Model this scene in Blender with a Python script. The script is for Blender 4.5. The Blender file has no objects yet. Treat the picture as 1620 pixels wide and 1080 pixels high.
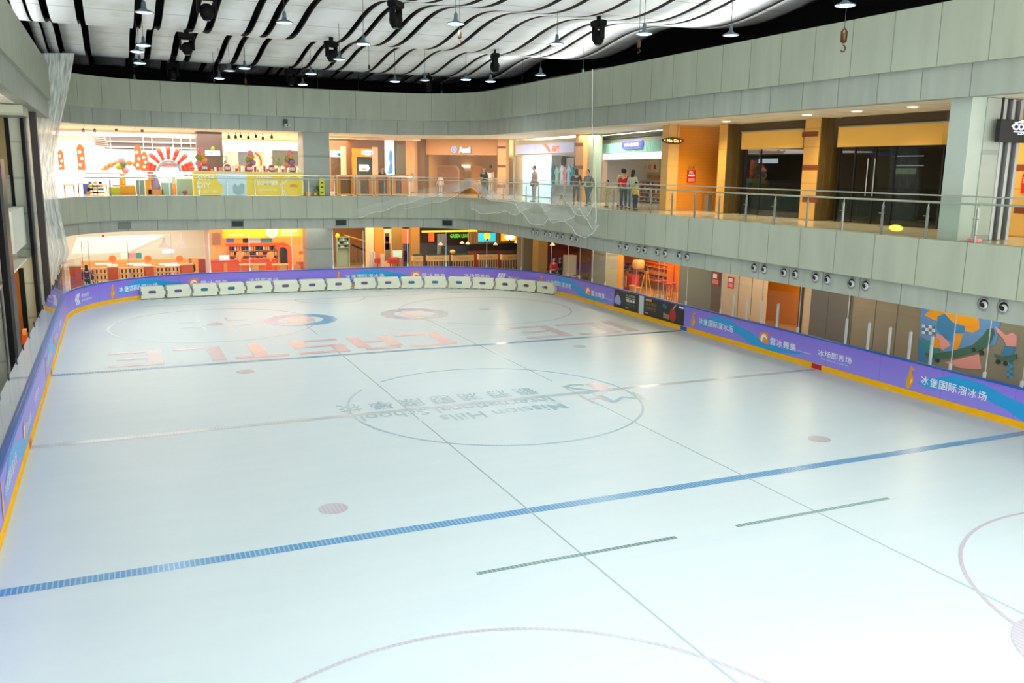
import bpy, bmesh, math, random
from mathutils import Vector, Matrix
import numpy as np
random.seed(7)
PI = math.pi
SC = bpy.context.scene
COL = SC.collection

# ------------------------------------------------------------------ camera
FOC, YAW, PITCH, ROLL, CH = 1392.14, 0.421455, 0.19185, 0.014884, 6.8
def _basis():
    cy, sy = math.cos(YAW), math.sin(YAW)
    F = Vector((sy*math.cos(PITCH), cy*math.cos(PITCH), -math.sin(PITCH)))
    R = Vector((cy, -sy, 0)); U = R.cross(F)
    c, s = math.cos(ROLL), math.sin(ROLL)
    return c*R+s*U, -s*R+c*U, F
CR, CU, CF = _basis()
CAM = Vector((0, 0, CH))
cam = bpy.data.cameras.new('camera')
co = bpy.data.objects.new('camera', cam); COL.objects.link(co)
cam.sensor_width = 36; cam.lens = FOC*36/1620
cam.clip_end = 400; cam.clip_start = .05
co.matrix_world = Matrix(((CR.x, CU.x, -CF.x, 0), (CR.y, CU.y, -CF.y, 0), (CR.z, CU.z, -CF.z, CH), (0, 0, 0, 1)))
SC.camera = co

# ------------------------------------------------------------------ world, exposure, main lights
SC.view_settings.view_transform = 'Standard'
SC.view_settings.look = 'None'
SC.view_settings.exposure = 0.50
SC.view_settings.gamma = 1.0
SC.view_settings.use_curve_mapping = False
SC.cycles.transparent_max_bounces = 40
w = bpy.data.worlds.new('world'); SC.world = w; w.use_nodes = True
w.node_tree.nodes['Background'].inputs[0].default_value = (0.97, 0.99, 1.0, 1)
w.node_tree.nodes['Background'].inputs[1].default_value = 4.5

def area(name, loc, sx, sy, power, color=(1, 1, 1), rot=(0, 0, 0)):
    l = bpy.data.lights.new(name, 'AREA'); l.shape = 'RECTANGLE'; l.size = sx; l.size_y = sy
    l.energy = power; l.color = color
    o = bpy.data.objects.new(name, l); o.location = loc; o.rotation_euler = rot; COL.objects.link(o)
    return o
# unseen area lights standing in for the ceiling lighting above the near half
HALL = (0.95, 1.0, 0.98)
for yy in (2, 13, 23):
    area('hall_light', (10.0, yy, 11.7), 12, 7, 90, HALL)

# added unseen uplights behind the bulkhead top to brighten the wavy ceiling
area('ceiling_fill', (19.45, 22, 11.05), 1.0, 46, 560, HALL, (0, math.radians(138), 0))
area('ceiling_fill', (-3.0, 20, 11.05), 1.0, 40, 300, HALL, (0, math.radians(-138), 0))

# ------------------------------------------------------------------ materials
MATS = {}
def srgb(c):
    if isinstance(c, str):
        c = tuple(int(c[i:i+2], 16)/255 for i in (0, 2, 4))
    return tuple((x/12.92 if x <= .04045 else ((x+.055)/1.055)**2.4) for x in c)
def mat(name, c, rough=.5, metal=0., emit=0., spec=.5, noise=0., nscale=3., ecol=None):
    if name in MATS: return MATS[name]
    m = bpy.data.materials.new(name); m.use_nodes = True
    nt = m.node_tree; b = nt.nodes['Principled BSDF']
    lin = srgb(c)
    b.inputs['Base Color'].default_value = (*lin, 1)
    b.inputs['Roughness'].default_value = rough
    b.inputs['Metallic'].default_value = metal
    b.inputs['Specular IOR Level'].default_value = spec
    if emit:
        b.inputs['Emission Color'].default_value = (*(srgb(ecol) if ecol else lin), 1)
        b.inputs['Emission Strength'].default_value = emit
    if noise:
        tc = nt.nodes.new('ShaderNodeTexCoord'); n = nt.nodes.new('ShaderNodeTexNoise')
        n.inputs['Scale'].default_value = nscale; n.inputs['Detail'].default_value = 4
        nt.links.new(tc.outputs['Object'], n.inputs['Vector'])
        mx = nt.nodes.new('ShaderNodeMix'); mx.data_type = 'RGBA'
        d = tuple(x*(1-noise) for x in lin); h = tuple(min(1, x*(1+noise*.5)) for x in lin)
        mx.inputs[6].default_value = (*d, 1); mx.inputs[7].default_value = (*h, 1)
        nt.links.new(n.outputs['Fac'], mx.inputs[0]); nt.links.new(mx.outputs[2], b.inputs['Base Color'])
    MATS[name] = m
    return m
def bc(m): return m.node_tree.nodes['Principled BSDF'].inputs['Base Color']
def node(nt, t, **k):
    n = nt.nodes.new(t)
    for a, v in k.items(): setattr(n, a, v)
    return n
def mixc(nt, fac, a, b, blend='MIX'):
    mx = node(nt, 'ShaderNodeMix', data_type='RGBA', blend_type=blend)
    for s, v in ((0, fac), (6, a), (7, b)):
        if hasattr(v, 'links') or isinstance(v, bpy.types.NodeSocket): nt.links.new(v, mx.inputs[s])
        elif s == 0: mx.inputs[0].default_value = v
        else: mx.inputs[s].default_value = (*v, 1) if len(v) == 3 else v
    return mx.outputs[2]
def math_(nt, op, a, b=None, c=None):
    n = node(nt, 'ShaderNodeMath', operation=op)
    for i, v in enumerate((a, b, c)):
        if v is None: continue
        if isinstance(v, bpy.types.NodeSocket): nt.links.new(v, n.inputs[i])
        else: n.inputs[i].default_value = v
    return n.outputs[0]

def glass_mat(name, tint=(.93, .98, .96), ior=1.45, veil=0.0):
    m = bpy.data.materials.new(name); m.use_nodes = True; nt = m.node_tree; nt.nodes.clear()
    out = node(nt, 'ShaderNodeOutputMaterial'); tr = node(nt, 'ShaderNodeBsdfTransparent'); gl = node(nt, 'ShaderNodeBsdfGlossy')
    tr.inputs[0].default_value = (*tint, 1); gl.inputs['Roughness'].default_value = .02
    f0 = ((ior-1)/(ior+1))**2
    ge = node(nt, 'ShaderNodeNewGeometry'); dt = node(nt, 'ShaderNodeVectorMath', operation='DOT_PRODUCT')
    nt.links.new(ge.outputs['Normal'], dt.inputs[0]); nt.links.new(ge.outputs['Incoming'], dt.inputs[1])
    c = math_(nt, 'ABSOLUTE', dt.outputs['Value']); g = math_(nt, 'POWER', math_(nt, 'SUBTRACT', 1.0, c), 5.0)
    fac = math_(nt, 'MULTIPLY_ADD', g, 1-f0, f0)
    mx = node(nt, 'ShaderNodeMixShader')
    nt.links.new(fac, mx.inputs[0]); nt.links.new(tr.outputs[0], mx.inputs[1]); nt.links.new(gl.outputs[0], mx.inputs[2])
    if veil:
        df = node(nt, 'ShaderNodeBsdfDiffuse'); df.inputs[0].default_value = (.7, .75, .72, 1)
        m2 = node(nt, 'ShaderNodeMixShader'); m2.inputs[0].default_value = veil
        nt.links.new(mx.outputs[0], m2.inputs[1]); nt.links.new(df.outputs[0], m2.inputs[2]); mx = m2
    nt.links.new(mx.outputs[0], out.inputs[0])
    MATS[name] = m; return m
GLASS = glass_mat('rink_glass', (.97, .985, .975), 1.22, .003)
LGLASS = glass_mat('left_glass', (.95, .975, .97), 1.6, .003)
RGLASS = glass_mat('balustrade_glass', (.95, .97, .95), 1.14)
SGLASS = glass_mat('shop_glass', (.55, .58, .56), 1.7)

def net_mat(name, alpha, scale=60):
    m = bpy.data.materials.new(name); m.use_nodes = True; nt = m.node_tree; nt.nodes.clear()
    out = node(nt, 'ShaderNodeOutputMaterial'); tr = node(nt, 'ShaderNodeBsdfTransparent')
    df = node(nt, 'ShaderNodeBsdfDiffuse'); df.inputs[0].default_value = (.86, .9, .87, 1)
    tl = node(nt, 'ShaderNodeBsdfTranslucent'); tl.inputs[0].default_value = (.86, .9, .87, 1)
    ad = node(nt, 'ShaderNodeMixShader'); ad.inputs[0].default_value = .4
    nt.links.new(df.outputs[0], ad.inputs[1]); nt.links.new(tl.outputs[0], ad.inputs[2])
    uv = node(nt, 'ShaderNodeUVMap'); mp = node(nt, 'ShaderNodeMapping'); mp.inputs['Scale'].default_value = (scale, 2.5, 1)
    n = node(nt, 'ShaderNodeTexNoise'); n.inputs['Scale'].default_value = 1.; n.inputs['Detail'].default_value = 3
    nt.links.new(uv.outputs[0], mp.inputs[0]); nt.links.new(mp.outputs[0], n.inputs['Vector'])
    f = math_(nt, 'MULTIPLY', n.outputs['Fac'], alpha*2.0)
    f = math_(nt, 'MINIMUM', f, 1.0)
    mx = node(nt, 'ShaderNodeMixShader')
    nt.links.new(f, mx.inputs[0]); nt.links.new(tr.outputs[0], mx.inputs[1]); nt.links.new(ad.outputs[0], mx.inputs[2])
    nt.links.new(mx.outputs[0], out.inputs[0]); MATS[name] = m; return m

# ------------------------------------------------------------------ projecting helpers (pixel -> point on a real plane)
def ray(u, v): return CF*FOC + CR*(u-810) - CU*(v-540)
def Pz(u, v, z):
    d = ray(u, v); t = (z-CH)/d.z; return CAM+d*t
class Frame:
    """vertical plane through A, local x runs from A to B, local y away from the rink"""
    def __init__(s, A, B):
        s.A = Vector((A[0], A[1], 0)); d = Vector((B[0]-A[0], B[1]-A[1], 0)); s.L = d.length
        s.d = d.normalized(); s.n = Vector((-s.d.y, s.d.x, 0)); s.rz = math.atan2(s.d.y, s.d.x)
    def at(s, u, v, dep=0.):
        r = ray(u, v); t = ((s.A+s.n*dep-CAM).dot(s.n))/r.dot(s.n); p = CAM+r*t
        return (p-s.A).dot(s.d), p.z
    def rect(s, u0, v0, u1, v1, dep=0.):
        vm, um = (v0+v1)/2, (u0+u1)/2
        return s.at(u0, vm, dep)[0], s.at(u1, vm, dep)[0], s.at(um, v1, dep)[1], s.at(um, v0, dep)[1]
    def w(s, x, y, z): return s.A+s.d*x+s.n*y+Vector((0, 0, z))
class Ident:
    rz = 0.
    def w(s, x, y, z): return Vector((x, y, z))
ID = Ident()
class Path:
    """plan polyline with arc length"""
    def __init__(s, pts):
        s.p = [Vector((x, y, 0)) for x, y in pts]; s.s = [0.]
        for a, b in zip(s.p, s.p[1:]): s.s.append(s.s[-1]+(b-a).length)
        s.L = s.s[-1]; s.rz = 0.
        s.vn = []
        for i in range(len(s.p)):
            t = Vector((0, 0, 0))
            if i > 0: t += (s.p[i]-s.p[i-1]).normalized()
            if i < len(s.p)-1: t += (s.p[i+1]-s.p[i]).normalized()
            t.normalize(); s.vn.append(Vector((-t.y, t.x, 0)))
    def seg(s, x):
        lo, hi = 0, len(s.s)-2
        while lo < hi:
            m = (lo+hi+1)//2
            if s.s[m] <= x: lo = m
            else: hi = m-1
        return lo
    def w(s, x, y, z):
        i = s.seg(x); f = (x-s.s[i])/(s.s[i+1]-s.s[i])
        f2 = min(1, max(0, f))
        n = (s.vn[i]*(1-f2)+s.vn[i+1]*f2).normalized()
        return s.p[i]+(s.p[i+1]-s.p[i])*f+n*y+Vector((0, 0, z))
    def ang(s, x):
        i = s.seg(x); d = s.p[i+1]-s.p[i]; return math.atan2(d.y, d.x)
    def near(s, X, Y):
        best = (1e9, 0); q = Vector((X, Y, 0))
        for i in range(len(s.p)-1):
            d = s.p[i+1]-s.p[i]; t = max(0, min(1, (q-s.p[i]).dot(d)/d.length_squared))
            e = (s.p[i]+d*t-q).length
            if e < best[0]: best = (e, s.s[i]+t*d.length)
        return best[1]
def rounded(x0, x1, yf, rl, rr, ya, yb, n=18):
    pts = [(x0, ya)]
    k = 24
    y1 = yf-rl
    for i in range(1, k+1): pts.append((x0, ya+(y1-ya)*i/k))
    for i in range(1, n+1):
        a = PI-PI/2*i/n; pts.append((x0+rl+rl*math.cos(a), yf-rl+rl*math.sin(a)))
    for i in range(1, 9): pts.append((x0+rl+(x1-rr-x0-rl)*i/8, yf))
    for i in range(1, n+1):
        a = PI/2-PI/2*i/n; pts.append((x1-rr+rr*math.cos(a), yf-rr+rr*math.sin(a)))
    for i in range(1, k+1): pts.append((x1, yf-rr+(yb-(yf-rr))*i/k))
    return Path(pts)

# ------------------------------------------------------------------ mesh builder (world coordinates through a frame)
class MB:
    def __init__(s, F=ID): s.F = F; s.v = []; s.f = []; s.uv = None
    def pt(s, x, y, z): s.v.append(s.F.w(x, y, z)); return len(s.v)-1
    def raw(s, p): s.v.append(Vector(p)); return len(s.v)-1
    def quad(s, a, b, c, d):
        i = [s.pt(*q) for q in (a, b, c, d)]; s.f.append(tuple(i)); return s
    def poly(s, pts): s.f.append(tuple(s.pt(*q) for q in pts)); return s
    def box(s, x0, x1, y0, y1, z0, z1, nx=1):
        x0, x1 = min(x0, x1), max(x0, x1); y0, y1 = min(y0, y1), max(y0, y1); z0, z1 = min(z0, z1), max(z0, z1)
        rows = []
        for k in range(nx+1):
            x = x0+(x1-x0)*k/nx
            rows.append([s.pt(x, y0, z0), s.pt(x, y1, z0), s.pt(x, y1, z1), s.pt(x, y0, z1)])
        for a, b in zip(rows, rows[1:]):
            for j in range(4): s.f.append((a[j], b[j], b[(j+1) % 4], a[(j+1) % 4]))
        s.f.append(tuple(rows[0])); s.f.append(tuple(reversed(rows[-1]))); return s
    def bbox(s, x0, x1, y0, y1, z0, z1, b=.02):
        """box with chamfered vertical and horizontal edges"""
        x0, x1 = min(x0, x1), max(x0, x1); y0, y1 = min(y0, y1), max(y0, y1); z0, z1 = min(z0, z1), max(z0, z1)
        def ring(z, i): return [s.pt(*q, z) for q in ((x0+i+b, y0+i), (x1-i-b, y0+i), (x1-i, y0+i+b), (x1-i, y1-i-b), (x1-i-b, y1-i), (x0+i+b, y1-i), (x0+i, y1-i-b), (x0+i, y0+i+b))]
        R = [ring(z0, b), ring(z0+b, 0), ring(z1-b, 0), ring(z1, b)]
        for a, c in zip(R, R[1:]):
            for j in range(8): s.f.append((a[j], a[(j+1) % 8], c[(j+1) % 8], c[j]))
        s.f.append(tuple(reversed(R[0]))); s.f.append(tuple(R[-1])); return s
    def prism(s, pts, y0, y1):
        """polygon in local x,z extruded along y"""
        n = len(pts); a = [s.pt(x, y0, z) for x, z in pts]; b = [s.pt(x, y1, z) for x, z in pts]
        s.f.append(tuple(a)); s.f.append(tuple(reversed(b)))
        for i in range(n): s.f.append((a[i], b[i], b[(i+1) % n], a[(i+1) % n]))
        return s
    def vprism(s, pts, z0, z1):
        n = len(pts); a = [s.pt(x, y, z0) for x, y in pts]; b = [s.pt(x, y, z1) for x, y in pts]
        s.f.append(tuple(reversed(a))); s.f.append(tuple(b))
        for i in range(n): s.f.append((a[i], a[(i+1) % n], b[(i+1) % n], b[i]))
        return s
    def lathe(s, c, prof, n=16, axis='z', caps=True):
        """prof: list of (radius, height)"""
        rings = []
        for r, h in prof:
            ring = []
            for k in range(n):
                a = 2*PI*k/n; p, q = r*math.cos(a), r*math.sin(a)
                if axis == 'z': ring.append(s.pt(c[0]+p, c[1]+q, c[2]+h))
                elif axis == 'y': ring.append(s.pt(c[0]+p, c[1]+h, c[2]+q))
                else: ring.append(s.pt(c[0]+h, c[1]+p, c[2]+q))
            rings.append(ring)
        for a, b in zip(rings, rings[1:]):
            for k in range(n): s.f.append((a[k], a[(k+1) % n], b[(k+1) % n], b[k]))
        if caps:
            if prof[0][0] > 1e-4: s.f.append(tuple(reversed(rings[0])))
            if prof[-1][0] > 1e-4: s.f.append(tuple(rings[-1]))
        return s
    def ball(s, c, r, n=12, m=7, sc=(1, 1, 1)):
        rings = []
        top = s.pt(c[0], c[1], c[2]+r*sc[2]); bot = s.pt(c[0], c[1], c[2]-r*sc[2])
        for j in range(1, m):
            t = PI*j/m
            rings.append([s.pt(c[0]+r*sc[0]*math.sin(t)*math.cos(2*PI*k/n), c[1]+r*sc[1]*math.sin(t)*math.sin(2*PI*k/n), c[2]+r*sc[2]*math.cos(t)) for k in range(n)])
        for k in range(n):
            s.f.append((top, rings[0][k], rings[0][(k+1) % n])); s.f.append((bot, rings[-1][(k+1) % n], rings[-1][k]))
        for a, b in zip(rings, rings[1:]):
            for k in range(n): s.f.append((a[k], b[k], b[(k+1) % n], a[(k+1) % n]))
        return s
    def tube(s, pts, r, n=8, closed=False):
        W = [s.F.w(*p) for p in pts]; rings = []
        m = len(W)
        for i in range(m):
            if closed: t = W[(i+1) % m]-W[i-1]
            else: t = W[min(i+1, m-1)]-W[max(i-1, 0)]
            t.normalize(); up = Vector((0, 0, 1)) if abs(t.z) < .9 else Vector((1, 0, 0))
            a = t.cross(up).normalized(); b = t.cross(a)
            rr = r[i] if isinstance(r, (list, tuple)) else r
            ring = []
            for k in range(n):
                q = W[i]+a*rr*math.cos(2*PI*k/n)+b*rr*math.sin(2*PI*k/n); s.v.append(q); ring.append(len(s.v)-1)
            rings.append(ring)
        pr = list(zip(rings, rings[1:]))
        if closed: pr.append((rings[-1], rings[0]))
        for a, b in pr:
            for k in range(n): s.f.append((a[k], a[(k+1) % n], b[(k+1) % n], b[k]))
        if not closed: s.f.append(tuple(reversed(rings[0]))); s.f.append(tuple(rings[-1]))
        return s
    def mesh2d(s, vs, fs, y):
        k = len(s.v)
        for x, z in vs: s.pt(x, y, z)
        for f in fs: s.f.append(tuple(i+k for i in f))
        return s
    def build(s, name, m, parent=None, smooth=False, origin=None):
        me = bpy.data.meshes.new(name)
        if parent is not None:
            inv = pmat(parent).inverted(); vs = [inv@v for v in s.v]; loc = None
        else:
            if origin is None:
                xs = [v.x for v in s.v]; ys = [v.y for v in s.v]; zs = [v.z for v in s.v]
                origin = Vector(((min(xs)+max(xs))/2, (min(ys)+max(ys))/2, min(zs)))
            loc = Vector(origin); vs = [v-loc for v in s.v]
        me.from_pydata([tuple(v) for v in vs], [], s.f)
        if s.uv is not None:
            l = me.uv_layers.new(name='UVMap')
            for i, lp in enumerate(me.loops): l.data[i].uv = s.uv[lp.vertex_index]
        ms = m if isinstance(m, (list, tuple)) else [m]
        for x in ms: me.materials.append(x)
        bm = bmesh.new(); bm.from_mesh(me); bmesh.ops.recalc_face_normals(bm, faces=bm.faces); bm.to_mesh(me); bm.free()
        if smooth:
            for p in me.polygons: p.use_smooth = True
        me.update()
        o = bpy.data.objects.new(name, me); COL.objects.link(o)
        if parent is not None: o.parent = parent
        else: o.location = loc
        return o
WM = {}
def pmat(o):
    if o.parent is not None: return pmat(o.parent)@(Matrix.Translation(o.location)@o.rotation_euler.to_matrix().to_4x4())
    return Matrix.Translation(o.location)@o.rotation_euler.to_matrix().to_4x4()
def thing(name, label, cat, loc, rz=0., group=None):
    o = bpy.data.objects.new(name, None); COL.objects.link(o); o.empty_display_size = .1
    o.location = loc; o.rotation_euler = (0, 0, rz); o['label'] = label; o['category'] = cat
    if group: o['group'] = group
    return o
def tag(o, label, cat, group=None, kind=None):
    o['label'] = label; o['category'] = cat
    if group: o['group'] = group
    if kind: o['kind'] = kind
    return o
def struct(o, label=None):
    o['kind'] = 'structure'
    if label: o['label'] = label
    return o
def dup(root, loc, rz=None, label=None, group=None, scale=None):
    def cp(o, par):
        c = o.copy(); COL.objects.link(c); c.parent = par
        for ch in [x for x in KIDS.get(o.name, [])]: cp(ch, c)
        return c
    if root.name not in KIDS: refresh_kids(root)
    c = cp(root, None); c.location = loc
    if rz is not None: c.rotation_euler = (0, 0, rz)
    if label: c['label'] = label
    if group: c['group'] = group
    if scale: c.scale = scale if isinstance(scale, tuple) else (scale,)*3
    return c
KIDS = {}
def refresh_kids(root):
    def rec(o):
        k = list(o.children); KIDS[o.name] = k
        for c in k: rec(c)
    rec(root)
ORD = 'first second third fourth fifth sixth seventh eighth ninth tenth eleventh twelfth thirteenth fourteenth fifteenth sixteenth seventeenth eighteenth nineteenth twentieth twenty-first twenty-second twenty-third twenty-fourth twenty-fifth twenty-sixth twenty-seventh twenty-eighth twenty-ninth thirtieth thirty-first thirty-second thirty-third thirty-fourth thirty-fifth thirty-sixth thirty-seventh thirty-eighth thirty-ninth fortieth'.split()

# text -> 2d mesh fitted in a box (x0,x1,z0,z1)
def text2d(s, x0, x1, z0, z1, keep=False, res=2, bold=0.):
    cu = bpy.data.curves.new('t', 'FONT'); cu.body = s; cu.resolution_u = res; cu.offset = bold
    o = bpy.data.objects.new('t', cu); COL.objects.link(o)
    dg = bpy.context.evaluated_depsgraph_get()
    me = bpy.data.meshes.new_from_object(o.evaluated_get(dg))
    vs = [(v.co.x, v.co.y) for v in me.vertices]; fs = [tuple(p.vertices) for p in me.polygons]
    bpy.data.objects.remove(o); bpy.data.curves.remove(cu); bpy.data.meshes.remove(me)
    if not vs: return [], []
    a0, a1 = min(v[0] for v in vs), max(v[0] for v in vs); b0, b1 = min(v[1] for v in vs), max(v[1] for v in vs)
    sx = (x1-x0)/max(a1-a0, 1e-6); sz = (z1-z0)/max(b1-b0, 1e-6)
    if keep: sx = sz = min(sx, sz)
    return [(x0+(x-a0)*sx, z0+(y-b0)*sz) for x, y in vs], fs
def text_obj(F, s, x0, x1, z0, z1, y, m, parent, name='lettering', bold=0.):
    vs, fs = text2d(s, x0, x1, z0, z1, bold=bold)
    mb = MB(F); mb.mesh2d(vs, fs, y); return mb.build(name, m, parent)

# ================================================================== THE SETTING
# ------------------------------------------------------------------ ice
def ice_mat():
    m = mat('ice', (.90, .955, .955), .22, spec=.4); nt = m.node_tree; b = nt.nodes['Principled BSDF']
    tc = node(nt, 'ShaderNodeTexCoord'); mp = node(nt, 'ShaderNodeMapping'); mp.inputs['Scale'].default_value = (.22, 1.4, 1)
    n = node(nt, 'ShaderNodeTexNoise'); n.inputs['Scale'].default_value = 1.2; n.inputs['Detail'].default_value = 5
    nt.links.new(tc.outputs['Object'], mp.inputs[0]); nt.links.new(mp.outputs[0], n.inputs['Vector'])
    nt.links.new(mixc(nt, n.outputs['Fac'], srgb((.775, .845, .87)), srgb((.82, .875, .89))), b.inputs['Base Color'])
    # fine scratches left by skates
    mp2 = node(nt, 'ShaderNodeMapping'); mp2.inputs['Scale'].default_value = (1.2, 30, 1); mp2.inputs['Rotation'].default_value = (0, 0, .15)
    n2 = node(nt, 'ShaderNodeTexNoise'); n2.inputs['Scale'].default_value = 1.; n2.inputs['Detail'].default_value = 6
    nt.links.new(tc.outputs['Object'], mp2.inputs[0]); nt.links.new(mp2.outputs[0], n2.inputs['Vector'])
    bp = node(nt, 'ShaderNodeBump'); bp.inputs['Strength'].default_value = .05; bp.inputs['Distance'].default_value = .02
    nt.links.new(n2.outputs['Fac'], bp.inputs['Height']); nt.links.new(bp.outputs[0], b.inputs['Normal'])
    r = math_(nt, 'MULTIPLY_ADD', n2.outputs['Fac'], .4, .18); nt.links.new(r, b.inputs['Roughness'])
    return m
ICE = ice_mat()
def paint(name, c, amt=.75, stripes='x', per=.085):
    """paint under the ice, broken up by the cooling pipes"""
    m = mat(name, c, .22); nt = m.node_tree; b = nt.nodes['Principled BSDF']
    tc = node(nt, 'ShaderNodeTexCoord'); sp = node(nt, 'ShaderNodeSeparateXYZ'); nt.links.new(tc.outputs['Object'], sp.inputs[0])
    f = math_(nt, 'FRACT', math_(nt, 'DIVIDE', sp.outputs['X' if stripes == 'x' else 'Y'], per))
    st = math_(nt, 'GREATER_THAN', f, .3)
    n = node(nt, 'ShaderNodeTexNoise'); n.inputs['Scale'].default_value = .35; nt.links.new(tc.outputs['Object'], n.inputs['Vector'])
    k = math_(nt, 'MULTIPLY', math_(nt, 'MULTIPLY_ADD', st, .45, .55), amt)
    k = math_(nt, 'MULTIPLY', k, math_(nt, 'MULTIPLY_ADD', n.outputs['Fac'], .9, .55)); k = math_(nt, 'MINIMUM', k, 1.)
    nt.links.new(mixc(nt, k, srgb((.797, .86, .88)), srgb(c)), b.inputs['Base Color'])
    return m
P_BLUE = paint('paint_blue', (.30, .58, .78), .95)
P_FBLUE = paint('paint_far_blue', (.34, .56, .72), .95)
P_GREY = paint('paint_grey', (.66, .68, .69), 0.62)
P_TEAL = paint('paint_teal', (.50, .64, .66), 0.75)
P_GREEN = paint('paint_green', (.34, .50, .48), 0.8)
P_RING = paint('paint_ring', (.52, .68, .79), 0.75)
P_RED = paint('paint_red', (.90, .56, .58), 0.62)
P_LRED = paint('paint_light_red', (.91, .72, .74), 0.55)
P_MAUVE = paint('paint_mauve', (.72, .63, .70), 0.7)
P_FAINT = paint('paint_faint', (.72, .77, .80), 0.6)
P_LOGO = paint('paint_logo', (.50, .68, .75), 0.62)

RB = rounded(-2.3, 22.5, 50.1, 7.0, 8.0, -3.0, -3.0)          # inner face of the boards
fl = MB()
pts = [(p.x, p.y) for p in RB.p]
top = [fl.pt(x, y, 0) for x, y in pts]; fl.f.append(tuple(top))
floor_ice = struct(fl.build('floor', ICE, origin=(0, 0, 0)), 'pale wet ice of the rink with painted lines')
def on_ice(name, m, build):
    mb = MB(); build(mb); EZN[0] += 1
    for v in mb.v: v.z += EZN[0]*.0001
    return mb.build(name, m, floor_ice)
EZ = .003
EZN = [0]
def strip(mb, x0, x1, y0, y1, n=1):
    for k in range(n):
        a, b = x0+(x1-x0)*k/n, x0+(x1-x0)*(k+1)/n
        mb.quad((a, y0, EZ), (b, y0, EZ), (b, y1, EZ), (a, y1, EZ))
def ring(mb, cx, cy, r0, r1, a0=0., a1=2*PI, n=72, z=EZ):
    for k in range(n):
        a, b = a0+(a1-a0)*k/n, a0+(a1-a0)*(k+1)/n
        if r0 > 0: mb.quad((cx+r0*math.cos(a), cy+r0*math.sin(a), z), (cx+r1*math.cos(a), cy+r1*math.sin(a), z), (cx+r1*math.cos(b), cy+r1*math.sin(b), z), (cx+r0*math.cos(b), cy+r0*math.sin(b), z))
        else: mb.poly([(cx, cy, z), (cx+r1*math.cos(a), cy+r1*math.sin(a), z), (cx+r1*math.cos(b), cy+r1*math.sin(b), z)])
on_ice('blue_line', P_BLUE, lambda mb: strip(mb, -2.25, 22.4, 15.17, 15.45))
on_ice('blue_line', P_FBLUE, lambda mb: strip(mb, -2.25, 22.4, 31.57, 31.83))
on_ice('centre_line', P_GREY, lambda mb: strip(mb, -2.25, 22.4, 23.42, 23.66))
on_ice('sheet_line', P_TEAL, lambda mb: (strip(mb, 7.285, 7.325, -2, 22.3), strip(mb, 7.285, 7.325, 22.5, 33.1), strip(mb, 7.285, 7.325, 36, 38.3)))
on_ice('sheet_line', P_TEAL, lambda mb: (strip(mb, 12.745, 12.785, -2, 24.5), strip(mb, 12.745, 12.785, 25.2, 38.1)))
on_ice('hog_line', P_GREEN, lambda mb: strip(mb, 5.25, 9.33, 13.0, 13.11))
on_ice('hog_line', P_GREEN, lambda mb: strip(mb, 10.74, 14.78, 13.0, 13.11))
def gapring(mb):
    ring(mb, 10.06, 23.55, 4.33, 4.41, PI*.78, PI*2+PI*.70, 90)
on_ice('centre_circle', P_RING, gapring)
for cx, cy, m_ in ((3.65, 7.1, P_MAUVE), (16.45, 7.1, P_MAUVE), (3.65, 40., P_FAINT), (16.45, 40., P_FAINT)):
    on_ice('faceoff_circle', m_, lambda mb: ring(mb, cx, cy, 4.24, 4.31))
for cx, cy, r, m_ in ((3.65, 30.1, .30, P_MAUVE), (16.43, 30.1, .28, P_FAINT), (3.65, 16.9, .30, P_MAUVE), (16.48, 16.95, .29, P_MAUVE), (3.65, 40, .36, P_MAUVE), (16.45, 40, .3, P_FAINT)):
    on_ice('faceoff_spot', m_, lambda mb: ring(mb, cx, cy, 0, r, n=24))
for cx, mo, mi in ((7.36, P_BLUE, P_RED), (12.76, P_FBLUE, P_LRED)):
    on_ice('curling_ring', mo, lambda mb: ring(mb, cx, 39.9, 1.0, 1.62))
    on_ice('curling_centre', mi, lambda mb: ring(mb, cx, 39.9, .22, .62))
    on_ice('curling_button', P_FAINT, lambda mb: ring(mb, cx, 39.9, 0, .18, n=24))
for cx in (7.36, 12.82):
    on_ice('curling_ring', P_MAUVE, lambda mb: ring(mb, cx, 7.0, .0, 1.36))
on_ice('goal_crease', P_FAINT, lambda mb: (ring(mb, 10.06, 46.2, 1.8, 1.85, PI, 2*PI, 30), strip(mb, 1, 19, 46.18, 46.24)))
on_ice('faceoff_marks', P_FAINT, lambda mb: [strip(mb, a, a+.9, b, b+.08) for a in (2.2, 4.2) for b in (39.3, 40.6)]+[strip(mb, a, a+.08, b, b+.9) for a in (3.05, 4.2) for b in (38.3, 40.8)])
def ice_text(name, s, xr, xl, y_near, y_far, m, bold=0., z=EZ):
    """lettering read from the far side: first letter at xr, running to xl; tops towards the camera"""
    vs, fs = text2d(s, 0, 1, 0, 1, bold=bold)
    mb = MB(); k = 0
    EZN[0] += 1
    for k, f in enumerate(fs):
        mb.f.append(tuple(mb.pt(xr+(xl-xr)*vs[i][0], y_far+(y_near-y_far)*vs[i][1], z+EZN[0]*.0001+k*4e-6) for i in f))
    return mb.build(name, m, floor_ice)
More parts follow.
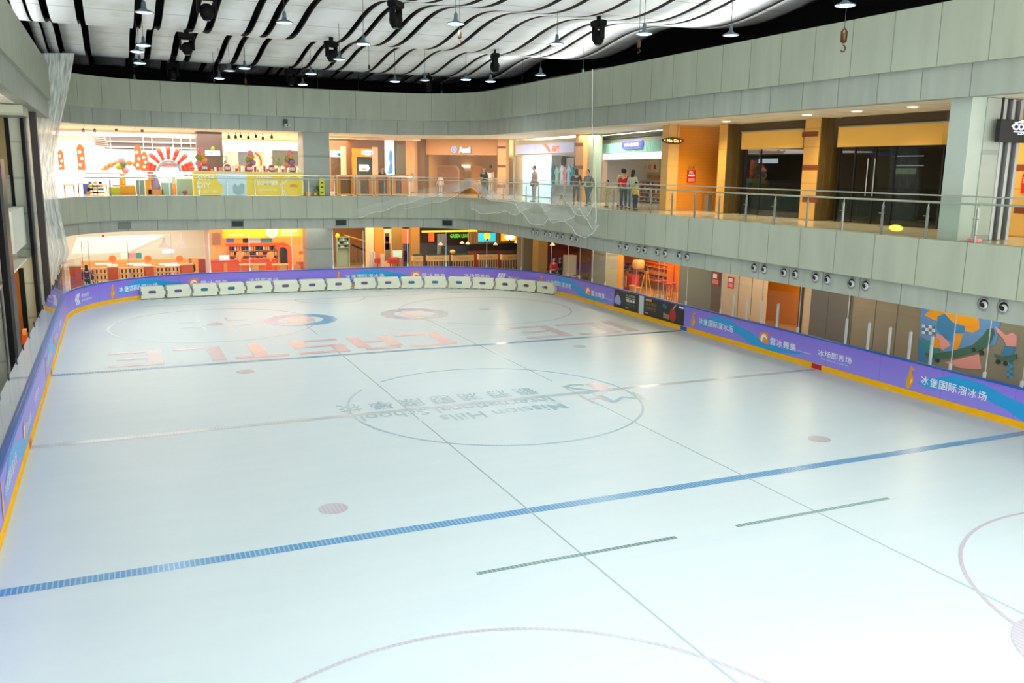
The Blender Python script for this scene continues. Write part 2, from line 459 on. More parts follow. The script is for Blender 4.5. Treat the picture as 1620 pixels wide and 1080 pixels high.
# block letters of the rink's name, drawn as bars
GLY = {'I': ['010', '010', '010', '010', '010'], 'C': None}
def block_letter(mb, ch, xr, xl, yn, yf, t=.45):
    def P(a, b): return (xr+(xl-xr)*a, yf+(yn-yf)*b)
    W = abs(xr-xl); H = abs(yf-yn); tx, ty = t/W*1.15, t/H*.8
    bars = {'C': [(0, tx, 0, 1), (0, 1, 0, ty), (0, 1, 1-ty, 1)], 'E': [(0, tx, 0, 1), (0, 1, 0, ty), (0, 1, 1-ty, 1), (0, .85, .5-ty/2, .5+ty/2)],
            'A': [(0, tx, 0, .82), (1-tx, 1, 0, .82), (.12, .88, 1-ty, 1), (0, 1, .36, .36+ty)], 'S': [(0, 1, 0, ty), (0, 1, 1-ty, 1), (0, 1, .5-ty/2, .5+ty/2), (0, tx, .5, 1), (1-tx, 1, 0, .5)],
            'T': [(.5-tx/2, .5+tx/2, 0, 1), (0, 1, 1-ty, 1)], 'L': [(0, tx, 0, 1), (0, 1, 0, ty)], 'I': [(.3, .3+tx, 0, 1)]}[ch]
    for k, (a, b, c, d) in enumerate(bars):
        z = EZ+.0001*k
        q = [P(a, c), P(b, c), P(b, d), P(a, d)]
        mb.quad(*[(x, y, z) for x, y in q])
for ch, xr, xl, m_ in (('C', 12.1, 10.2, P_RED), ('A', 10.0, 8.2, P_RED), ('S', 7.8, 5.9, P_RED), ('T', 5.5, 3.6, P_RED), ('L', 3.3, 1.6, P_LRED), ('E', 1.2, -.6, P_LRED), ('I', 20.9, 19.9, P_LRED), ('C', 19.7, 17.7, P_LRED), ('E', 17.3, 15.2, P_LRED)):
    on_ice('painted_letter', m_, lambda mb: block_letter(mb, ch, xr, xl, 32.25, 34.9))
ice_text('painted_lettering', 'Mission Hills', 11.75, 7.9, 22.0, 22.65, P_LOGO, .004)
ice_text('painted_lettering', 'International School', 11.75, 5.85, 22.85, 23.5, P_LOGO, .004)
for k, ch in enumerate('觀瀾湖國際學校'):
    x = 11.7-k*.93
    ice_text('painted_lettering', ch, x, x-.66, 23.85, 24.7, P_LOGO, .008)
ice_text('painted_lettering', 'M', 14.55, 13.2, 22.1, 23.0, P_LOGO, 0.)
ice_text('painted_lettering', 'H', 13.25, 12.7, 22.3, 23.2, P_LRED, 0.)
ice_text('painted_lettering', 'S', 13.5, 12.75, 23.3, 24.6, P_LOGO, 0.)
ice_text('painted_lettering', 'I', 14.1, 13.6, 23.4, 24.5, P_LRED, 0.)

# floor outside the rink on both levels
TAN = mat('polished_floor', (.72, .60, .44), .18, noise=.12, nscale=.6)
TILE = mat('gallery_floor', (.80, .76, .66), .15, noise=.1, nscale=.5)
OUT = rounded(-16, 42, 84, 4, 4, -3.0, -3.0)
def ring_strip(mb, A, ya, za, B, yb, zb, n=110):
    for k in range(n):
        a, b = k/n, (k+1)/n
        mb.quad((A, a, ya, za), (A, b, ya, za), (B, b, yb, zb), (B, a, yb, zb))
class Two(MB):
    def pt(s, P_, f, y, z): s.v.append(P_.w(f*P_.L, y, z)); return len(s.v)-1
g = Two(); ring_strip(g, RB, .16, -.005, OUT, 0, -.005); struct(g.build('floor', TAN, origin=(0, 0, 0)), 'tan floor around the rink')

# ------------------------------------------------------------------ parapet bands
FP = rounded(-2.25, 18.7, 49.3, 4.5, 4.6, -3.0, -3.0)
def band_mat(name, c, joint, per=1.43, off=0., streak=.25):
    m = mat(name, c, .55, spec=.3); nt = m.node_tree; b = nt.nodes['Principled BSDF']
    uv = node(nt, 'ShaderNodeUVMap'); sp = node(nt, 'ShaderNodeSeparateXYZ'); nt.links.new(uv.outputs[0], sp.inputs[0])
    f = math_(nt, 'FRACT', math_(nt, 'DIVIDE', math_(nt, 'ADD', sp.outputs[0], off), per))
    j = math_(nt, 'LESS_THAN', math_(nt, 'ABSOLUTE', math_(nt, 'SUBTRACT', f, .5)), .009)
    mp = node(nt, 'ShaderNodeMapping'); mp.inputs['Scale'].default_value = (2.2, .35, 1); nt.links.new(uv.outputs[0], mp.inputs[0])
    n = node(nt, 'ShaderNodeTexNoise'); n.inputs['Scale'].default_value = 1.; n.inputs['Detail'].default_value = 5; nt.links.new(mp.outputs[0], n.inputs['Vector'])
    lin = srgb(c)
    c1 = mixc(nt, n.outputs['Fac'], tuple(x*(1-streak) for x in lin), tuple(min(1, x*(1+streak*.5)) for x in lin))
    # each panel a touch different
    fl_ = math_(nt, 'FLOOR', math_(nt, 'ADD', math_(nt, 'DIVIDE', math_(nt, 'ADD', sp.outputs[0], off), per), .5))
    wn = node(nt, 'ShaderNodeTexWhiteNoise', noise_dimensions='1D'); nt.links.new(fl_, wn.inputs['W'])
    c2 = mixc(nt, math_(nt, 'MULTIPLY', wn.outputs['Value'], .16), c1, tuple(x*.72 for x in lin))
    nt.links.new(mixc(nt, j, c2, srgb(joint)), b.inputs['Base Color'])
    return m
BAND = band_mat('band_panels', (.64, .665, .59), (.44, .46, .41))
BAND2 = band_mat('band_panels_recessed', (.615, .64, .59), (.40, .42, .38), off=.5, streak=.3)
SOFF = mat('soffit_white', (.90, .87, .80), .6, noise=.04, nscale=.4)
DARK = mat('roof_void', (.045, .045, .05), .9)
def band(name, path, prof, m, s0=0., s1=None, n=420, label=None, y_end=None):
    """prof: list of (outward offset, z) swept along the path, with uv = (arc length, z)"""
    mb = MB(path); s1 = s1 or path.L; rows = []; uv = []
    for k in range(n+1):
        s_ = s0+(s1-s0)*k/n; r = []
        for y, z in prof: r.append(mb.pt(s_, y, z)); uv.append((s_, z))
        rows.append(r)
    for a, b in zip(rows, rows[1:]):
        for j in range(len(prof)-1): mb.f.append((a[j], b[j], b[j+1], a[j+1]))
    if prof[0] == prof[-1]: mb.f.append(tuple(rows[0][:-1])); mb.f.append(tuple(reversed(rows[-1][:-1])))
    mb.uv = uv
    o = mb.build(name, m, origin=(0, 0, 0)); struct(o, label); return o
sL = FP.near(-2.25, 44.7)
Z1B, Z1S, Z1T = 3.47, 4.04, 5.25
Z2B, Z2S, Z2T = 8.70, 9.47, 10.97
band('wall_parapet_lower', FP, [(.12, Z1B), (.12, Z1S), (.45, Z1S), (.45, Z1B), (.12, Z1B)], BAND2, sL, label='recessed lower strip of the gallery parapet band')
band('wall_parapet', FP, [(0, Z1S), (0, Z1T), (.42, Z1T), (.42, Z1S), (0, Z1S)], BAND, sL, label='grey panelled parapet band under the gallery glass')
band('wall_bulkhead_lower', FP, [(.12, Z2B), (.12, Z2S), (.5, Z2S), (.5, Z2B), (.12, Z2B)], BAND2, label='recessed lower strip of the bulkhead under the roof')
band('wall_bulkhead', FP, [(0, Z2S), (0, Z2T), (.5, Z2T), (.5, Z2S), (0, Z2S)], BAND, label='grey panelled bulkhead band under the roof')
# gallery slab, soffits
def slab(name, z0, z1, m, s0f=0., label=None, inner=.45):
    g = Two(); n = 110
    for za in (z0, z1):
        for k in range(n):
            a, b = s0f+(1-s0f)*k/n, s0f+(1-s0f)*(k+1)/n
            g.quad((FP, a, inner, za), (FP, b, inner, za), (OUT, b, 0, za), (OUT, a, 0, za))
    return struct(g.build(name, m, origin=(0, 0, 0)), label)
SOFF1 = mat('ground_soffit', (.86, .82, .74), .6)
slab('ceiling', Z1B+.02, Z1B+.06, SOFF1, sL/FP.L, 'ceiling under the gallery')
slab('floor', Z1T-.06, Z1T-.01, TILE, sL/FP.L, 'polished floor of the gallery')
def soff_mat():
    m = SOFF; nt = m.node_tree; b = nt.nodes['Principled BSDF']
    tc = node(nt, 'ShaderNodeTexCoord'); br = node(nt, 'ShaderNodeTexBrick')
    br.inputs['Scale'].default_value = 1.; br.inputs['Brick Width'].default_value = 2.4; br.inputs['Row Height'].default_value = 1.2; br.inputs['Mortar Size'].default_value = .02
    br.inputs['Color1'].default_value = (*srgb((.90, .87, .80)), 1); br.inputs['Color2'].default_value = (*srgb((.86, .83, .76)), 1); br.inputs['Mortar'].default_value = (*srgb((.5, .46, .40)), 1)
    nt.links.new(tc.outputs['Object'], br.inputs['Vector']); nt.links.new(br.outputs['Color'], b.inputs['Base Color'])
soff_mat()
slab('ceiling', Z2B+.02, Z2B+.08, SOFF, 0, 'panelled gallery ceiling')
slab('ceiling', Z2T-.12, Z2T-.1, DARK, 0, 'dark roof void above the gallery', inner=.52)
# dark roof above the wavy ceiling and its side walls
r = MB(); r.box(-16, 42, -3, 84, 14.2, 14.3); struct(r.build('ceiling', DARK, origin=(0, 0, 14.2)), 'black roof deck above the wavy ceiling')
band('wall_roof_void', OUT, [(0, -.1), (0, 14.25)], mat('outer_wall', (.62, .56, .46), .8), label='outer wall of the hall')
vd = rounded(-7, 27, 66, 4, 4, -3., -3.)
band('wall_roof_void', vd, [(0, Z2T-.1), (0, 14.22)], DARK, label='black void between bulkhead and roof')

# ------------------------------------------------------------------ wavy ceiling
def ceil_mat():
    m = mat('ceiling_white', (.93, .93, .90), .55, spec=.3); nt = m.node_tree; b = nt.nodes['Principled BSDF']
    tc = node(nt, 'ShaderNodeTexCoord'); sp = node(nt, 'ShaderNodeSeparateXYZ'); nt.links.new(tc.outputs['Object'], sp.inputs[0])
    f = math_(nt, 'FRACT', math_(nt, 'DIVIDE', sp.outputs[1], 10.9/5)); j = math_(nt, 'LESS_THAN', math_(nt, 'ABSOLUTE', math_(nt, 'SUBTRACT', f, .5)), .012)
    n = node(nt, 'ShaderNodeTexNoise'); n.inputs['Scale'].default_value = .7; n.inputs['Detail'].default_value = 6; nt.links.new(tc.outputs['Object'], n.inputs['Vector'])
    cr = node(nt, 'ShaderNodeValToRGB'); cr.color_ramp.elements[0].position = .34; cr.color_ramp.elements[1].position = .52
    cr.color_ramp.elements[0].color = (*srgb((.93, .93, .90)), 1); cr.color_ramp.elements[1].color = (*srgb((1, 1, 1)), 1)
    nt.links.new(n.outputs['Fac'], cr.inputs[0])
    nt.links.new(mixc(nt, math_(nt, 'MULTIPLY', j, .5), cr.outputs[0], srgb((.45, .46, .45))), b.inputs['Base Color'])
    return m
CEIL = ceil_mat(); CEDGE = mat('ceiling_edge', (.30, .29, .26), .7)
SLOTS = [(-1.85, .24), (-.73, .27), (1.19, .27), (1.88, .28), (3.08, .3), (3.73, .28), (5.21, .26), (5.94, .26), (6.99, .26), (9.04, .22), (9.69, .22), (10.78, .22), (11.49, .22), (13.11, .2), (13.95, .2), (15.25, .18), (16.64, .2), (17.82, .18), (18.62, .18), (20.26, .16)]
SLOTS = [(-2.42, .1)]+SLOTS
def zwave(x, y):
    z = 12.0+.30*(1-math.cos(2*PI*(y-49)/10.9))
    if x > 20.3: z += .14*((x-20.3)/1.4)**2
    if y > 52: z += 0.02*(y-52)**1.5
    return z
edges = [-2.85]
for x, wd in SLOTS: edges += [x-wd/2, x+wd/2]
edges.append(21.75)
NY = 120
for i in range(0, len(edges), 2):
    a, b = edges[i], edges[i+1]; mb = MB(); nx = 1 if b < 20.3 else 6; rows = []
    for k in range(NY+1):
        y = -3+(58.6+3)*k/NY; r_ = []
        for q in range(nx+1):
            x = a+(b-a)*q/nx; r_.append(mb.pt(x, y, zwave(x, y)))
        for q in range(nx, -1, -1):
            x = a+(b-a)*q/nx; r_.append(mb.pt(x, y, zwave(x, y)+.10))
        rows.append(r_)
    n_ = 2*nx+2
    for A_, B_ in zip(rows, rows[1:]):
        for q in range(n_): mb.f.append((A_[q], B_[q], B_[(q+1) % n_], A_[(q+1) % n_]))
    mb.f.append(tuple(rows[0])); mb.f.append(tuple(reversed(rows[-1])))
    o = struct(mb.build('ceiling', [CEIL, CEDGE], origin=(0, 0, 0)), 'white wavy ceiling strip')
    me = o.data
    for p in me.polygons:
        p.use_smooth = abs(p.normal.z) > .5
        if abs(p.normal.z) < .5: p.material_index = 1
    me.update()

# ================================================================== THE BOARDS
def board_mat():
    m = mat('banner_purple', (.47, .40, .78), .3, spec=.4); nt = m.node_tree; b = nt.nodes['Principled BSDF']
    uv = node(nt, 'ShaderNodeUVMap'); sp = node(nt, 'ShaderNodeSeparateXYZ'); nt.links.new(uv.outputs[0], sp.inputs[0])
    n = node(nt, 'ShaderNodeTexNoise'); n.inputs['Scale'].default_value = .35; n.inputs['Detail'].default_value = 1; nt.links.new(uv.outputs[0], n.inputs['Vector'])
    h = math_(nt, 'DIVIDE', sp.outputs[1], 1.1)
    c = mixc(nt, h, srgb((.56, .58, .94)), srgb((.50, .40, .86)))
    c = mixc(nt, math_(nt, 'MULTIPLY', n.outputs['Fac'], .7), c, srgb((.60, .52, .90)))
    f = math_(nt, 'FRACT', math_(nt, 'DIVIDE', sp.outputs[0], 2.4)); j = math_(nt, 'LESS_THAN', f, .006)
    nt.links.new(mixc(nt, math_(nt, 'MULTIPLY', j, .5), c, srgb((.3, .25, .5))), b.inputs['Base Color'])
    return m
BAN = board_mat()
KICK = mat('kick_yellow', (1.0, .74, .0), .6, spec=.2, noise=.12, nscale=1.5)
BTOP = mat('rail_blue', (.01, .36, .72), .4)
BBACK = mat('board_back', (.16, .30, .58), .5)
boards = thing('rink_boards', 'purple dasher boards with yellow kick strip and blue cap rail around the whole rink', 'rink boards', (RB.w(RB.L/2, 0, 0)))
def sweep(name, path, prof, m, parent, s0=0., s1=None, n=170, closed=True):
    mb = MB(path); s1 = s1 or path.L; rows = []; uv = []
    for k in range(n+1):
        s_ = s0+(s1-s0)*k/n; r = []
        for y, z in prof: r.append(mb.pt(s_, y, z)); uv.append((s_, z))
        rows.append(r)
    L = len(prof)
    for a, b in zip(rows, rows[1:]):
        for j in range(L if closed else L-1): mb.f.append((a[j], b[j], b[(j+1) % L], a[(j+1) % L]))
    if closed: mb.f.append(tuple(rows[0])); mb.f.append(tuple(reversed(rows[-1])))
    mb.uv = uv
    return mb.build(name, m, parent)
panel = sweep('board_panel', RB, [(0, .18), (0, 1.07), (.1, 1.07), (.1, .01), (.02, .01)], BAN, boards, n=900)
sweep('kick_strip', RB, [(-.03, .005), (-.03, .17), (-.005, .19), (-.001, .19), (-.001, .005)], KICK, boards, n=500)
sweep('cap_rail', RB, [(-.02, 1.07), (-.02, 1.115), (0, 1.125), (.13, 1.125), (.15, 1.11), (.15, 1.07)], BTOP, boards, n=500)
# short marks on the kick strip where the lines meet it
for Y, m_ in ((31.7, 'BLUE'), (23.54, 'RED'), (15.3, 'BLUE')):
    for X in (-2.3, 22.5):
        s_ = RB.near(X, Y); mm = BTOP if m_ == 'BLUE' else mat('kick_red', (.75, .08, .14), .4)
        mb = MB(RB); mb.box(s_-.24, s_+.24, -.034, -.028, .005, .185); mb.build('line_mark', mm, boards)
# ---- printed graphics on the boards
CY1 = mat('banner_cyan', (.10, .62, .88), .3); CY2 = mat('banner_blue', (.25, .50, .90), .3)
WHT = mat('print_white', (.93, .95, .98), .4); GOLD = mat('print_gold', (.86, .62, .14), .35); ORG = mat('print_orange', (.92, .55, .12), .35)
def curve1(tab, u):
    for (a, x), (b, y) in zip(tab, tab[1:]):
        if a <= u <= b: f = (u-a)/(b-a); f = f*f*(3-2*f)*.6+f*.4; return x*(1-f)+y*f
    return tab[-1][1]
def wave_band(s0, ln=6.6, parent=panel):
    """cyan wave: starts as a dome behind the name and sinks to a tail"""
    mb = MB(RB); N = 44; t_, b_ = [], []
    T = [(0, .50), (.06, .74), (.2, 1.0), (.32, .98), (.5, .74), (.65, .48), (.8, .40), (1, .44)]
    B = [(0, .46), (.08, .40), (.18, .60), (.3, .64), (.42, .46), (.55, .22), (.75, .195), (.9, .30), (1, .42)]
    for k in range(N+1):
        u = k/N; x = s0+ln*u; t_.append(mb.pt(x, -.004, curve1(T, u))); b_.append(mb.pt(x, -.004, curve1(B, u)))
    for k in range(N): mb.f.append((b_[k], b_[k+1], t_[k+1], t_[k]))
    mb.build('printed_wave', CY1, parent)
def rtext(s, a, b, z0, z1, m=WHT, bold=.01, parent=panel):
    vs, fs = text2d(s, a, b, z0, z1, bold=bold); mb = MB(RB); mb.mesh2d(vs, fs, -.008); mb.build('printed_lettering', m, parent)
def skater(s0, h0=.22, h1=.98, parent=panel):
    mb = MB(RB); H = h1-h0; W = .34
    def sh(pts, y=-.008): mb.poly([(s0+x*W, y, h0+z*H) for x, z in pts])
    sh([(.1, 0), (.35, 0), (.75, .25), (.8, .5), (.55, .68), (.2, .6), (-.05, .35)])
    sh([(.2, .6), (.55, .68), (.5, .8), (.25, .78)], -.0081)
    sh([(.25, .76), (.5, .8), (.9, .84), (.62, .92), (.4, 1.0), (.33, .9)], -.0082)
    mb.build('printed_skater', GOLD, parent)
    mb = MB(RB); mb.poly([(s0+x*W, -.0095, h0+z*H) for x, z in [(.45, .2), (.7, .35), (.68, .5), (.5, .4)]]); mb.build('printed_skater_dress', mat('print_yellow', (.98, .85, .15), .4), parent)
def cloud_logo(s0, z0=.42, w=.55, parent=panel):
    mb = MB(RB)
    mb.poly([(s0+w*x, -.008, z0+.42*z) for x, z in [(.3, 0), (1, 0), (1, .95), (.5, 1.), (.12, .85), (0, .45), (.05, .2), (.25, .2), (.25, .5), (.4, .78), (.72, .75), (.78, .35), (.6, .15), (.3, .15)][:10]])
    mb.build('printed_badge', ORG, parent)
    mb = MB(RB); mb.poly([(s0+w*x, -.0095, z0+.42*z) for x, z in [(.22, .12), (.42, .12), (.45, .45), (.62, .58), (.78, .45), (.8, .3), (.86, .5), (.7, .82), (.4, .8), (.22, .5)]]); mb.build('printed_badge_arc', WHT, parent)
def chevrons(s0, z0=.35, parent=panel, slant=1):
    mb = MB(RB); h = .5
    for k in range(3):
        x = s0+k*.17
        if slant > 0: mb.poly([(x+.16, -.008, z0+h), (x+.28, -.008, z0+h), (x+.12, -.008, z0+h/2), (x, -.008, z0+h/2)]); mb.poly([(x, -.008, z0+h/2), (x+.12, -.008, z0+h/2), (x+.28, -.008, z0), (x+.16, -.008, z0)])
        else: mb.poly([(x, -.008, z0), (x+.12, -.008, z0), (x+.34, -.008, z0+h), (x+.22, -.008, z0+h)])
    mb.build('printed_chevrons', WHT, parent)
def sponsor(s_fig, upto=4, z0=0., wave=True):
    if wave: wave_band(s_fig+.45)
    skater(s_fig)
    z = .48
    for k, ch in enumerate('冰堡国际溜冰场'):
        a = s_fig+.55+k*.335; rtext(ch, a, a+.29, z+.01*0, z+.27)
    if upto < 2: return
    cloud_logo(s_fig+4.45)
    for k, ch in enumerate('雲冰舞集'):
        a = s_fig+5.1+k*.37; rtext(ch, a, a+.32, .42, .70)
    rtext('ICE DANCE', s_fig+6.65, s_fig+7.3, .45, .50, bold=0)
    if upto < 3: return
    for k, ch in enumerate('冰场即秀场'):
        a = s_fig+7.65+k*.325; rtext(ch, a, a+.285, .50, .73)
    rtext('THE RINK IS A SHOW', s_fig+7.8, s_fig+9.1, .40, .44, bold=0)
    if upto < 4: return
    chevrons(s_fig+9.6, slant=-1); rtext('清迈品行', s_fig+10.4, s_fig+11.2, .52, .70)
sR = lambda Y: RB.near(22.5, Y)
sF = lambda u, v: RB.near(*Pz(u, v, .6).xy)
f1, f2 = sR(31.2), sR(19.65)
sponsor(f1, 3); sponsor(f2, 3); sponsor(sR(8.1), 3)
sponsor(sF(203, 463), 3); sponsor(sF(533, 440), 4)
sponsor(sF(867, 443), 2)
cs = sF(125, 475); chevrons(cs); rtext('易为出行', cs+.75, cs+1.45, .62, .80); rtext('移动出行服务平台', cs+.75, cs+1.7, .42, .54, bold=0)
# left side, read from the ice
for Y0 in (6, 18, 30):
    sponsor(RB.near(-2.3, Y0), 3)
# two dark poster panels between the banners on the right
pa, pb, pc, pd = sR(37.75)+0, sR(35.45), sR(35.0), sR(31.75)
BLKP = mat('poster_black', (.055, .06, .075), .35)
def rbox(name, s0, s1, z0, z1, m, parent, y0=-.006, y1=0., n=8):
    mb = MB(RB); mb.box(s0, s1, y0-.001, y1-.0005, z0, z1, n); return mb.build(name, m, parent)
po1 = rbox('board_poster', pa, pb, .19, 1.06, BLKP, boards, -.012, -.002); po2 = rbox('board_poster', pc, pd, .19, 1.06, BLKP, boards, -.012, -.002)
rbox('board_joint', pb+.02, pc-.02, .19, 1.06, mat('joint_white', (.80, .86, .90), .4), boards, -.012, -.002)
def rpoly(name, pts, m, parent, y=-.016):
    mb = MB(RB); mb.poly([(a, y, b) for a, b in pts]); mb.build(name, m, parent)
def ptext(s, a, b, z0, z1, m, parent, bold=.02):
    vs, fs = text2d(s, a, b, z0, z1, bold=bold); mb = MB(RB); mb.mesh2d(vs, fs, -.017); mb.build('printed_lettering', m, parent)
YG = mat('print_green', (.62, .72, .18), .4); SKN = mat('print_skin', (.80, .60, .48), .5); SHB = mat('print_shirt', (.62, .68, .86), .5)
x = pa+.35
rpoly('printed_portrait', [(x-.22, .36), (x+.25, .36), (x+.32, .5), (x+.2, .75), (x+.05, .82), (x-.1, .82), (x-.22, .7), (x-.32, .48)], SHB, po1)
rpoly('printed_head', [(x-.08, .82), (x+.07, .82), (x+.09, .95), (x, 1.0), (x-.09, .94)], mat('print_red_brown', (.55, .2, .16), .5), po1, -.017)
ptext('冰上芭蕾', pa+1.1, pa+1.95, .86, .97, YG, po1); ptext('SHOW TIME', pa+1.1, pa+1.95, .77, .82, WHT, po1); ptext('精彩表演', pa+1.1, pa+1.95, .60, .74, WHT, po1, .04); ptext('每周六日', pa+1.15, pa+1.95, .40, .55, mat('print_olive', (.35, .42, .12), .5), po1); ptext('MHIS', pa+1.12, pa+1.4, .27, .34, WHT, po1, 0)
x = pc
rbox('printed_tag', x+.15, x+.65, .90, 1.0, ORG, po2, -.018, -.012, 2)
GDK = mat('print_dull_gold', (.52, .42, .22), .5)
ptext('溜冰培训', x+.15, x+1.05, .68, .86, GDK, po2); ptext('课程招生', x+.15, x+1.05, .47, .65, GDK, po2); ptext('MHIS', x+.15, x+.4, .28, .36, WHT, po2, 0)
x = pd-.9
rpoly('printed_portrait', [(x-.15, .3), (x+.15, .25), (x+.3, .45), (x+.25, .7), (x+.1, .86), (x-.15, .78), (x-.2, .5)], mat('print_red', (.72, .14, .14), .5), po2)
rpoly('printed_arm', [(x, .8), (x+.1, .8), (x+.32, 1.03), (x+.2, 1.04)], SKN, po2, -.017)
rpoly('printed_drum', [(x-.7, .32), (x-.2, .3), (x-.2, .5), (x-.7, .56)], mat('print_brass', (.62, .52, .35), .5), po2, -.017)
rpoly('printed_spot', [(x-.75, .78), (x-.55, .72), (x-.4, .84), (x-.6, .98), (x-.8, .92)], mat('print_teal', (.1, .42, .55), .5), po2, -.017)
rbox('printed_tag', pd-.4, pd-.05, .93, 1.02, WHT, po2, -.018, -.012, 2)

# ------------------------------------------------------------------ rink glass and posts
ALU = mat('aluminium', (.80, .83, .84), .35, metal=.6); DKM = mat('dark_metal', (.12, .12, .13), .45, metal=.3)
shield_r = thing('glass_shield', 'clear rink glass with metal posts standing on the far and right boards', 'rink glass', RB.w(RB.near(10, 50.1), .075, 1.125))
shield_l = thing('glass_shield', 'low clear glass with dark clips standing on the left boards', 'rink glass', RB.w(RB.near(-2.3, 20), .075, 1.125))
def post(s_, z1, thin=False):
    hh = min(z1, 2.0) if not thin else 1.3
    mb = MB(RB); mb.box(s_-.035, s_+.035, .045, .105, 1.126, hh); o = mb.build('post', ALU, shield_r)
    mb = MB(RB); mb.box(s_-.012, s_+.012, .084, .100, hh, max(z1, hh+.05)); mb.build('upright', ALU, o)
    return o
RPY = [(1160, 467, 502), (1181, 472, 508), (1204, 445, 513), (1229, 483, 519), (1262, 0, 527), (1337, 466, 545), (1372, 512, 553), (1405, 517, 561), (1437, 527, 569), (1471, 492, 577), (1503, 0, 585), (1557, 0, 598), (1616, 0, 614), (1140, 0, 497), (1085, 0, 483), (1048, 0, 475), (1040, 0, 472), (1005, 0, 465), (985, 0, 461), (948, 0, 452), (925, 0, 447), (905, 0, 442), (888, 0, 438)]
FR = Frame((22.58, 50), (22.58, 0))
ps = []
for u, vt, vb in RPY:
    Y = 50-FR.at(u, vb)[0]
    if u < 960: s_ = RB.near(*Pz(u, vb, 1.1).xy)
    else: s_ = sR(Y)
    zt = 2.0 if vt > 480 or (vt and u < 1190) else (2.8 if u < 1440 else 2.75)
    if vt == 0: zt = 3.1
    ps.append((s_, zt, vt == 0))
ps.sort()
for s_, zt, th in ps: post(s_, zt, th)
FARP = [(153, 452), (166, 450), (215, 441), (278, 435), (333, 431), (397, 430), (465, 428), (530, 426), (577, 424), (650, 424.5), (704, 425), (757, 427), (806, 430), (852, 434)]
for k, (u, v) in enumerate(FARP):
    s_ = RB.near(*Pz(u, v, 1.12).xy)
    ztop = 3.1 if k in (2,) else 3.25
    post(s_, ztop, True)
def glass_panel(s0, s1, z1, par, n=6, gm=None):
    mb = MB(RB); mb.box(s0+.012, s1-.012, .069, .081, 1.126, z1, n); return mb.build('pane', gm or GLASS, par)
for i in range(26):
    Y0 = 42.5-i*1.75; Y1 = Y0-1.75
    if Y1 < -2: break
    s1, s0 = RB.near(-2.3, Y0), RB.near(-2.3, Y1)
    glass_panel(s0, s1, 2.22, shield_l, 1, LGLASS)
    mb = MB(RB); mb.box(s0-.018, s0+.018, .055, .095, 2.14, 2.30); mb.box(s0-.07, s0+.07, .065, .085, 2.20, 2.225); mb.build('clip', DKM, shield_l)
sa = RB.near(-2.3, 42.5); se = sR(2)
cuts = [sa]+[RB.near(*Pz(u, v, 1.12).xy) for u, v in FARP]+[q[0] for q in ps if q[0] > RB.near(*Pz(852, 434, 1.12).xy)+.5]
cuts = sorted(cuts)
cl = [cuts[0]]
for c_ in cuts[1:]:
    if c_-cl[-1] > .6: cl.append(c_)
x = cl[-1]
while x < se-1: x += 1.4; cl.append(x)
for i, (a, b) in enumerate(zip(cl, cl[1:])):
    if a > sR(13.0): break
    glass_panel(a, b, 2.5, shield_r, 5)

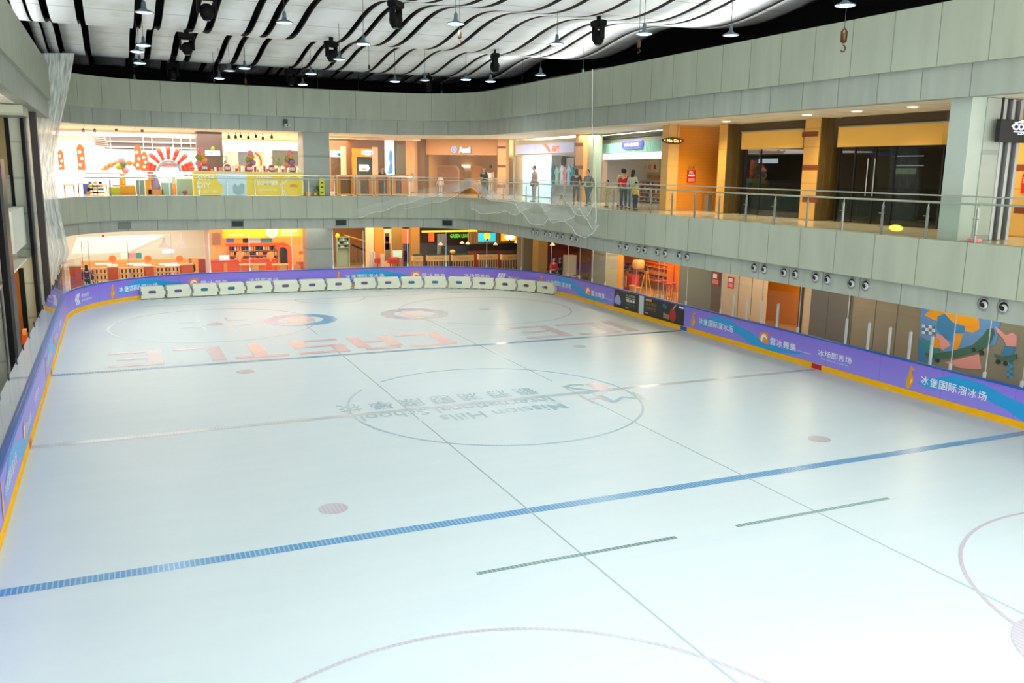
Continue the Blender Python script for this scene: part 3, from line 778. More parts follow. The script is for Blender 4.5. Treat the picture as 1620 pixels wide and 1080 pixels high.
# ================================================================== WHITE BARRIER BLOCKS ON THE ICE
BLK = mat('block_plastic', (.87, .89, .80), .45, noise=.08, nscale=2); BHOLE = mat('block_recess', (.55, .55, .46), .6)
HC = {'p': mat('hole_purple', (.45, .36, .62), .5), 't': mat('hole_teal', (.10, .48, .58), .5), 'g': mat('hole_brown', (.55, .42, .28), .5), 'd': mat('hole_mauve', (.42, .32, .40), .5)}
BP = [(222, 474), (263, 472), (304, 469.5), (346, 467.5), (389, 465), (432, 463), (474, 461.5), (516, 460), (557, 458.5)]
BP2 = [(559, 458), (596, 457.2), (634, 456.6), (670, 456), (708, 456), (746, 457), (782, 458.3), (817, 460.5), (848, 463), (877, 466.5)]
HCOL = 'ptttppppg'; HCOL = 'pptt' + 'ppppg'
HCOL2 = 'pptttpddgg'
def block(P0, P1, hole, label, mouth):
    P0 = Vector((P0.x, P0.y, 0)); P1 = Vector((P1.x, P1.y, 0))
    d = (P1-P0); L = d.length; F = Frame(P0, P1)
    t = thing('barrier_block', label, 'barrier block', (P0+P1)/2, F.rz, 'white barrier blocks along the far boards')
    # front/back walls with an oval opening, drawn as a slab with a hole
    H = .66; hw, hh = .19, .085; cx, cz = L*.5, .36
    N = 24
    prof = [(.06, .04), (L-.06, .04), (L-.02, .12), (L-.02, .22), (L+.05, .22), (L+.05, .42), (L-.02, .42), (L-.02, .58), (L-.07, H), (.07, H), (.02, .58), (.02, .42), (.09, .42), (.09, .22), (.02, .22), (.02, .12)]
    oval = []
    for k in range(N):
        a = 2*PI*k/N; c_, s_ = math.cos(a), math.sin(a)
        oval.append((cx+(hw-hh)*(1 if c_ > 0 else -1)*(abs(c_) > 1e-6)+hh*c_, cz+hh*s_))
    bm = bmesh.new()
    me = bpy.data.meshes.new('barrier_block')
    def lay(y, inset=0):
        o_ = [bm.verts.new(F.w(x, y, z)) for x, z in prof]; h_ = [bm.verts.new(F.w(x, y, z)) for x, z in oval]
        eo = [bm.edges.new((o_[i], o_[(i+1) % len(o_)])) for i in range(len(o_))]; eh = [bm.edges.new((h_[i], h_[(i+1) % N])) for i in range(N)]
        bmesh.ops.triangle_fill(bm, use_beauty=True, edges=eo+eh); return o_, h_
    fo, fh = lay(0.0); bo, bh = lay(.40)
    for r0, r1 in ((fo, bo), (fh, bh)):
        n = len(r0)
        for i in range(n): bm.faces.new((r0[i], r0[(i+1) % n], r1[(i+1) % n], r1[i]))
    bmesh.ops.recalc_face_normals(bm, faces=bm.faces)
    bmesh.ops.transform(bm, matrix=pmat(t).inverted(), verts=bm.verts)
    bm.to_mesh(me); bm.free(); me.materials.append(BLK)
    o = bpy.data.objects.new('body', me); COL.objects.link(o); o.parent = t
    mb = MB(F)
    mb.prism([(x+(-.02 if x > cx else .02)*0, z) for x, z in oval], .12 if not mouth else .2, .28)
    mb.build('hole_insert', HC[hole], t)
    for a in (.12, L*.5-.1, L-.32): mb = MB(F); mb.box(a, a+.2, .03, .37, 0, .04); mb.build('foot', mat('block_foot', (.35, .34, .28), .7), t)
    mb = MB(F); mb.box(.025, .055, -.004, .002, .1, .6); mb.box(.025, .10, -.004, .002, .215, .235); mb.box(.025, .10, -.004, .002, .405, .425)
    mb.build('joint_slot', BHOLE, t)
    return t
names = {'p': 'purple', 't': 'teal', 'g': 'brown', 'd': 'dull mauve'}
n_ = 0
for lst, hc in ((BP, HCOL), (BP2, HCOL2)):
    for i in range(len(lst)-1):
        a, b = Pz(*lst[i], 0), Pz(*lst[i+1], 0)
        L = (b-a).length; dd = (b-a).normalized()
        b = b-dd*.065
        block(a, b, hc[i], 'white barrier block with %s oval recess, %s from the left' % (names[hc[i]], ORD[n_]), lst is BP2 and i > 6)
        n_ += 1

# ================================================================== PARAPET FITTINGS
STL = mat('brushed_steel', (.66, .67, .66), .35, metal=.7); JET = mat('jet_grey', (.50, .51, .50), .45); JIN = mat('jet_dark', (.03, .03, .035), .5); JBALL = mat('jet_ball', (.66, .67, .66), .35)
NZ = [39.61, 39.1, 38.18, 37.71, 36.91, 36.39, 35.51, 34.97, 31.24, 30.74, 29.83, 29.37, 28.48, 27.96, 27.05, 26.54, 22.82, 22.33, 21.41, 20.9, 20.04, 19.55, 18.62, 18.11, 14.42, 13.9]
XB = 18.7+.12
j0 = thing('air_jet_nozzle', '', 'air nozzle', (XB, NZ[0], 3.80), 0, 'round air jets on the right parapet')
mb = MB(); c = (XB, NZ[0], 3.83)
mb.lathe(c, [(.17, 0), (.17, -.02), (.135, -.035), (.125, .01)], 24, 'x', caps=False); mb.build('flange', JET, j0, True)
mb = MB(); mb.lathe(c, [(.126, .0), (.10, -.004), (.09, -.02), (.0, -.022)], 24, 'x'); mb.build('bore', JIN, j0)
mb = MB(); mb.lathe((XB, NZ[0]-.02, 3.805), [(.098, -.018), (.095, -.05), (.06, -.085), (.055, -.06)], 20, 'x', caps=False); mb.build('ball_nozzle', JBALL, j0, True)
mb = MB(); mb.lathe((XB, NZ[0]-.0, 3.82), [(.062, -.055), (.05, -.084), (.0, -.086)], 18, 'x'); mb.build('outlet', JIN, j0)
refresh_kids(j0)
grp = {}
for k, Y in enumerate(NZ):
    pair = k//2; lab = '%s round air jet in the %s pair from the far end of the right parapet' % (('left', 'right')[k % 2], ORD[pair])
    if k == 0: j0['label'] = lab
    else: dup(j0, (XB, Y, 3.80), None, lab)
GV = mat('vent_dark', (.10, .11, .11), .6); GV2 = mat('vent_grey', (.45, .48, .46), .6)
for k, (u, v, m_) in enumerate(((193, 356, GV2), (377, 354.5, GV), (543, 353, GV), (705, 353, GV))):
    p = Pz(u, v, 3.78); s_ = FP.near(p.x, p.y)
    t = thing('wall_vent', 'rectangular %s vent in the far parapet band, %s from the left' % ('grey' if k == 0 else 'dark', ORD[k]), 'vent', FP.w(s_, .12, 3.6), FP.ang(s_), 'vents in the far parapet')
    mb = MB(FP); mb.box(s_-.32, s_+.32, .09, .13, 3.60, 3.635); mb.box(s_-.32, s_+.32, .09, .13, 3.925, 3.96); mb.box(s_-.32, s_-.29, .09, .13, 3.6, 3.96); mb.box(s_+.29, s_+.32, .09, .13, 3.6, 3.96); mb.build('frame', GV2, t)
    mb = MB(FP); mb.box(s_-.29, s_+.29, .112, .125, 3.63, 3.93); mb.build('backing', m_, t)
    mb = MB(FP)
    for q in range(5): mb.box(s_-.29, s_+.29, .098, .108, 3.655+q*.055, 3.675+q*.055)
    mb.build('slat', m_, t)

# ---- balustrade of the gallery
RAILM = mat('rail_steel', (.74, .75, .72), .3, metal=.7)
s_beg = FP.near(-1.3, 47.8); s_end = FP.near(18.7, 10)
bal = thing('balustrade', 'glass balustrade with steel posts and handrail along the whole gallery edge', 'balustrade', FP.w(FP.near(10, 49.3), .1, Z1T))
mb = MB(FP); N = 120
mb.tube([(s_beg+(s_end-s_beg)*k/N, .16, 6.17) for k in range(N+1)], .028, 8)
mb.build('handrail', RAILM, bal, True)
mb = MB(FP)
N = 120; prof = [(.045, 6.33), (.045, 6.365), (.075, 6.365), (.075, 6.33)]
rows = [[mb.pt(s_beg+(s_end-s_beg)*k/N, y, z) for y, z in prof] for k in range(N+1)]
for a, b in zip(rows, rows[1:]):
    for q in range(4): mb.f.append((a[q], b[q], b[(q+1) % 4], a[(q+1) % 4]))
mb.build('cap_rail', RAILM, bal)
sP = [FP.near(18.7, y) for y in (14.88, 16.31, 17.76, 19.19, 20.62, 22.06, 23.44, 24.87, 26.28, 27.7, 29.12, 30.56, 31.95)]
while sP[-1]-1.43 > s_beg: sP.append(sP[-1]-1.43)
sP = sorted(sP)+[FP.near(18.7, 13.4), FP.near(18.7, 12.0)]
for k, s_ in enumerate(sP):
    z = Z1T+.002
    mb = MB(FP); mb.box(s_-.022, s_+.022, .10, .15, z, z+.80); o = mb.build('post', STL, bal)
    mb = MB(FP); mb.tube([(s_, .125, z+.79), (s_, .13, z+.86), (s_, .155, z+.90)], .016, 6); mb.build('bracket', STL, o)
    for h in (.56, .18):
        mb = MB(FP); mb.box(s_-.09, s_+.09, .075, .10, z+h, z+h+.018); mb.build('clamp', STL, o)
for k, (a, b) in enumerate(zip(sP, sP[1:])):
    mb = MB(FP); mb.box(a+.01, b-.01, .054, .066, Z1T+.005, 6.33, 3); mb.build('pane', RGLASS, bal)

# ================================================================== NETS
NETA = net_mat('net_thick', .78, 26); NETB = net_mat('net_veil', .10, 40); NETH = net_mat('net_hem', .17, 10)
# bundled net in the left corner
def interp(tab, v):
    for (a, *A), (b, *B) in zip(tab, tab[1:]):
        if a <= v <= b: f = (v-a)/(b-a); return [x*(1-f)+y*f for x, y in zip(A, B)]
    return list(tab[-1][1:]) if v > tab[-1][0] else list(tab[0][1:])
tabL = [(84, 50, 118), (120, 52, 112), (160, 53, 104), (200, 54, 95), (240, 53, 88), (280, 50, 86), (330, 54, 94), (370, 61, 103), (400, 66, 110), (425, 70, 100), (450, 74, 92), (478, 79, 88)]
mb = MB(); rows = []; NU = 46
uv = []
for r in range(60):
    v = 84+(478-84)*r/59; a, b = interp(tabL, v); row = []
    for q in range(NU+1):
        f = q/NU; u = a+(b-a)*f
        fold = math.sin(f*PI*9+v*.012)*.16+math.sin(f*23+v*.01)*.06
        Yc = 43.0+1.6*f+fold*min(1, (v-70)/80)
        rr = ray(u, v); t = Yc/rr.y; p = CAM+rr*t
        row.append(mb.raw(p)); uv.append((f, v/60))
    rows.append(row)
for a, b in zip(rows, rows[1:]):
    for q in range(NU): mb.f.append((a[q], a[q+1], b[q+1], b[q]))
mb.uv = uv
net1 = tag(mb.build('safety_net', NETA, None, True), 'thick bundle of white safety netting hanging in the far left corner', 'netting')
# veil along the far wall and right corner with a swagged hem
HEM = [(560, 345), (600, 335), (640, 322), (675, 312), (710, 304), (745, 297), (758, 304), (772, 315), (786, 318), (800, 319), (815, 322), (826, 336), (842, 354), (856, 356), (868, 346), (880, 347), (894, 350), (904, 358), (914, 372), (926, 376), (936, 370), (946, 356), (957, 338)]
HEM2 = [(640, 330), (690, 320), (745, 297), (764, 312), (780, 318), (795, 306), (808, 314), (820, 319), (842, 313), (850, 322), (862, 334), (876, 326), (888, 306), (898, 322), (912, 340), (926, 342), (940, 320), (948, 312), (957, 335)]
HEM3 = [(745, 330), (762, 338), (785, 337), (800, 334), (815, 340), (836, 330), (850, 316), (862, 338), (874, 352), (890, 350), (905, 345), (915, 330), (925, 345), (938, 362), (950, 345), (957, 330)]
def on_net(u, v, off):
    # march along the parapet path until the pixel column matches
    best = None
    for k in range(400):
        s_ = s_l0+(s_r-s_l0)*k/399; p = FP.w(s_, -off, 4.5); d = p-CAM
        uu = 810+FOC*d.dot(CR)/d.dot(CF)
        if best is None or abs(uu-u) < best[0]: best = (abs(uu-u), s_, p)
    p = best[2]; r = ray(u, v); t = math.hypot(p.x, p.y)/math.hypot(r.x, r.y)
    return best[1], CH+r.z*t
s_r = FP.near(18.7, 32.4); s_l0 = FP.near(0, 49.0)
def hemline(tab, off, n=150):
    pts = [on_net(u, v, off) for u, v in tab]; out = []
    for k in range(n+1):
        s_ = pts[0][0]+(pts[-1][0]-pts[0][0])*k/n
        for (a, za), (b, zb) in zip(pts, pts[1:]):
            if a <= s_ <= b+1e-6:
                f = (s_-a)/max(b-a, 1e-6); f = f*f*(3-2*f); out.append((s_, za*(1-f)+zb*f)); break
    return out
def veil(tab, off, ztop, m, name, parent=None, nz=22, n=150, band=None):
    H = hemline(tab, off, n); mb = MB(FP); uv = []; rows = []
    for s_, zb in H:
        row = []
        for q in range(nz+1):
            zt = ztop if band is None else zb+band
            z = zb+(zt-zb)*(q/nz)
            y = -off-.04*math.sin(s_*1.3+q*.1)-.05*math.sin(PI*q/nz)
            row.append(mb.pt(s_, y, z)); uv.append((s_/21 if band is None else s_/5, z/2))
        rows.append(row)
    for a, b in zip(rows, rows[1:]):
        for q in range(nz): mb.f.append((a[q], b[q], b[q+1], a[q+1]))
    mb.uv = uv; o = mb.build(name, m, parent, True)
    t_ = MB(FP); t_.tube([(s_, -off-.04*math.sin(s_*1.3), zb) for s_, zb in H], .011, 5); t_.build('hem_rope', MATS['rope'], o if parent is None else parent, True)
    return o
mat('rope', (.85, .86, .82), .7)
net2 = tag(veil(HEM, .30, 10.95, NETB, 'safety_net'), 'fine white safety net veil hanging along the far wall and right corner with swagged hem', 'netting')
veil(HEM, .42, 0, NETH, 'hem', net2, 5, 150, .50)
veil(HEM2, .50, 0, NETH, 'hem', net2, 5, 120, .55)
veil(HEM3, .58, 0, NETH, 'hem', net2, 5, 100, .45)
mb = MB(FP); mb.tube([(FP.near(18.7, 33.2), -.36, 10.95), (FP.near(18.7, 33.1), -.36, 8.8), (s_r-.3, -.38, 7), (s_r, -.42, 5.1), (s_r, -.42, 4.7)], .02, 6); mb.build('edge_rope', mat('rope', (.85, .86, .82), .7), net2)

# ================================================================== LAMPS, STAGE LIGHTS, HOOKS
LSH = mat('lamp_shade', (.30, .37, .40), .4, metal=.3); LGL = mat('lamp_glow', (.62, .86, 1.0), .4, emit=7.0); CAB = mat('cable', (.20, .21, .22), .6)
LP = [(228, 20), (227, 72), (217, 82), (221, 100), (213, 128), (450, 36), (363, 112), (387, 108), (347, 124), (329, 151), (492, 117), (479, 134), (537, 94), (575, 70), (567, 152), (625, 129), (672, 127), (699, 152), (721, 38), (737, 126), (776, 129), (881, 70), (855, 119), (922, 121), (1019, 54), (1156, 56), (1337, 9)]
DIM = {0, 5, 6, 4, 12, 16, 22, 25, 17}
LGD = mat('lamp_glow_dim', (.82, .88, .86), .4, emit=.6)
def lamp(glow):
    t = thing('pendant_lamp', '', 'pendant lamp', (0, 0, 0), 0, 'bell shaped pendant lamps under the wavy ceiling')
    mb = MB(); mb.lathe((0, 0, 0), [(.26, 0), (.25, .02), (.13, .07), (.075, .10), (.06, .16), (.055, .27), (.03, .32)], 20); mb.build('shade', LSH, t, True)
    mb = MB(); mb.lathe((0, 0, 0), [(0, -.035), (.12, -.03), (.225, -.008), (.235, .004)], 20); mb.build('diffuser', glow, t)
    mb = MB(); mb.tube([(0, 0, .31), (0, 0, 1.05)], .009, 6); mb.build('cord', CAB, t)
    refresh_kids(t); return t
L0, L1 = lamp(LGL), lamp(LGD)
used = {0: False, 1: False}
order = sorted(range(len(LP)), key=lambda i: LP[i][0])
for rank, i in enumerate(order):
    u, v = LP[i]; p = Pz(u, v, 10.95); d = i in DIM; b = L1 if d else L0
    lab = '%s bell pendant lamp hanging from the ceiling, %s from the left' % ('unlit grey' if d else 'glowing blue white', ORD[rank])
    if not used[d]: o = b; used[d] = True; o['label'] = lab
    else: o = dup(b, (0, 0, 0), 0, lab)
    o.location = p
    zc = zwave(p.x, p.y); o.scale = (1, 1, 1)
    if not d:
        sl = bpy.data.lights.new('pendant_light', 'SPOT'); sl.energy = 450*(.12 if (FP.w(FP.near(p.x, p.y), 0, 0)-Vector((p.x, p.y, 0))).length < 3 else 1); sl.color = (.92, .98, 1); sl.spot_size = 2.6; sl.spot_blend = .8; sl.shadow_soft_size = .22
        so = bpy.data.objects.new('pendant_light', sl); so.location = p+Vector((0, 0, -.05)); COL.objects.link(so)
    # the cord is cut to reach the ceiling
    for ch in (KIDS[o.name] if o.name in KIDS else o.children): pass
    l = max(.45, zc+.02-p.z-.31)
    for ch in bpy.data.objects:
        if ch.parent == o and ch.name.startswith('cord'): ch.scale = (1, 1, l/.74); ch.location = (0, 0, .31-.31*l/.74)
MHB = mat('stage_light_black', (.015, .015, .018), .6, spec=.15); MHL = mat('stage_lens', (.10, .16, .20), .1, spec=.9)
def moving_head():
    t = thing('stage_light', '', 'stage light', (0, 0, 0), 0, 'black moving head stage lights under the ceiling')
    mb = MB(); mb.box(-.10, .10, -.03, .03, .10, .30); mb.box(-.03, .03, -.03, .03, .28, .40); mb.build('clamp', MHB, t)
    mb = MB(); mb.bbox(-.30, .30, -.17, .17, -.08, .12, .03); mb.build('base', MHB, t)
    mb = MB()
    for sx in (-1, 1): mb.bbox(sx*.25-.04, sx*.25+.04, -.10, .10, -.52, -.04, .02)
    mb.box(-.25, .25, -.08, .08, -.12, -.05); mb.build('yoke', MHB, t)
    mb = MB(); mb.lathe((0, 0, -.42), [(.10, .20), (.19, .12), (.215, .0), (.20, -.14), (.15, -.22), (.12, -.27)], 18); mb.build('head', MHB, t, True)
    mb = MB(); mb.lathe((0, 0, -.69), [(.115, .01), (.09, -.02), (0, -.035)], 16); mb.build('lens', MHL, t, True)
    refresh_kids(t); return t
mh0 = None
MHP = [(326, -6), (295, 58), (273, 103), (460, 113), (524, 70), (626, 8), (678, 124), (783, 89), (947, 38)]
for k, (u, v) in enumerate(sorted(MHP)):
    p = Pz(u, v, 11.75)
    lab = 'black moving head stage light hanging from the ceiling, %s from the left' % ORD[k]
    if mh0 is None: mh0 = moving_head(); o = mh0; o['label'] = lab
    else: o = dup(mh0, p, 0, lab)
    o.location = p; o.rotation_euler = (0, 0, -.4+.25*k); sc_ = 1.0 if p.y > 40 else .98; o.scale = (sc_,)*3
# rigging lines with hooks
HKM = mat('hook_bronze', (.30, .20, .10), .4, metal=.6)
def hook(u, v, zt, name_, scale=1.):
    p = Pz(u, v, zt); zc = zwave(p.x, p.y)
    t = thing('rigging_hook', name_, 'hanging hook', p, 0, 'rigging lines with hooks')
    mb = MB(); mb.tube([(p.x, p.y, p.z+.36*scale), (p.x, p.y, max(zc, p.z+.6))], .008, 5); mb.build('line', CAB, t)
    mb = MB(); mb.lathe((p.x, p.y, p.z+.14*scale), [(.02, 0), (.05*scale, .03), (.055*scale, .18*scale), (.02, .24*scale)], 12); mb.build('weight', HKM, t, True)
    mb = MB(); pts = [(p.x+.05*scale*math.sin(a), p.y, p.z+.06*scale+.05*scale*math.cos(a)) for a in [x*.5 for x in range(0, 9)]]; mb.tube(pts, .012*scale, 6); mb.build('hook', HKM, t)
for u, v, zt, lb, sc_ in ((1333, 83, 9.9, 'bronze crane hook on a cable hanging in front of the right bulkhead', 1.6), (389, 137, 10.6, 'small hook on a line hanging over the far left of the rink', 1.), (339, 134, 10.7, 'small hook on a line left of the twin pendant lamps', .9), (504, 188, 9.4, 'white tipped line hanging in front of the far bulkhead', .8), (727, 70, 10.4, 'small orange tipped hook on a line below the centre pendant lamp', 1.), (584, 115, 10.9, 'small pale weight on a line in the middle of the ceiling', .9), (825, 203, 9.0, 'dark hook on a long line in front of the right corner bulkhead', 1.1), (1010, 84, 10.2, 'small brown hook on a line near the right bulkhead', 1.)):
    hook(u, v, zt, lb, sc_)
p = Pz(437, 203, 8.95); s_ = FP.near(p.x, p.y)
t = thing('security_camera', 'small dark camera bracketed to the far bulkhead above the yellow counter', 'camera', FP.w(s_, -.02, 8.9), 0)
mb = MB(FP); mb.box(s_-.12, s_+.10, -.02, .12, 9.05, 9.32); mb.build('bracket', DKM, t)
mb = MB(FP); mb.bbox(s_-.10, s_+.18, -.30, -.02, 8.9, 9.08, .02); mb.build('housing', mat('camera_grey', (.62, .66, .62), .4), t)
mb = MB(FP); mb.lathe(FP.w(0, 0, 0)*0+Vector((s_+.04, -.31, 8.99)), [(.05, 0), (.04, .03)], 10, 'y'); mb.build('lens', DKM, t)

# ================================================================== PEOPLE
def skin_mesh(verts, edges, radii, sub=1):
    me = bpy.data.meshes.new('s'); me.from_pydata(verts, edges, [])
    o = bpy.data.objects.new('s', me); COL.objects.link(o)
    md = o.modifiers.new('k', 'SKIN')
    if not me.skin_vertices: bpy.context.view_layer.update()
    sv = me.skin_vertices[0].data if me.skin_vertices else None
    if sv is None: return None
    for i, r in enumerate(radii):
        sv[i].radius = (r, r) if not isinstance(r, tuple) else r
    sv[0].use_root = True
    md.use_smooth_shade = True; md.branch_smoothing = .5
    if sub: s2 = o.modifiers.new('u', 'SUBSURF'); s2.levels = sub; s2.render_levels = sub
    dg = bpy.context.evaluated_depsgraph_get(); dg.update()
    out = bpy.data.meshes.new_from_object(o.evaluated_get(dg))
    bpy.data.objects.remove(o); bpy.data.meshes.remove(me)
    return out
def skin_verts_ok():
    me = bpy.data.meshes.new('x'); me.from_pydata([(0, 0, 0), (0, 0, 1)], [(0, 1)], []); o = bpy.data.objects.new('x', me); COL.objects.link(o); o.modifiers.new('k', 'SKIN')
    ok = len(me.skin_vertices) > 0; bpy.data.objects.remove(o); return ok
POSES = {  # hip shift, elbows, hands, knees, feet in metres for a 1.70 m body facing +y
    'stand': dict(el=[(-.24, -.02, 1.08), (.24, -.02, 1.08)], ha=[(-.25, .06, .86), (.25, .06, .86)], kn=[(-.10, .02, .48), (.10, .02, .48)], ft=[(-.11, 0, .07), (.11, 0, .07)], lean=0),
    'lean': dict(el=[(-.26, .16, 1.05), (.26, .16, 1.05)], ha=[(-.14, .40, .98), (.14, .40, .98)], kn=[(-.10, .02, .48), (.10, .06, .48)], ft=[(-.11, -.02, .07), (.11, -.06, .07)], lean=.16),
    'phone': dict(el=[(-.24, .02, 1.08), (.26, .06, 1.08)], ha=[(-.08, .24, 1.12), (.10, .26, 1.14)], kn=[(-.10, .02, .48), (.10, .02, .48)], ft=[(-.11, 0, .07), (.11, 0, .07)], lean=.03),
    'walk': dict(el=[(-.25, -.10, 1.10), (.25, .06, 1.10)], ha=[(-.24, -.14, .88), (.24, .22, .94)], kn=[(-.09, .14, .50), (.09, -.02, .49)], ft=[(-.09, .22, .08), (.09, -.30, .13)], lean=.04),
    'bend': dict(el=[(-.24, .36, 1.00), (.24, .36, 1.00)], ha=[(-.16, .52, .86), (.16, .52, .86)], kn=[(-.10, .02, .48), (.10, .02, .48)], ft=[(-.11, 0, .07), (.11, 0, .07)], lean=.42),
    'sit': dict(el=[(-.24, .02, .66), (.24, .02, .66)], ha=[(-.14, .28, .60), (.14, .28, .60)], kn=[(-.12, .42, .47), (.12, .42, .47)], ft=[(-.12, .42, .07), (.12, .42, .07)], lean=.0),
}
SKIN = mat('skin', (.84, .66, .55), .5); HAIRM = mat('hair_black', (.05, .04, .04), .5); SHOE = mat('shoe_dark', (.10, .10, .12), .5)
def person(loc, rz, H, top, bottom, pose, label, hair='short', sleeves=True, group=None, hairm=None, shoe=None):
    P = POSES[pose]; k = H/1.70; ln = P['lean']; dz = -.42 if pose == 'sit' else 0
    t = thing('person', label, 'person', loc, rz, group)
    def L(x, y, z):  # upper body leaning forward from the hips
        h = z-.92; return (x, y+ln*max(0, h)/.5, z+dz-max(0, h)*ln*.28)
    pel = L(0, 0, .92); wai = L(0, .0, 1.08); che = L(0, .0, 1.28); nec = L(0, .0, 1.44); hb = L(0, .02, 1.50); ht = L(0, .03, 1.60)
    shl = [L(-.17, 0, 1.39), L(.17, 0, 1.39)]; hip = [L(-.095, 0, .88), L(.095, 0, .88)]
    V = [pel, wai, che, nec, hb]; E = [(0, 1), (1, 2), (2, 3), (3, 4)]; R = [(.15, .11), (.125, .095), (.15, .105), (.052, .055), (.05, .055)]
    def add(p, par, r): V.append(p); R.append(r); E.append((par, len(V)-1)); return len(V)-1
    for s in (0, 1):
        a = add(shl[s], 2, .062); b = add(P['el'][s], a, .043); h = P['ha'][s]; c = add(h, b, .030)
        el = Vector(P['el'][s]); d = (Vector(h)-el).normalized(); side = Vector((1, 0, 0))*(1 if s == 0 else -1)
        pm = add(tuple(Vector(h)+d*.05), c, (.036, .020))
        for q, (o_, l_) in enumerate(((-.028, .062), (-.009, .072), (.010, .068), (.027, .052))):
            f1_ = add(tuple(Vector(h)+d*.09+side*o_), pm, .0095); add(tuple(Vector(h)+d*(.09+l_*.6)+side*o_+Vector((0, .012, -.004))), f1_, .008)
        t1 = add(tuple(Vector(h)+d*.045-side*.045), pm, .011); add(tuple(Vector(h)+d*.08-side*.058), t1, .009)
        a = add(hip[s], 0, .09); b = add(P['kn'][s], a, .062); c = add(P['ft'][s], b, .042)
    V = [tuple(x*k for x in v) for v in V]; R = [tuple(x*k for x in r) if isinstance(r, tuple) else r*k for r in R]
    me = skin_mesh(V, E, R)
    # head joined to the same mesh
    bm = bmesh.new()
    if me: bm.from_mesh(me)
    bmesh.ops.create_uvsphere(bm, u_segments=14, v_segments=10, radius=1, matrix=Matrix.Translation(Vector(ht)*k)@Matrix.Diagonal((.078*k, .095*k, .118*k, 1)))
    fy, fz = ht[1]*k, ht[2]*k
    bmesh.ops.create_cone(bm, segments=6, radius1=.016*k, radius2=.006*k, depth=.035*k, cap_ends=True, matrix=Matrix.Translation((0, fy+.098*k, fz-.015*k))@Matrix.Rotation(-.9, 4, 'X'))
    for sx in (-1, 1): bmesh.ops.create_uvsphere(bm, u_segments=6, v_segments=5, radius=.02*k, matrix=Matrix.Translation((sx*.078*k, fy, fz-.01*k)))
    me2 = bpy.data.meshes.new('body'); bm.to_mesh(me2); bm.free(); me2.materials.clear(); me2.materials.append(SKIN)
    for p in me2.polygons: p.use_smooth = True
    o = bpy.data.objects.new('body', me2); COL.objects.link(o); o.parent = t
    class LF:
        rz = 0
        def w(s, x, y, z):
            q = pmat(t)@Vector((x*k, y*k, z*k)); return q
    F_ = LF()
    mb = MB(F_)
    for sx in (-1, 1): mb.ball((sx*.03, ht[1]+.088, ht[2]+.005), .011, 6, 4)
    mb.build('eyes', HAIRM, t)
    mb = MB(F_); mb.box(-.024, .024, ht[1]+.082, ht[1]+.09, ht[2]-.058, ht[2]-.05); mb.build('mouth', mat('lips', (.62, .3, .28), .5), t)
    mb = MB(F_); mb.ball((0, ht[1]-.018, ht[2]+.022), .1, 14, 8, (.90, .98, 1.12))
    if hair == 'long': mb.ball((0, ht[1]-.06, ht[2]-.13), .1, 12, 7, (.85, .55, 1.9))
    if hair == 'bun': mb.ball((0, ht[1]-.10, ht[2]+.06), .05, 10, 6)
    # keep the hair off the face
    keep = []
    for f in mb.f:
        c_ = sum((mb.v[i] for i in f), Vector())/len(f); lc = pmat(t).inverted()@c_
        if not (lc.y > (ht[1]+.035)*k and lc.z < (ht[2]+.055)*k): keep.append(f)
    mb.f = keep; mb.build('hair', hairm or HAIRM, t, True)
    # clothing
    Vt = [L(0, 0, .86 if pose != 'sit' else .9), wai, che, L(0, 0, 1.42)]; Et = [(0, 1), (1, 2), (2, 3)]; Rt = [(.165, .125), (.145, .11), (.168, .12), (.085, .075)]
    for s in (0, 1):
        Vt.append(shl[s]); Rt.append(.078); Et.append((2, len(Vt)-1)); a = len(Vt)-1
        e = Vector(P['el'][s]); Vt.append(tuple(e)); Rt.append(.057); Et.append((a, a+1))
        if sleeves:
            h = Vector(P['ha'][s]); Vt.append(tuple(e+(h-e)*.93)); Rt.append(.043); Et.append((a+1, a+2))
    m_ = skin_mesh([tuple(x*k for x in v) for v in Vt], Et, [tuple(x*k for x in r) if isinstance(r, tuple) else r*k for r in Rt])
    if m_:
        m_.name = 'top'; m_.materials.clear(); m_.materials.append(top); o = bpy.data.objects.new('top', m_); COL.objects.link(o); o.parent = t
    Vb = [L(0, 0, .93)]; Rb = [(.165, .125)]; Eb = []
    for s in (0, 1):
        Vb.append(hip[s]); Rb.append(.102); Eb.append((0, len(Vb)-1)); a = len(Vb)-1
        Vb.append(P['kn'][s]); Rb.append(.076); Eb.append((a, a+1))
        f_ = P['ft'][s]; Vb.append((f_[0], f_[1], f_[2]+.03)); Rb.append(.060); Eb.append((a+1, a+2))
    m_ = skin_mesh([tuple(x*k for x in v) for v in Vb], Eb, [tuple(x*k for x in r) if isinstance(r, tuple) else r*k for r in Rb])
    if m_:
        m_.name = 'trousers'; m_.materials.clear(); m_.materials.append(bottom); o = bpy.data.objects.new('trousers', m_); COL.objects.link(o); o.parent = t
    for s in (0, 1):
        f_ = P['ft'][s]; mb = MB(F_); mb.ball((f_[0], f_[1]+.05, f_[2]-.03), .05, 10, 6, (.95, 2.3, .8)); mb.build('shoe', shoe or SHOE, t, True)
    return t

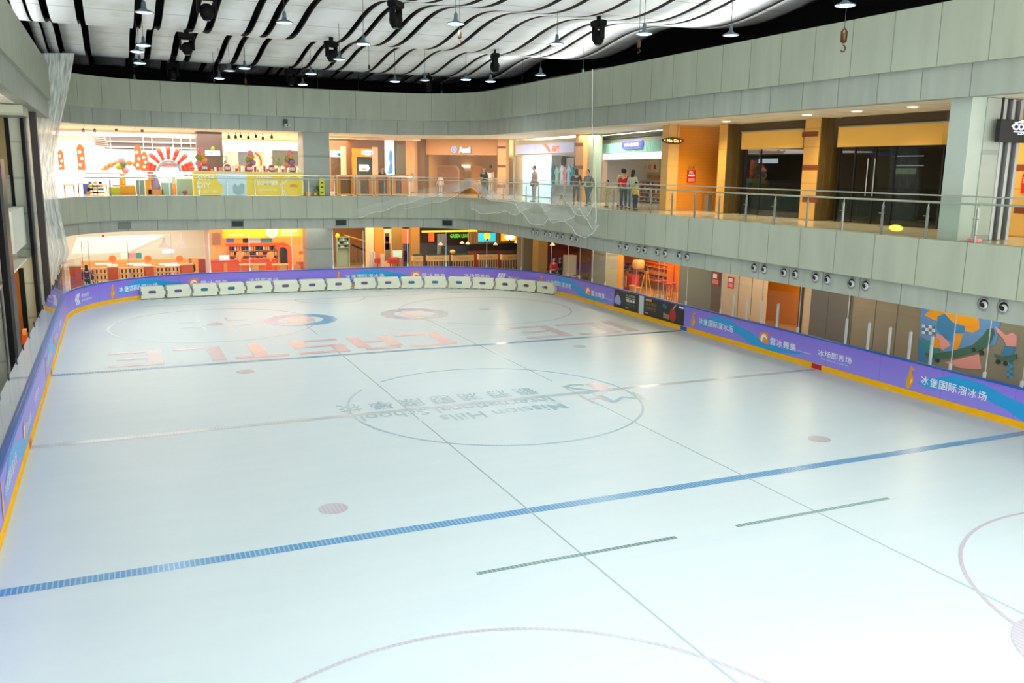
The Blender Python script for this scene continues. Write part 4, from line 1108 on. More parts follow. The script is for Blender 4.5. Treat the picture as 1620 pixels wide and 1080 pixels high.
# ================================================================== BUILDING BLOCKS FOR SHOPS
F1, F2 = Z1T, 0.0            # floor levels: gallery, ground
def YF(Y): return Frame((0, Y), (1, Y))
def XF(X): return Frame((X, 50), (X, 0))
GR2 = Frame((24.1, 43.2), (22.57, 33.9)); GV = Frame((23.5, 52.8), (22.9, 43.3)); GA = Frame((18.5, 56.2), (22.5, 52.2))
def bx(F, u0, v0, u1, v1, d, th, name, m, parent=None, z0=None, z1=None, smooth=False):
    """solid box whose front face fills the pixel rectangle on plane F at depth d"""
    a, b, c, e = F.rect(u0, v0, u1, v1, d)
    if z0 is not None: c = z0
    if z1 is not None: e = z1
    mb = MB(F); mb.box(a, b, d, d+th, c, e); return mb.build(name, m, parent)
def tb(F, u0, v0, u1, v1, d, th, name, label, cat, m, group=None, z0=None, z1=None):
    return tag(bx(F, u0, v0, u1, v1, d, th, name, m, None, z0, z1), label, cat, group)
def sb(F, u0, v0, u1, v1, d, th, name, m, label=None, z0=None, z1=None):
    return struct(bx(F, u0, v0, u1, v1, d, th, name, m, None, z0, z1), label)
def tx(F, s, u0, v0, u1, v1, d, m, parent, bold=.01):
    a, b, c, e = F.rect(u0, v0, u1, v1, d); return text_obj(F, s, a, b, c, e, d, m, parent, bold=bold)
def root(F, u, v, d, name, label, cat, z0=None, group=None):
    x, z = F.at(u, v, d)
    return thing(name, label, cat, F.w(x, d, z if z0 is None else z0), F.rz, group)
def wood(name, c, line=.14, axis='Z', dark=.8, noise=.12):
    m = mat(name, c, .4, noise=0); nt = m.node_tree; b = nt.nodes['Principled BSDF']
    tc = node(nt, 'ShaderNodeTexCoord'); sp = node(nt, 'ShaderNodeSeparateXYZ'); nt.links.new(tc.outputs['Object'], sp.inputs[0])
    f = math_(nt, 'FRACT', math_(nt, 'DIVIDE', sp.outputs[axis], line)); j = math_(nt, 'LESS_THAN', f, .06)
    n = node(nt, 'ShaderNodeTexNoise'); n.inputs['Scale'].default_value = 2.; nt.links.new(tc.outputs['Object'], n.inputs['Vector'])
    lin = srgb(c); c1 = mixc(nt, n.outputs['Fac'], tuple(x*(1-noise) for x in lin), tuple(min(1, x*(1+noise)) for x in lin))
    nt.links.new(mixc(nt, j, c1, tuple(x*dark for x in lin)), b.inputs['Base Color']); return m
CONC = wood('column_panel', (.60, .63, .58), 2.1, 'Z', .75, .1); CONL = mat('column_light', (.64, .68, .63), .45, noise=.06)
PNK = mat('wall_cream', (.95, .89, .80), .7); WH = mat('white_paint', (.93, .92, .90), .5); STONE = wood('stone_yellow', (.86, .66, .34), .62, 'Z', .8, .05)
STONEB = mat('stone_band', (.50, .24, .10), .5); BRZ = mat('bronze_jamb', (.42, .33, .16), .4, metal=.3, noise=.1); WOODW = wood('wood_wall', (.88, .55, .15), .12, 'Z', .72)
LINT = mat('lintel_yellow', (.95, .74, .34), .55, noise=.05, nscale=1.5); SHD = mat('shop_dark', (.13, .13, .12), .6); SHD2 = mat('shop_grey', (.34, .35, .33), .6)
ORA = mat('orange_laminate', (.93, .36, .06), .4); ORL = mat('orange_light', (.95, .62, .30), .5); TANW = mat('tan_wood', (.84, .64, .38), .5, noise=.1); YEL = mat('yellow_print', (1.0, .85, .0), .45)
BLK2 = mat('black_paint', (.05, .05, .055), .5); RED = mat('red_paint', (.80, .13, .10), .45); GRN = mat('leaf_green', (.16, .34, .14), .7, noise=.3, nscale=12); PGR = mat('pale_green', (.62, .76, .70), .5)
WGL = mat('lit_white', (1, 1, 1), .5, emit=1.2); WGL2 = mat('lit_cool', (.90, .95, 1.0), .5, emit=1.0); WARM = mat('lit_warm', (1, .84, .6), .5, emit=1.6); CYL = mat('lit_cyan', (.68, .90, .98), .5, emit=.75)
PINK = mat('pink', (.93, .55, .58), .5); TEAL = mat('teal', (.20, .55, .58), .5); BRN = mat('brown', (.48, .32, .2), .55); GLDP = mat('gold_ball', (.90, .66, .18), .4); PURP = mat('purple_soft', (.62, .52, .66), .6); BLUEP = mat('blue_cloth', (.35, .45, .75), .6)
LILAC = mat('lit_lilac', (.72, .76, .92), .5, emit=.12); ORGL = mat('lit_orange', (.98, .50, .04), .5, emit=.3); BLUL = mat('lit_blue', (.30, .45, .75), .5, emit=.5)

# ------------------------------------------------------------------ lights of galleries and shops
def lamp_area(F, x, d, z, sx, sy, p, col): return area('shop_light', F.w(x, d, z), sx, sy, p, col, (0, 0, F.rz))
area('kids_zone_light', (-1.5, 59, 8.6), 15, 15, 2200, (1, .96, .90))
area('food_hall_light', (10.5, 60, 8.6), 8, 12, 900, (1, .86, .68))
area('court_light', (-.5, 58, 3.42), 11, 9, 620, (1, .95, .88))
area('shop_light', (8.3, 56, 3.42), 5.0, 6, 330, (1, .80, .55))
area('court_light', (4.5, 51.0, 3.42), 13, 1.0, 60, (1, .95, .88))  # added front fill on cabinets and counter, out of view under the soffit
area('restaurant_light', (16.2, 50.6, 3.42), 5, .8, 30, (1, .85, .62))  # added front fill for the restaurant, unseen from the camera
area('corridor_light', (13.5, 58, 3.42), 4, 8, 260, (1, .80, .5))
area('restaurant_light', (18.5, 54.8, 3.42), 8, 4, 330, (1, .75, .48))
lamp_area(GA, 2.6, 2.2, 8.2, 4.6, 3.2, 300, (1, .80, .55)); lamp_area(GA, 2.6, -2.2, 8.64, 4.5, 1.6, 120, (1, .82, .6))
lamp_area(GV, 4.8, 2.2, 8.2, 7, 3, 420, (1, .95, .92)); lamp_area(GV, 4.8, -1.5, 8.64, 6, 1., 120, (1, .92, .85))
lamp_area(GR2, 4.6, 1.8, 7.9, 7.5, 2.6, 560, (1, .95, .88)); lamp_area(GR2, 4.6, -1.2, 8.64, 6, 1., 160, (1, .93, .84))
# round downlights over the right gallery
DL = mat('downlight_glow', (1, .93, .80), .4, emit=14)
d0 = None
for k, (u, v) in enumerate(((1149, 192), (1277, 182), (1355, 176), (1444, 169))):
    p = Pz(u, v, Z2B+.012)
    lab = 'round recessed downlight in the right gallery ceiling, %s from the left' % ORD[k]
    t = thing('downlight', lab, 'downlight', (p.x, p.y, Z2B-.0), 0, 'downlights in the right gallery ceiling')
    mb = MB(); mb.lathe((p.x, p.y, Z2B-.0), [(.17, .018), (.17, 0), (.13, 0)], 20, caps=False); mb.build('trim_ring', WH, t)
    mb = MB(); mb.lathe((p.x, p.y, Z2B+.004), [(.13, .0), (.0, .001)], 20); mb.build('lens', DL, t)
for Y in (30.2, 29.0, 26, 23.5, 20, 16.5, 12.5):  # spots for the gallery downlights, one added to brighten the wood slat wall
    l = bpy.data.lights.new('gallery_light', 'SPOT'); l.energy = 380; l.color = (1, .78, .42); l.spot_size = 2.2; l.spot_blend = .8; l.shadow_soft_size = .9
    o = bpy.data.objects.new('gallery_light', l); o.location = (21.5, Y, Z2B-.05); COL.objects.link(o)
for X, Y, e in ((20.5, 47.3, 60), (24.2, 42, 60), (24.2, 37, 90), (24.2, 31, 60), (24.2, 26, 60), (24.2, 20.5, 50), (24.2, 15, 50)):  # ground-floor points under the gallery; corner one added to brighten the restaurant
    l = bpy.data.lights.new('gallery_light', 'POINT'); l.energy = e; l.color = (1, .80, .52); l.shadow_soft_size = .15
    o = bpy.data.objects.new('gallery_light', l); o.location = (X, Y, 3.2); COL.objects.link(o)

# ================================================================== GALLERY, FAR LEFT: OPEN BRIGHT PLAY AREA
F68 = YF(68); F58 = YF(58); F60 = YF(60); F54 = YF(54); F52 = YF(52)
sb(F68, -10, 232, 330, 330, 0, .2, 'wall_far', mat('wall_bright', (.97, .96, .95), .7), 'bright white back wall of the play area', z0=F1, z1=Z2B+.015)
sb(YF(66), 300, 215, 760, 330, 0, .2, 'wall_far', PNK, 'cream back wall behind the yellow counter', z0=F1, z1=Z2B+.015)
# dropped ceiling with a grille recess
sb(YF(56), 80, 207, 312, 216, 0, .3, 'trim_1', mat('rose_beam', (.93, .80, .72), .6), 'rose coloured ceiling beam', z1=Z2B)
grl = tag(MB().box(0, 0, 0, 0, 0, 0).build('x', WH), 'x', 'x'); bpy.data.objects.remove(grl)
t = root(F60, 215, 235, 0, 'ceiling_grille', 'long curved grey ceiling grille with white ribs above the play area', 'ceiling grille')
bx(F60, 165, 214, 314, 237, .1, .1, 'backing', mat('grille_grey', (.48, .44, .42), .6), t)
for v0, v1 in ((212, 214.5), (224, 226), (232.5, 234.5), (237.5, 242)): bx(F60, 168, v0, 314, v1, -.2, .25, 'rib', WH, t)
for u in (174, 226, 240, 273, 286, 301): bx(F60, u, 214, u+1.2, 237, -.05, .1, 'strut', WH, t)
t = root(F58, 155, 222, 0, 'ceiling_grille', 'small slanted cream louvre beside the long grey ceiling grille', 'ceiling grille')
mb = MB(F58); P_ = [F58.at(*q) for q in ((147, 213), (163, 213), (174, 233), (150, 229))]; mb.prism(P_, 0, .1); mb.build('frame', WH, t)
for k in range(5):
    q0, q1 = F58.at(148+k*.6, 216+k*3), F58.at(164+k*2.2, 217+k*3.4); mb = MB(F58); mb.tube([(q0[0], -.04, q0[1]), (q1[0], -.04, q1[1])], .03, 5); mb.build('slat', BRN, t)
# track spotlights
def tracklight(F, u, v, m, label, group):
    x, z = F.at(u, v); t = thing('spotlight', label, 'spotlight', F.w(x, 0, z), F.rz, group)
    mb = MB(F); mb.box(x-.08, x+.08, -.03, .03, z+.36, z+.40); mb.box(x-.012, x+.012, -.012, .012, z+.15, z+.37); mb.build('stem', m, t)
    mb = MB(F); mb.lathe((x, .0, z), [(.055, .18), (.07, .12), (.075, 0), (.06, .01)], 10); mb.build('head', m, t, True)
for k, (u, v) in enumerate(((132, 209), (150, 209), (184, 207), (225, 209))): tracklight(F54, u, v, mat('spot_grey', (.4, .38, .36), .5), 'grey track spotlight above the play area, %s from the left' % ORD[k], 'spotlights over the play area')
for k, (u, v) in enumerate(((362, 219), (373, 219), (381, 218), (393, 220), (405, 218), (416, 221), (430, 219))): tracklight(F54, u, v, BLK2, 'black track spotlight above the yellow counter, %s from the left' % ORD[k], 'black spotlights above the counter')
# red banner flags
def flag(u0, v0, u1, v1, Y, label):
    F = YF(Y); a, b, c, e = F.rect(u0, v0, u1, v1)
    t = thing('banner_flag', label, 'flag', F.w((a+b)/2, 0, c), 0, 'orange red standing flags')
    w_ = b-a; mb = MB(F); mb.prism([(a, c), (b, c), (b, e-w_*.6), (b-w_*.25, e-w_*.1), (a+w_*.35, e), (a, e-w_*.5)], 0, .06); mb.build('cloth', mat('flag_orange', (.92, .34, .12), .5), t)
    for q in (.2, .45, .7):
        mb = MB(F); mb.lathe((a+w_*(.35 if q != .45 else .6), -.01, c+(e-c)*q), [(.0, -.01), (w_*.24, -.01), (w_*.24, 0)], 12, 'y'); mb.build('printed_patch', mat('flag_white', (.98, .92, .85), .5), t)
for k, (u0, v0, u1, v1) in enumerate(((92, 237, 101, 269), (122, 228, 134, 269), (213, 229, 224, 269), (224, 240, 234, 270))):
    flag(u0, v0, u1, v1, 58, 'orange red standing flag with white spots, %s from the left' % ORD[k])
# low shelf / fence behind the glass
def table_like(F, u0, v0, u1, v1, d, th, name, label, cat, top, leg, z0=F1, group=None, legs=True):
    a, b, c, e = F.rect(u0, v0, u1, v1, d); t = thing(name, label, cat, F.w((a+b)/2, d+th/2, z0), F.rz, group)
    mb = MB(F); mb.box(a, b, d, d+th, e-.05, e); mb.build('top', top, t)
    for x in (a+.03, b-.07):
        for y in (d+.02, d+th-.06): mb = MB(F); mb.box(x, x+.04, y, y+.04, z0, e-.05); mb.build('leg', leg, t)
    return t
tb(F58, 95, 270, 306, 275, -.2, .5, 'display_ledge', 'long white ledge carrying the flags and balloon arches', 'ledge', WH)
for k, (u0, u1) in enumerate(((100, 118), (122, 148), (152, 170))):
    table_like(F54, u0, 292-k%2*2, u1, 300, 0, .7, 'play_table', 'low play table behind the gallery glass, %s from the left' % ORD[k], 'table', (ORL, TANW, PINK)[k], BRN)
# balloon arch
def balloon(c, r, m, label, group):
    t = thing('balloon', label, 'balloon', (c[0], c[1], c[2]-r), 0, group)
    mb = MB(); mb.ball(c, r, 10, 7, (1, 1, 1.1)); mb.build('skin', m, t, True)
    mb = MB(); mb.lathe((c[0], c[1], c[2]-r*1.25), [(r*.16, 0), (.01, r*.18)], 6); mb.build('knot', m, t)
RB_ = mat('balloon_red', (.92, .24, .16), .35); WB_ = mat('balloon_white', (.96, .94, .92), .35)
cx, cz = F58.at(268, 272); r1 = F58.at(303, 272)[0]-cx; r0 = F58.at(288, 272)[0]-cx
t = thing('balloon_arch', 'big red and white balloon arch at the play area entrance', 'arch', F58.w(cx, .3, cz), 0)
for k in range(17):
    a = PI*k/16; rr = (r1+r0)/2+.12; m_ = RB_ if k % 2 == 0 or k < 3 or k > 13 else WB_
    mb = MB(F58)
    for q, (dy, dr) in enumerate(((0, .16), (.1, -.14))): mb.ball((cx+(rr+dr)*math.cos(a), .2+dy, cz+(rr+dr)*math.sin(a)), .24, 8, 6)
    mb.build('balloon_cluster', m_, t, True)
t = thing('entrance_arch', 'grey scalloped arch inside the balloon arch', 'arch', F58.w(cx, .3, cz), 0)
mb = MB(F58); N = 24; 
prof = [(cx+r0*.98*math.cos(PI*k/N), cz+r0*.98*math.sin(PI*k/N)) for k in range(N+1)]; inn = [(cx+r0*.78*math.cos(PI*k/N), cz+r0*.78*math.sin(PI*k/N)) for k in range(N+1)]
for k in range(N): mb.prism([prof[k], prof[k+1], inn[k+1], inn[k]], .0, .2)
mb.build('arch_band', mat('arch_grey', (.45, .50, .53), .5), t)
bx(F58, 254, 258, 284, 264, .3, .05, 'name_panel', PINK, t)
cx, cz = F58.at(198, 272); r1 = 1.2
t = thing('balloon_arch', 'small orange scalloped arch left of the big balloon arch', 'arch', F58.w(cx, .3, cz-.2), 0)
for k in range(9): mb = MB(F58); a = PI*(.15+.75*k/8); mb.ball((cx+r1*math.cos(a), .2, cz-.1+.65*math.sin(a)), .17, 8, 6); mb.build('balloon_cluster', mat('balloon_orange', (.94, .42, .20), .4), t, True)
def bunch(F, u, v, r, label, cols, d=0):
    x, z = F.at(u, v, d); t = thing('balloon_bunch', label, 'balloons', F.w(x, d, z-2.6*r), 0, 'balloon bunches')
    for k, m_ in enumerate(cols):
        a = k*1.25; mb = MB(F); mb.ball((x+r*.85*math.sin(a*2.1), d+.05*k, z+r*(1.6-.95*k)), r, 10, 7); mb.build('balloon', m_, t, True)
    mb = MB(F); mb.tube([(x, d, z-r*2), (x+.02, d, z-r*5.2)], .012, 5); mb.build('string', WH, t)
bunch(F54, 193, 262, .19, 'bunch of pink and green balloons left of the small arch', (PINK, mat('balloon_green', (.4, .5, .4), .4), mat('balloon_lime', (.6, .65, .2), .4), PINK))
# play things standing behind the glass
tb(F52, 172, 296, 190, 311, 0, .8, 'toy_bin', 'lime green toy bin behind the gallery glass', 'bin', mat('lime', (.78, .80, .10), .5), z0=F1)
tb(F52, 190.5, 294, 215, 311, 0, .8, 'toy_bin', 'golden orange toy bin beside the lime one', 'bin', mat('golden', (.95, .66, .10), .5, noise=.2, nscale=6), z0=F1)
x, z = F54.at(194, 290)
t = thing('toy_tower', 'orange play tower with a wide brown roof', 'play tower', F54.w(x, .3, F1), 0)
bx(F54, 189, 280, 199, 298, 0, .6, 'tower', mat('golden2', (.92, .58, .08), .5), t, z0=F1); bx(F54, 178, 293, 213, 295, -.2, 1., 'roof', BRN, t); bx(F54, 190, 275, 197, 279, .1, .4, 'cap', ORL, t)
tb(F52, 216, 285, 229, 311, 0, .5, 'cabinet', 'grey green cabinet between the toy bins and the orange post', 'cabinet', mat('cab_grey', (.55, .63, .60), .5), z0=F1)
t = root(F52, 235, 311, .3, 'toy_figure', 'orange and yellow standing toy figure with a red cap', 'toy figure', z0=F1)
bx(F52, 230, 284, 240, 311, 0, .4, 'body', mat('golden3', (.98, .66, .06), .5), t, z0=F1); bx(F52, 233, 272, 243, 276, 0, .4, 'cap', RED, t); bx(F52, 234, 276, 242, 284, .05, .3, 'face', ORL, t)
t = root(F52, 246, 311, .4, 'toy_figure', 'purple cone shaped toy figure on a golden base', 'toy figure', z0=F1)
x, z = F52.at(246, 311); mb = MB(F52); mb.lathe((x, .3, F1+.25), [(.3, 0), (.3, .2), (.2, .6), (.1, .8), (0, .85)], 14); mb.build('body', PURP, t, True); mb = MB(F52); mb.box(x-.35, x+.4, 0, .6, F1, F1+.26); mb.build('base', mat('golden2', (0, 0, 0)), t)
tb(F52, 256, 289, 273, 311, 0, .6, 'cabinet', 'pale green cabinet, the narrow one left of the orange post', 'cabinet', PGR, z0=F1)
tb(F52, 280, 283, 305, 311, 0, .6, 'cabinet', 'wide pale green cabinet beside the yellow counter', 'cabinet', PGR, z0=F1)
t = root(F52, 276, 311, -.1, 'toy_post', 'white topped orange post between the pale green cabinets', 'post', z0=F1)
x, z = F52.at(276, 311); mb = MB(F52); mb.lathe((x, -.2, F1), [(.11, 0), (.11, .52)], 12); mb.build('shaft', mat('golden4', (.98, .60, .08), .5), t, True); mb = MB(F52); mb.lathe((x, -.2, F1+.52), [(.09, 0), (.12, .2), (.08, .45), (0, .5)], 12); mb.build('head', WH, t, True)
x, z = F52.at(292, 307); mb = MB(F52); mb.ball((x, -.35, F1+.14), .14, 12, 8); tag(mb.build('ball', mat('berry', (.55, .25, .45), .4), None, True), 'small berry purple ball in front of the wide pale green cabinet', 'ball')
for k, u in enumerate((144, 152, 160)):
    x, z = F52.at(u, 311); t = thing('cone_toy', 'stacked ring toy behind the gallery glass, %s from the left' % ORD[k], 'toy', F52.w(x, .2, F1), 0, 'stacked ring toys')
    for q in range(4): mb = MB(F52); mb.lathe((x, .2, F1+.02+q*.17), [(.2-.04*q, 0), (.2-.04*q, .12)], 12); mb.build('ring', (ORL, DKM, GLDP, TEAL)[(q+k) % 4], t)
tb(F52, 131, 291, 142, 299, .2, .4, 'toy_house', 'blue and tan toy house on the play table', 'toy house', BLUEP, z0=F1)

# ---- yellow counter
CY = YF(49.75)
t = root(CY, 392, 311, .4, 'service_counter', 'long yellow counter with white lettering and a smiling hand print at the gallery edge', 'counter', z0=F1)
bx(CY, 307, 273.5, 480, 311, 0, .8, 'front', YEL, t, z0=F1+.02)
bx(CY, 306, 271.5, 481, 273.5, -.03, .9, 'top', mat('counter_top', (.93, .80, .55), .4), t)
PRW = mat('print_cream', (1, .99, .93), .5); PRB = mat('print_paleblue', (.84, .92, .97), .5)
mb = MB(CY); pp = [CY.at(*q, -.01) for q in ((341, 274.5), (390, 274.5), (390, 310), (349, 310), (352, 304), (352, 293), (345, 287))]; mb.prism(pp, -.01, -.002); mb.build('printed_wave', PRB, t)
tx(CY, 'GYM', 312, 277, 338, 285, -.012, PRW, t, .02); tx(CY, 'DIY', 312, 288.5, 334, 297, -.012, PRW, t, .02); tx(CY, '手工体验', 312, 301, 344, 305, -.012, PRW, t, .02)
tx(CY, 'HAPPY', 406, 279, 430, 284, -.012, PRW, t, .02); tx(CY, 'SUMMER', 406, 286, 441, 293, -.012, PRW, t, .03); tx(CY, '快乐手工', 408, 299, 440, 302, -.012, PRW, t, .01)
mb = MB(CY); pts = [CY.at(*q, -.02) for q in ((452, 310), (450, 303), (445, 297), (444, 291), (448, 289), (451, 291), (453, 283), (460, 278.5), (468, 278), (476, 281), (479, 290), (479, 300), (478, 309))]; mb.tube([(a, -.012, b) for a, b in pts], .035, 6); mb.build('printed_hand', PRW, t)
mb = MB(CY); pp = [CY.at(*q, -.01) for q in ((458, 293), (464, 290.5), (471, 293), (470, 296), (459, 296))]; mb.prism(pp, -.012, -.002); mb.build('printed_beak', ORG, t)
mb = MB(CY); pp = [CY.at(*q, -.01) for q in ((368, 295), (372, 290), (376, 296), (382, 289), (387, 292), (386, 306), (376, 309), (369, 305))]; mb.prism(pp, -.014, -.011); mb.build('printed_pattern', mat('print_greyblue', (.62, .72, .74), .5), t)
# goods on the counter
cols = [WH, PINK, TANW, PGR, ORL, RED, mat('pale_blue', (.66, .80, .86), .5), BRN]
zt = CY.at(392, 271.5)[1]
for k in range(34):
    u = 312+k*4.9; m_ = cols[(k*5+k//3) % len(cols)]; x, _ = CY.at(u, 271); h = .12+.05*((k*7) % 5); w_ = .06+.02*((k*3) % 3)
    mb = MB(CY); mb.box(x-w_, x+w_, .15+.08*(k % 3), .28+.08*(k % 3), zt+.002, zt+h); tag(mb.build('gift_box', m_), 'small colourful gift box standing on the yellow counter', 'box', 'gift boxes on the yellow counter')
for k, (u, n_) in enumerate(((324, '12'), (360, '15'), (395, '20'), (430, '18'), (463, '23'))):
    x, _ = CY.at(u, 266); t = thing('number_stand', 'red numbered stand on the yellow counter showing %s' % n_, 'table number', CY.w(x, .08, zt), 0, 'numbered stands on the counter')
    mb = MB(CY); N = 10; mb.prism([(x-.16, zt+.06), (x+.16, zt+.06), (x+.16, zt+.26)]+[(x+.16*math.cos(a), zt+.26+.13*math.sin(a)) for a in [PI*q/8 for q in range(1, 8)]]+[(x-.16, zt+.26)], .06, .09); mb.build('board', mat('stand_rust', (.66, .28, .18), .5), t)
    mb = MB(CY); mb.box(x-.13, x+.13, .052, .058, zt+.1, zt+.25); mb.build('plate', WH, t)
    text_obj(CY, n_, x-.1, x+.1, zt+.12, zt+.23, .048, RED, t); mb = MB(CY); mb.box(x-.12, x+.12, .04, .14, zt, zt+.06); mb.build('foot', BRN, t)
for k, (u, v, lb) in enumerate(((318, 247, 'balloon bunch at the left end of the yellow counter'), (396, 251, 'balloon bunch over the middle of the yellow counter'), (458, 250, 'balloon bunch near the right end of the yellow counter'))):
    bunch(CY, u, v, .17, lb, (PINK, GLDP, mat('balloon_olive', (.55, .6, .25), .4), PURP if k else ORL, PINK), .5)
def plant(F, u, v, d, s, name, label, m, pot=None, z0=None):
    x, z = F.at(u, v, d); z = z if z0 is None else z0; t = thing(name, label, 'plant', F.w(x, d, z), 0)
    mb = MB(F); mb.lathe((x, d, z), [(.10*s, 0), (.14*s, .22*s), (.11*s, .22*s)], 12); mb.build('pot', pot or WH, t)
    mb = MB(F)
    for k in range(46):
        a = random.random()*2*PI; r = s*(.1+.26*random.random()); h = z+s*(.25+.6*random.random()); c = Vector((x+r*math.cos(a)*.8, d+r*math.sin(a)*.8, h))
        dx, dz = .09*s*math.cos(a), .10*s; mb.poly([(c.x, c.y, c.z), (c.x+dx-.03*s, c.y, c.z+dz*.5), (c.x+dx*1.8, c.y+.02, c.z+dz), (c.x+dx+.03*s, c.y, c.z+dz*.2)])
        mb.poly([(c.x, c.y+.002, c.z), (c.x+dx*1.8, c.y+.022, c.z+dz), (c.x+dx, c.y+.06*s, c.z+dz*.3)])
    mb.build('foliage', m, t)
LIME = mat('leaf_lime', (.55, .68, .12), .6)
plant(CY, 437, 270, .5, .9, 'flower_pot', 'bushy lime green plant on the yellow counter', LIME, z0=zt)
plant(CY, 350, 270, .55, .9, 'flower_pot', 'grey green leafy plant on the yellow counter under the sign', mat('leaf_grey', (.42, .50, .40), .6), z0=zt)
plant(CY, 372, 270, .6, .5, 'flower_pot', 'small golden flowers on the yellow counter', GLDP, z0=zt)
# dark column with lit sign
tb(YF(54.5), 313, 208, 353, 300, 0, .9, 'column', 'dark brown square column with a lit sign behind the yellow counter', 'column', mat('col_brown', (.42, .33, .30), .5, noise=.15, nscale=1), z0=F1, z1=Z2B)
t = root(YF(54.3), 336, 240, 0, 'sign_board', 'small lit white and blue sign on the dark brown column', 'sign')
bx(YF(54.3), 325, 238, 348, 246, 0, .1, 'box', WGL2, t); tx(YF(54.3), 'SKY', 329, 239.5, 345, 244.5, -.01, BLUL, t, .03)
mb = MB(YF(54.3)); x, z = YF(54.3).at(337, 235); mb.ball((x, .05, z), .12, 8, 5); mb.build('crown', LIME, t)
# things behind the counter: shop fronts on the cream wall
FB = YF(65.8)
for nm, lab, u0, v0, u1, v1, m_ in (('shop_opening', 'dark shop opening on the cream wall left of the main column', 431, 238, 478, 262, SHD2), ('shop_opening', 'small dark opening in the middle of the cream wall', 377, 240, 392, 262, mat('slate', (.35, .38, .42), .5)), ('wall_poster', 'pink poster with a red curve on the cream wall', 400, 240, 418, 262, mat('poster_pink', (.90, .66, .55), .5)), ('wall_poster', 'colourful collage poster right of the dark brown column', 357, 241, 377, 262, mat('collage', (.88, .72, .66), .5, noise=.5, nscale=3))):
    t = root(FB, (u0+u1)/2, v1, -.06, nm, lab, 'shop opening' if 'open' in nm else 'poster')
    bx(FB, u0, v0, u1, v1, -.05, .05, 'panel', m_, t); bx(FB, u0, v0-1, u1, v0, -.12, .12, 'frame', WH, t)
    if 'curve' in lab: mb = MB(FB); pts = [FB.at(*q, -.1) for q in ((404, 242), (410, 246), (413, 254), (413, 262))]; mb.tube([(a, -.08, b) for a, b in pts], .06, 6); mb.build('printed_curve', RED, t)
# ---- main column of the gallery and planters
CM = YF(50.1)
sb(CM, 480.5, 205, 522, 330, 0, 1.5, 'column', CONC, 'wide grey column standing at the gallery edge right of the yellow counter', z0=F1, z1=Z2B+.02)
tb(YF(49.8), 484, 304, 492, 311, 0, .3, 'planter_box', 'small orange planter box at the foot of the grey column', 'planter', mat('golden3', (0, 0, 0)), z0=F1)
plant(YF(49.8), 499, 311, .15, .62, 'potted_plant', 'low plant in a yellow tub at the foot of the grey column', GRN, YEL, z0=F1+.03)
t = root(YF(49.7), 509, 311, .1, 'display_stand', 'tall yellow display stand with stacked dark tags beside the grey column', 'display stand', z0=F1)
bx(YF(49.7), 505.5, 281.5, 513.5, 311, 0, .25, 'body', mat('stand_yellow', (.86, .84, .12), .5), t, z0=F1+.02)
for v in (288, 295, 303): bx(YF(49.7), 507.5, v, 511.5, v+2, -.01, .01, 'tag', DKM, t)
# ---- four orange booths
for k, (u0, u1) in enumerate(((532.5, 561), (563.5, 589.5), (592.5, 617.5), (620, 646.5))):
    F = YF(49.9); a, b, c, e = F.rect(u0, 276.5, u1, 308.5); lab = 'orange framed booth seat with brown panel behind the balustrade, %s of four from the left' % ORD[k]
    t = thing('dining_booth', lab, 'booth', F.w((a+b)/2, .3, F1), 0, 'orange framed booths along the far balustrade')
    fr_ = .07
    mb = MB(F); mb.box(a, b, 0, .5, c, c+fr_); mb.box(a, b, 0, .5, e-fr_, e); mb.box(a, a+fr_, 0, .5, c+fr_, e-fr_); mb.box(b-fr_, b, 0, .5, c+fr_, e-fr_); mb.build('frame', mat('booth_frame', (.95, .76, .48), .5), t)
    mb = MB(F); mb.box(a+fr_, a+.24, .04, .44, c+fr_, e-fr_); mb.build('side_lining', mat('booth_orange', (.95, .55, .06), .5), t); mb = MB(F); mb.box(b-(.2 if k < 3 else .42), b-fr_, .04, .44, c+fr_, e-fr_); mb.build('side_lining', mat('booth_orange', (0, 0, 0)), t)
    mb = MB(F); mb.box(a+.24, b-(.2 if k < 3 else .42), .30, .36, c+fr_, e-.26); mb.build('back_panel', mat('booth_brown', (.52, .38, .16), .45, noise=.3, nscale=2.5), t); mb = MB(F); mb.box(a+.24, b-.2, .30, .37, e-.26, e-fr_); mb.build('top_lining', mat('booth_orange', (0, 0, 0)), t)
    for x in (a+.1, b-.14): mb = MB(F); mb.box(x, x+.04, .2, .3, F1, c); mb.build('foot', DKM, t)
t = root(YF(49.8), 654, 311, .3, 'railing_gate', 'narrow steel stand between the booths and the orange stone column', 'stand', z0=F1)
for u in (650, 655): bx(YF(49.8), u, 276, u+1, 311, .2, .05, 'pole', STL, t, z0=F1)
bx(YF(49.8), 648, 304, 658, 305.5, .2, .05, 'crossbar', STL, t); bx(YF(49.8), 650, 274, 654, 283, .15, .1, 'box', STL, t)
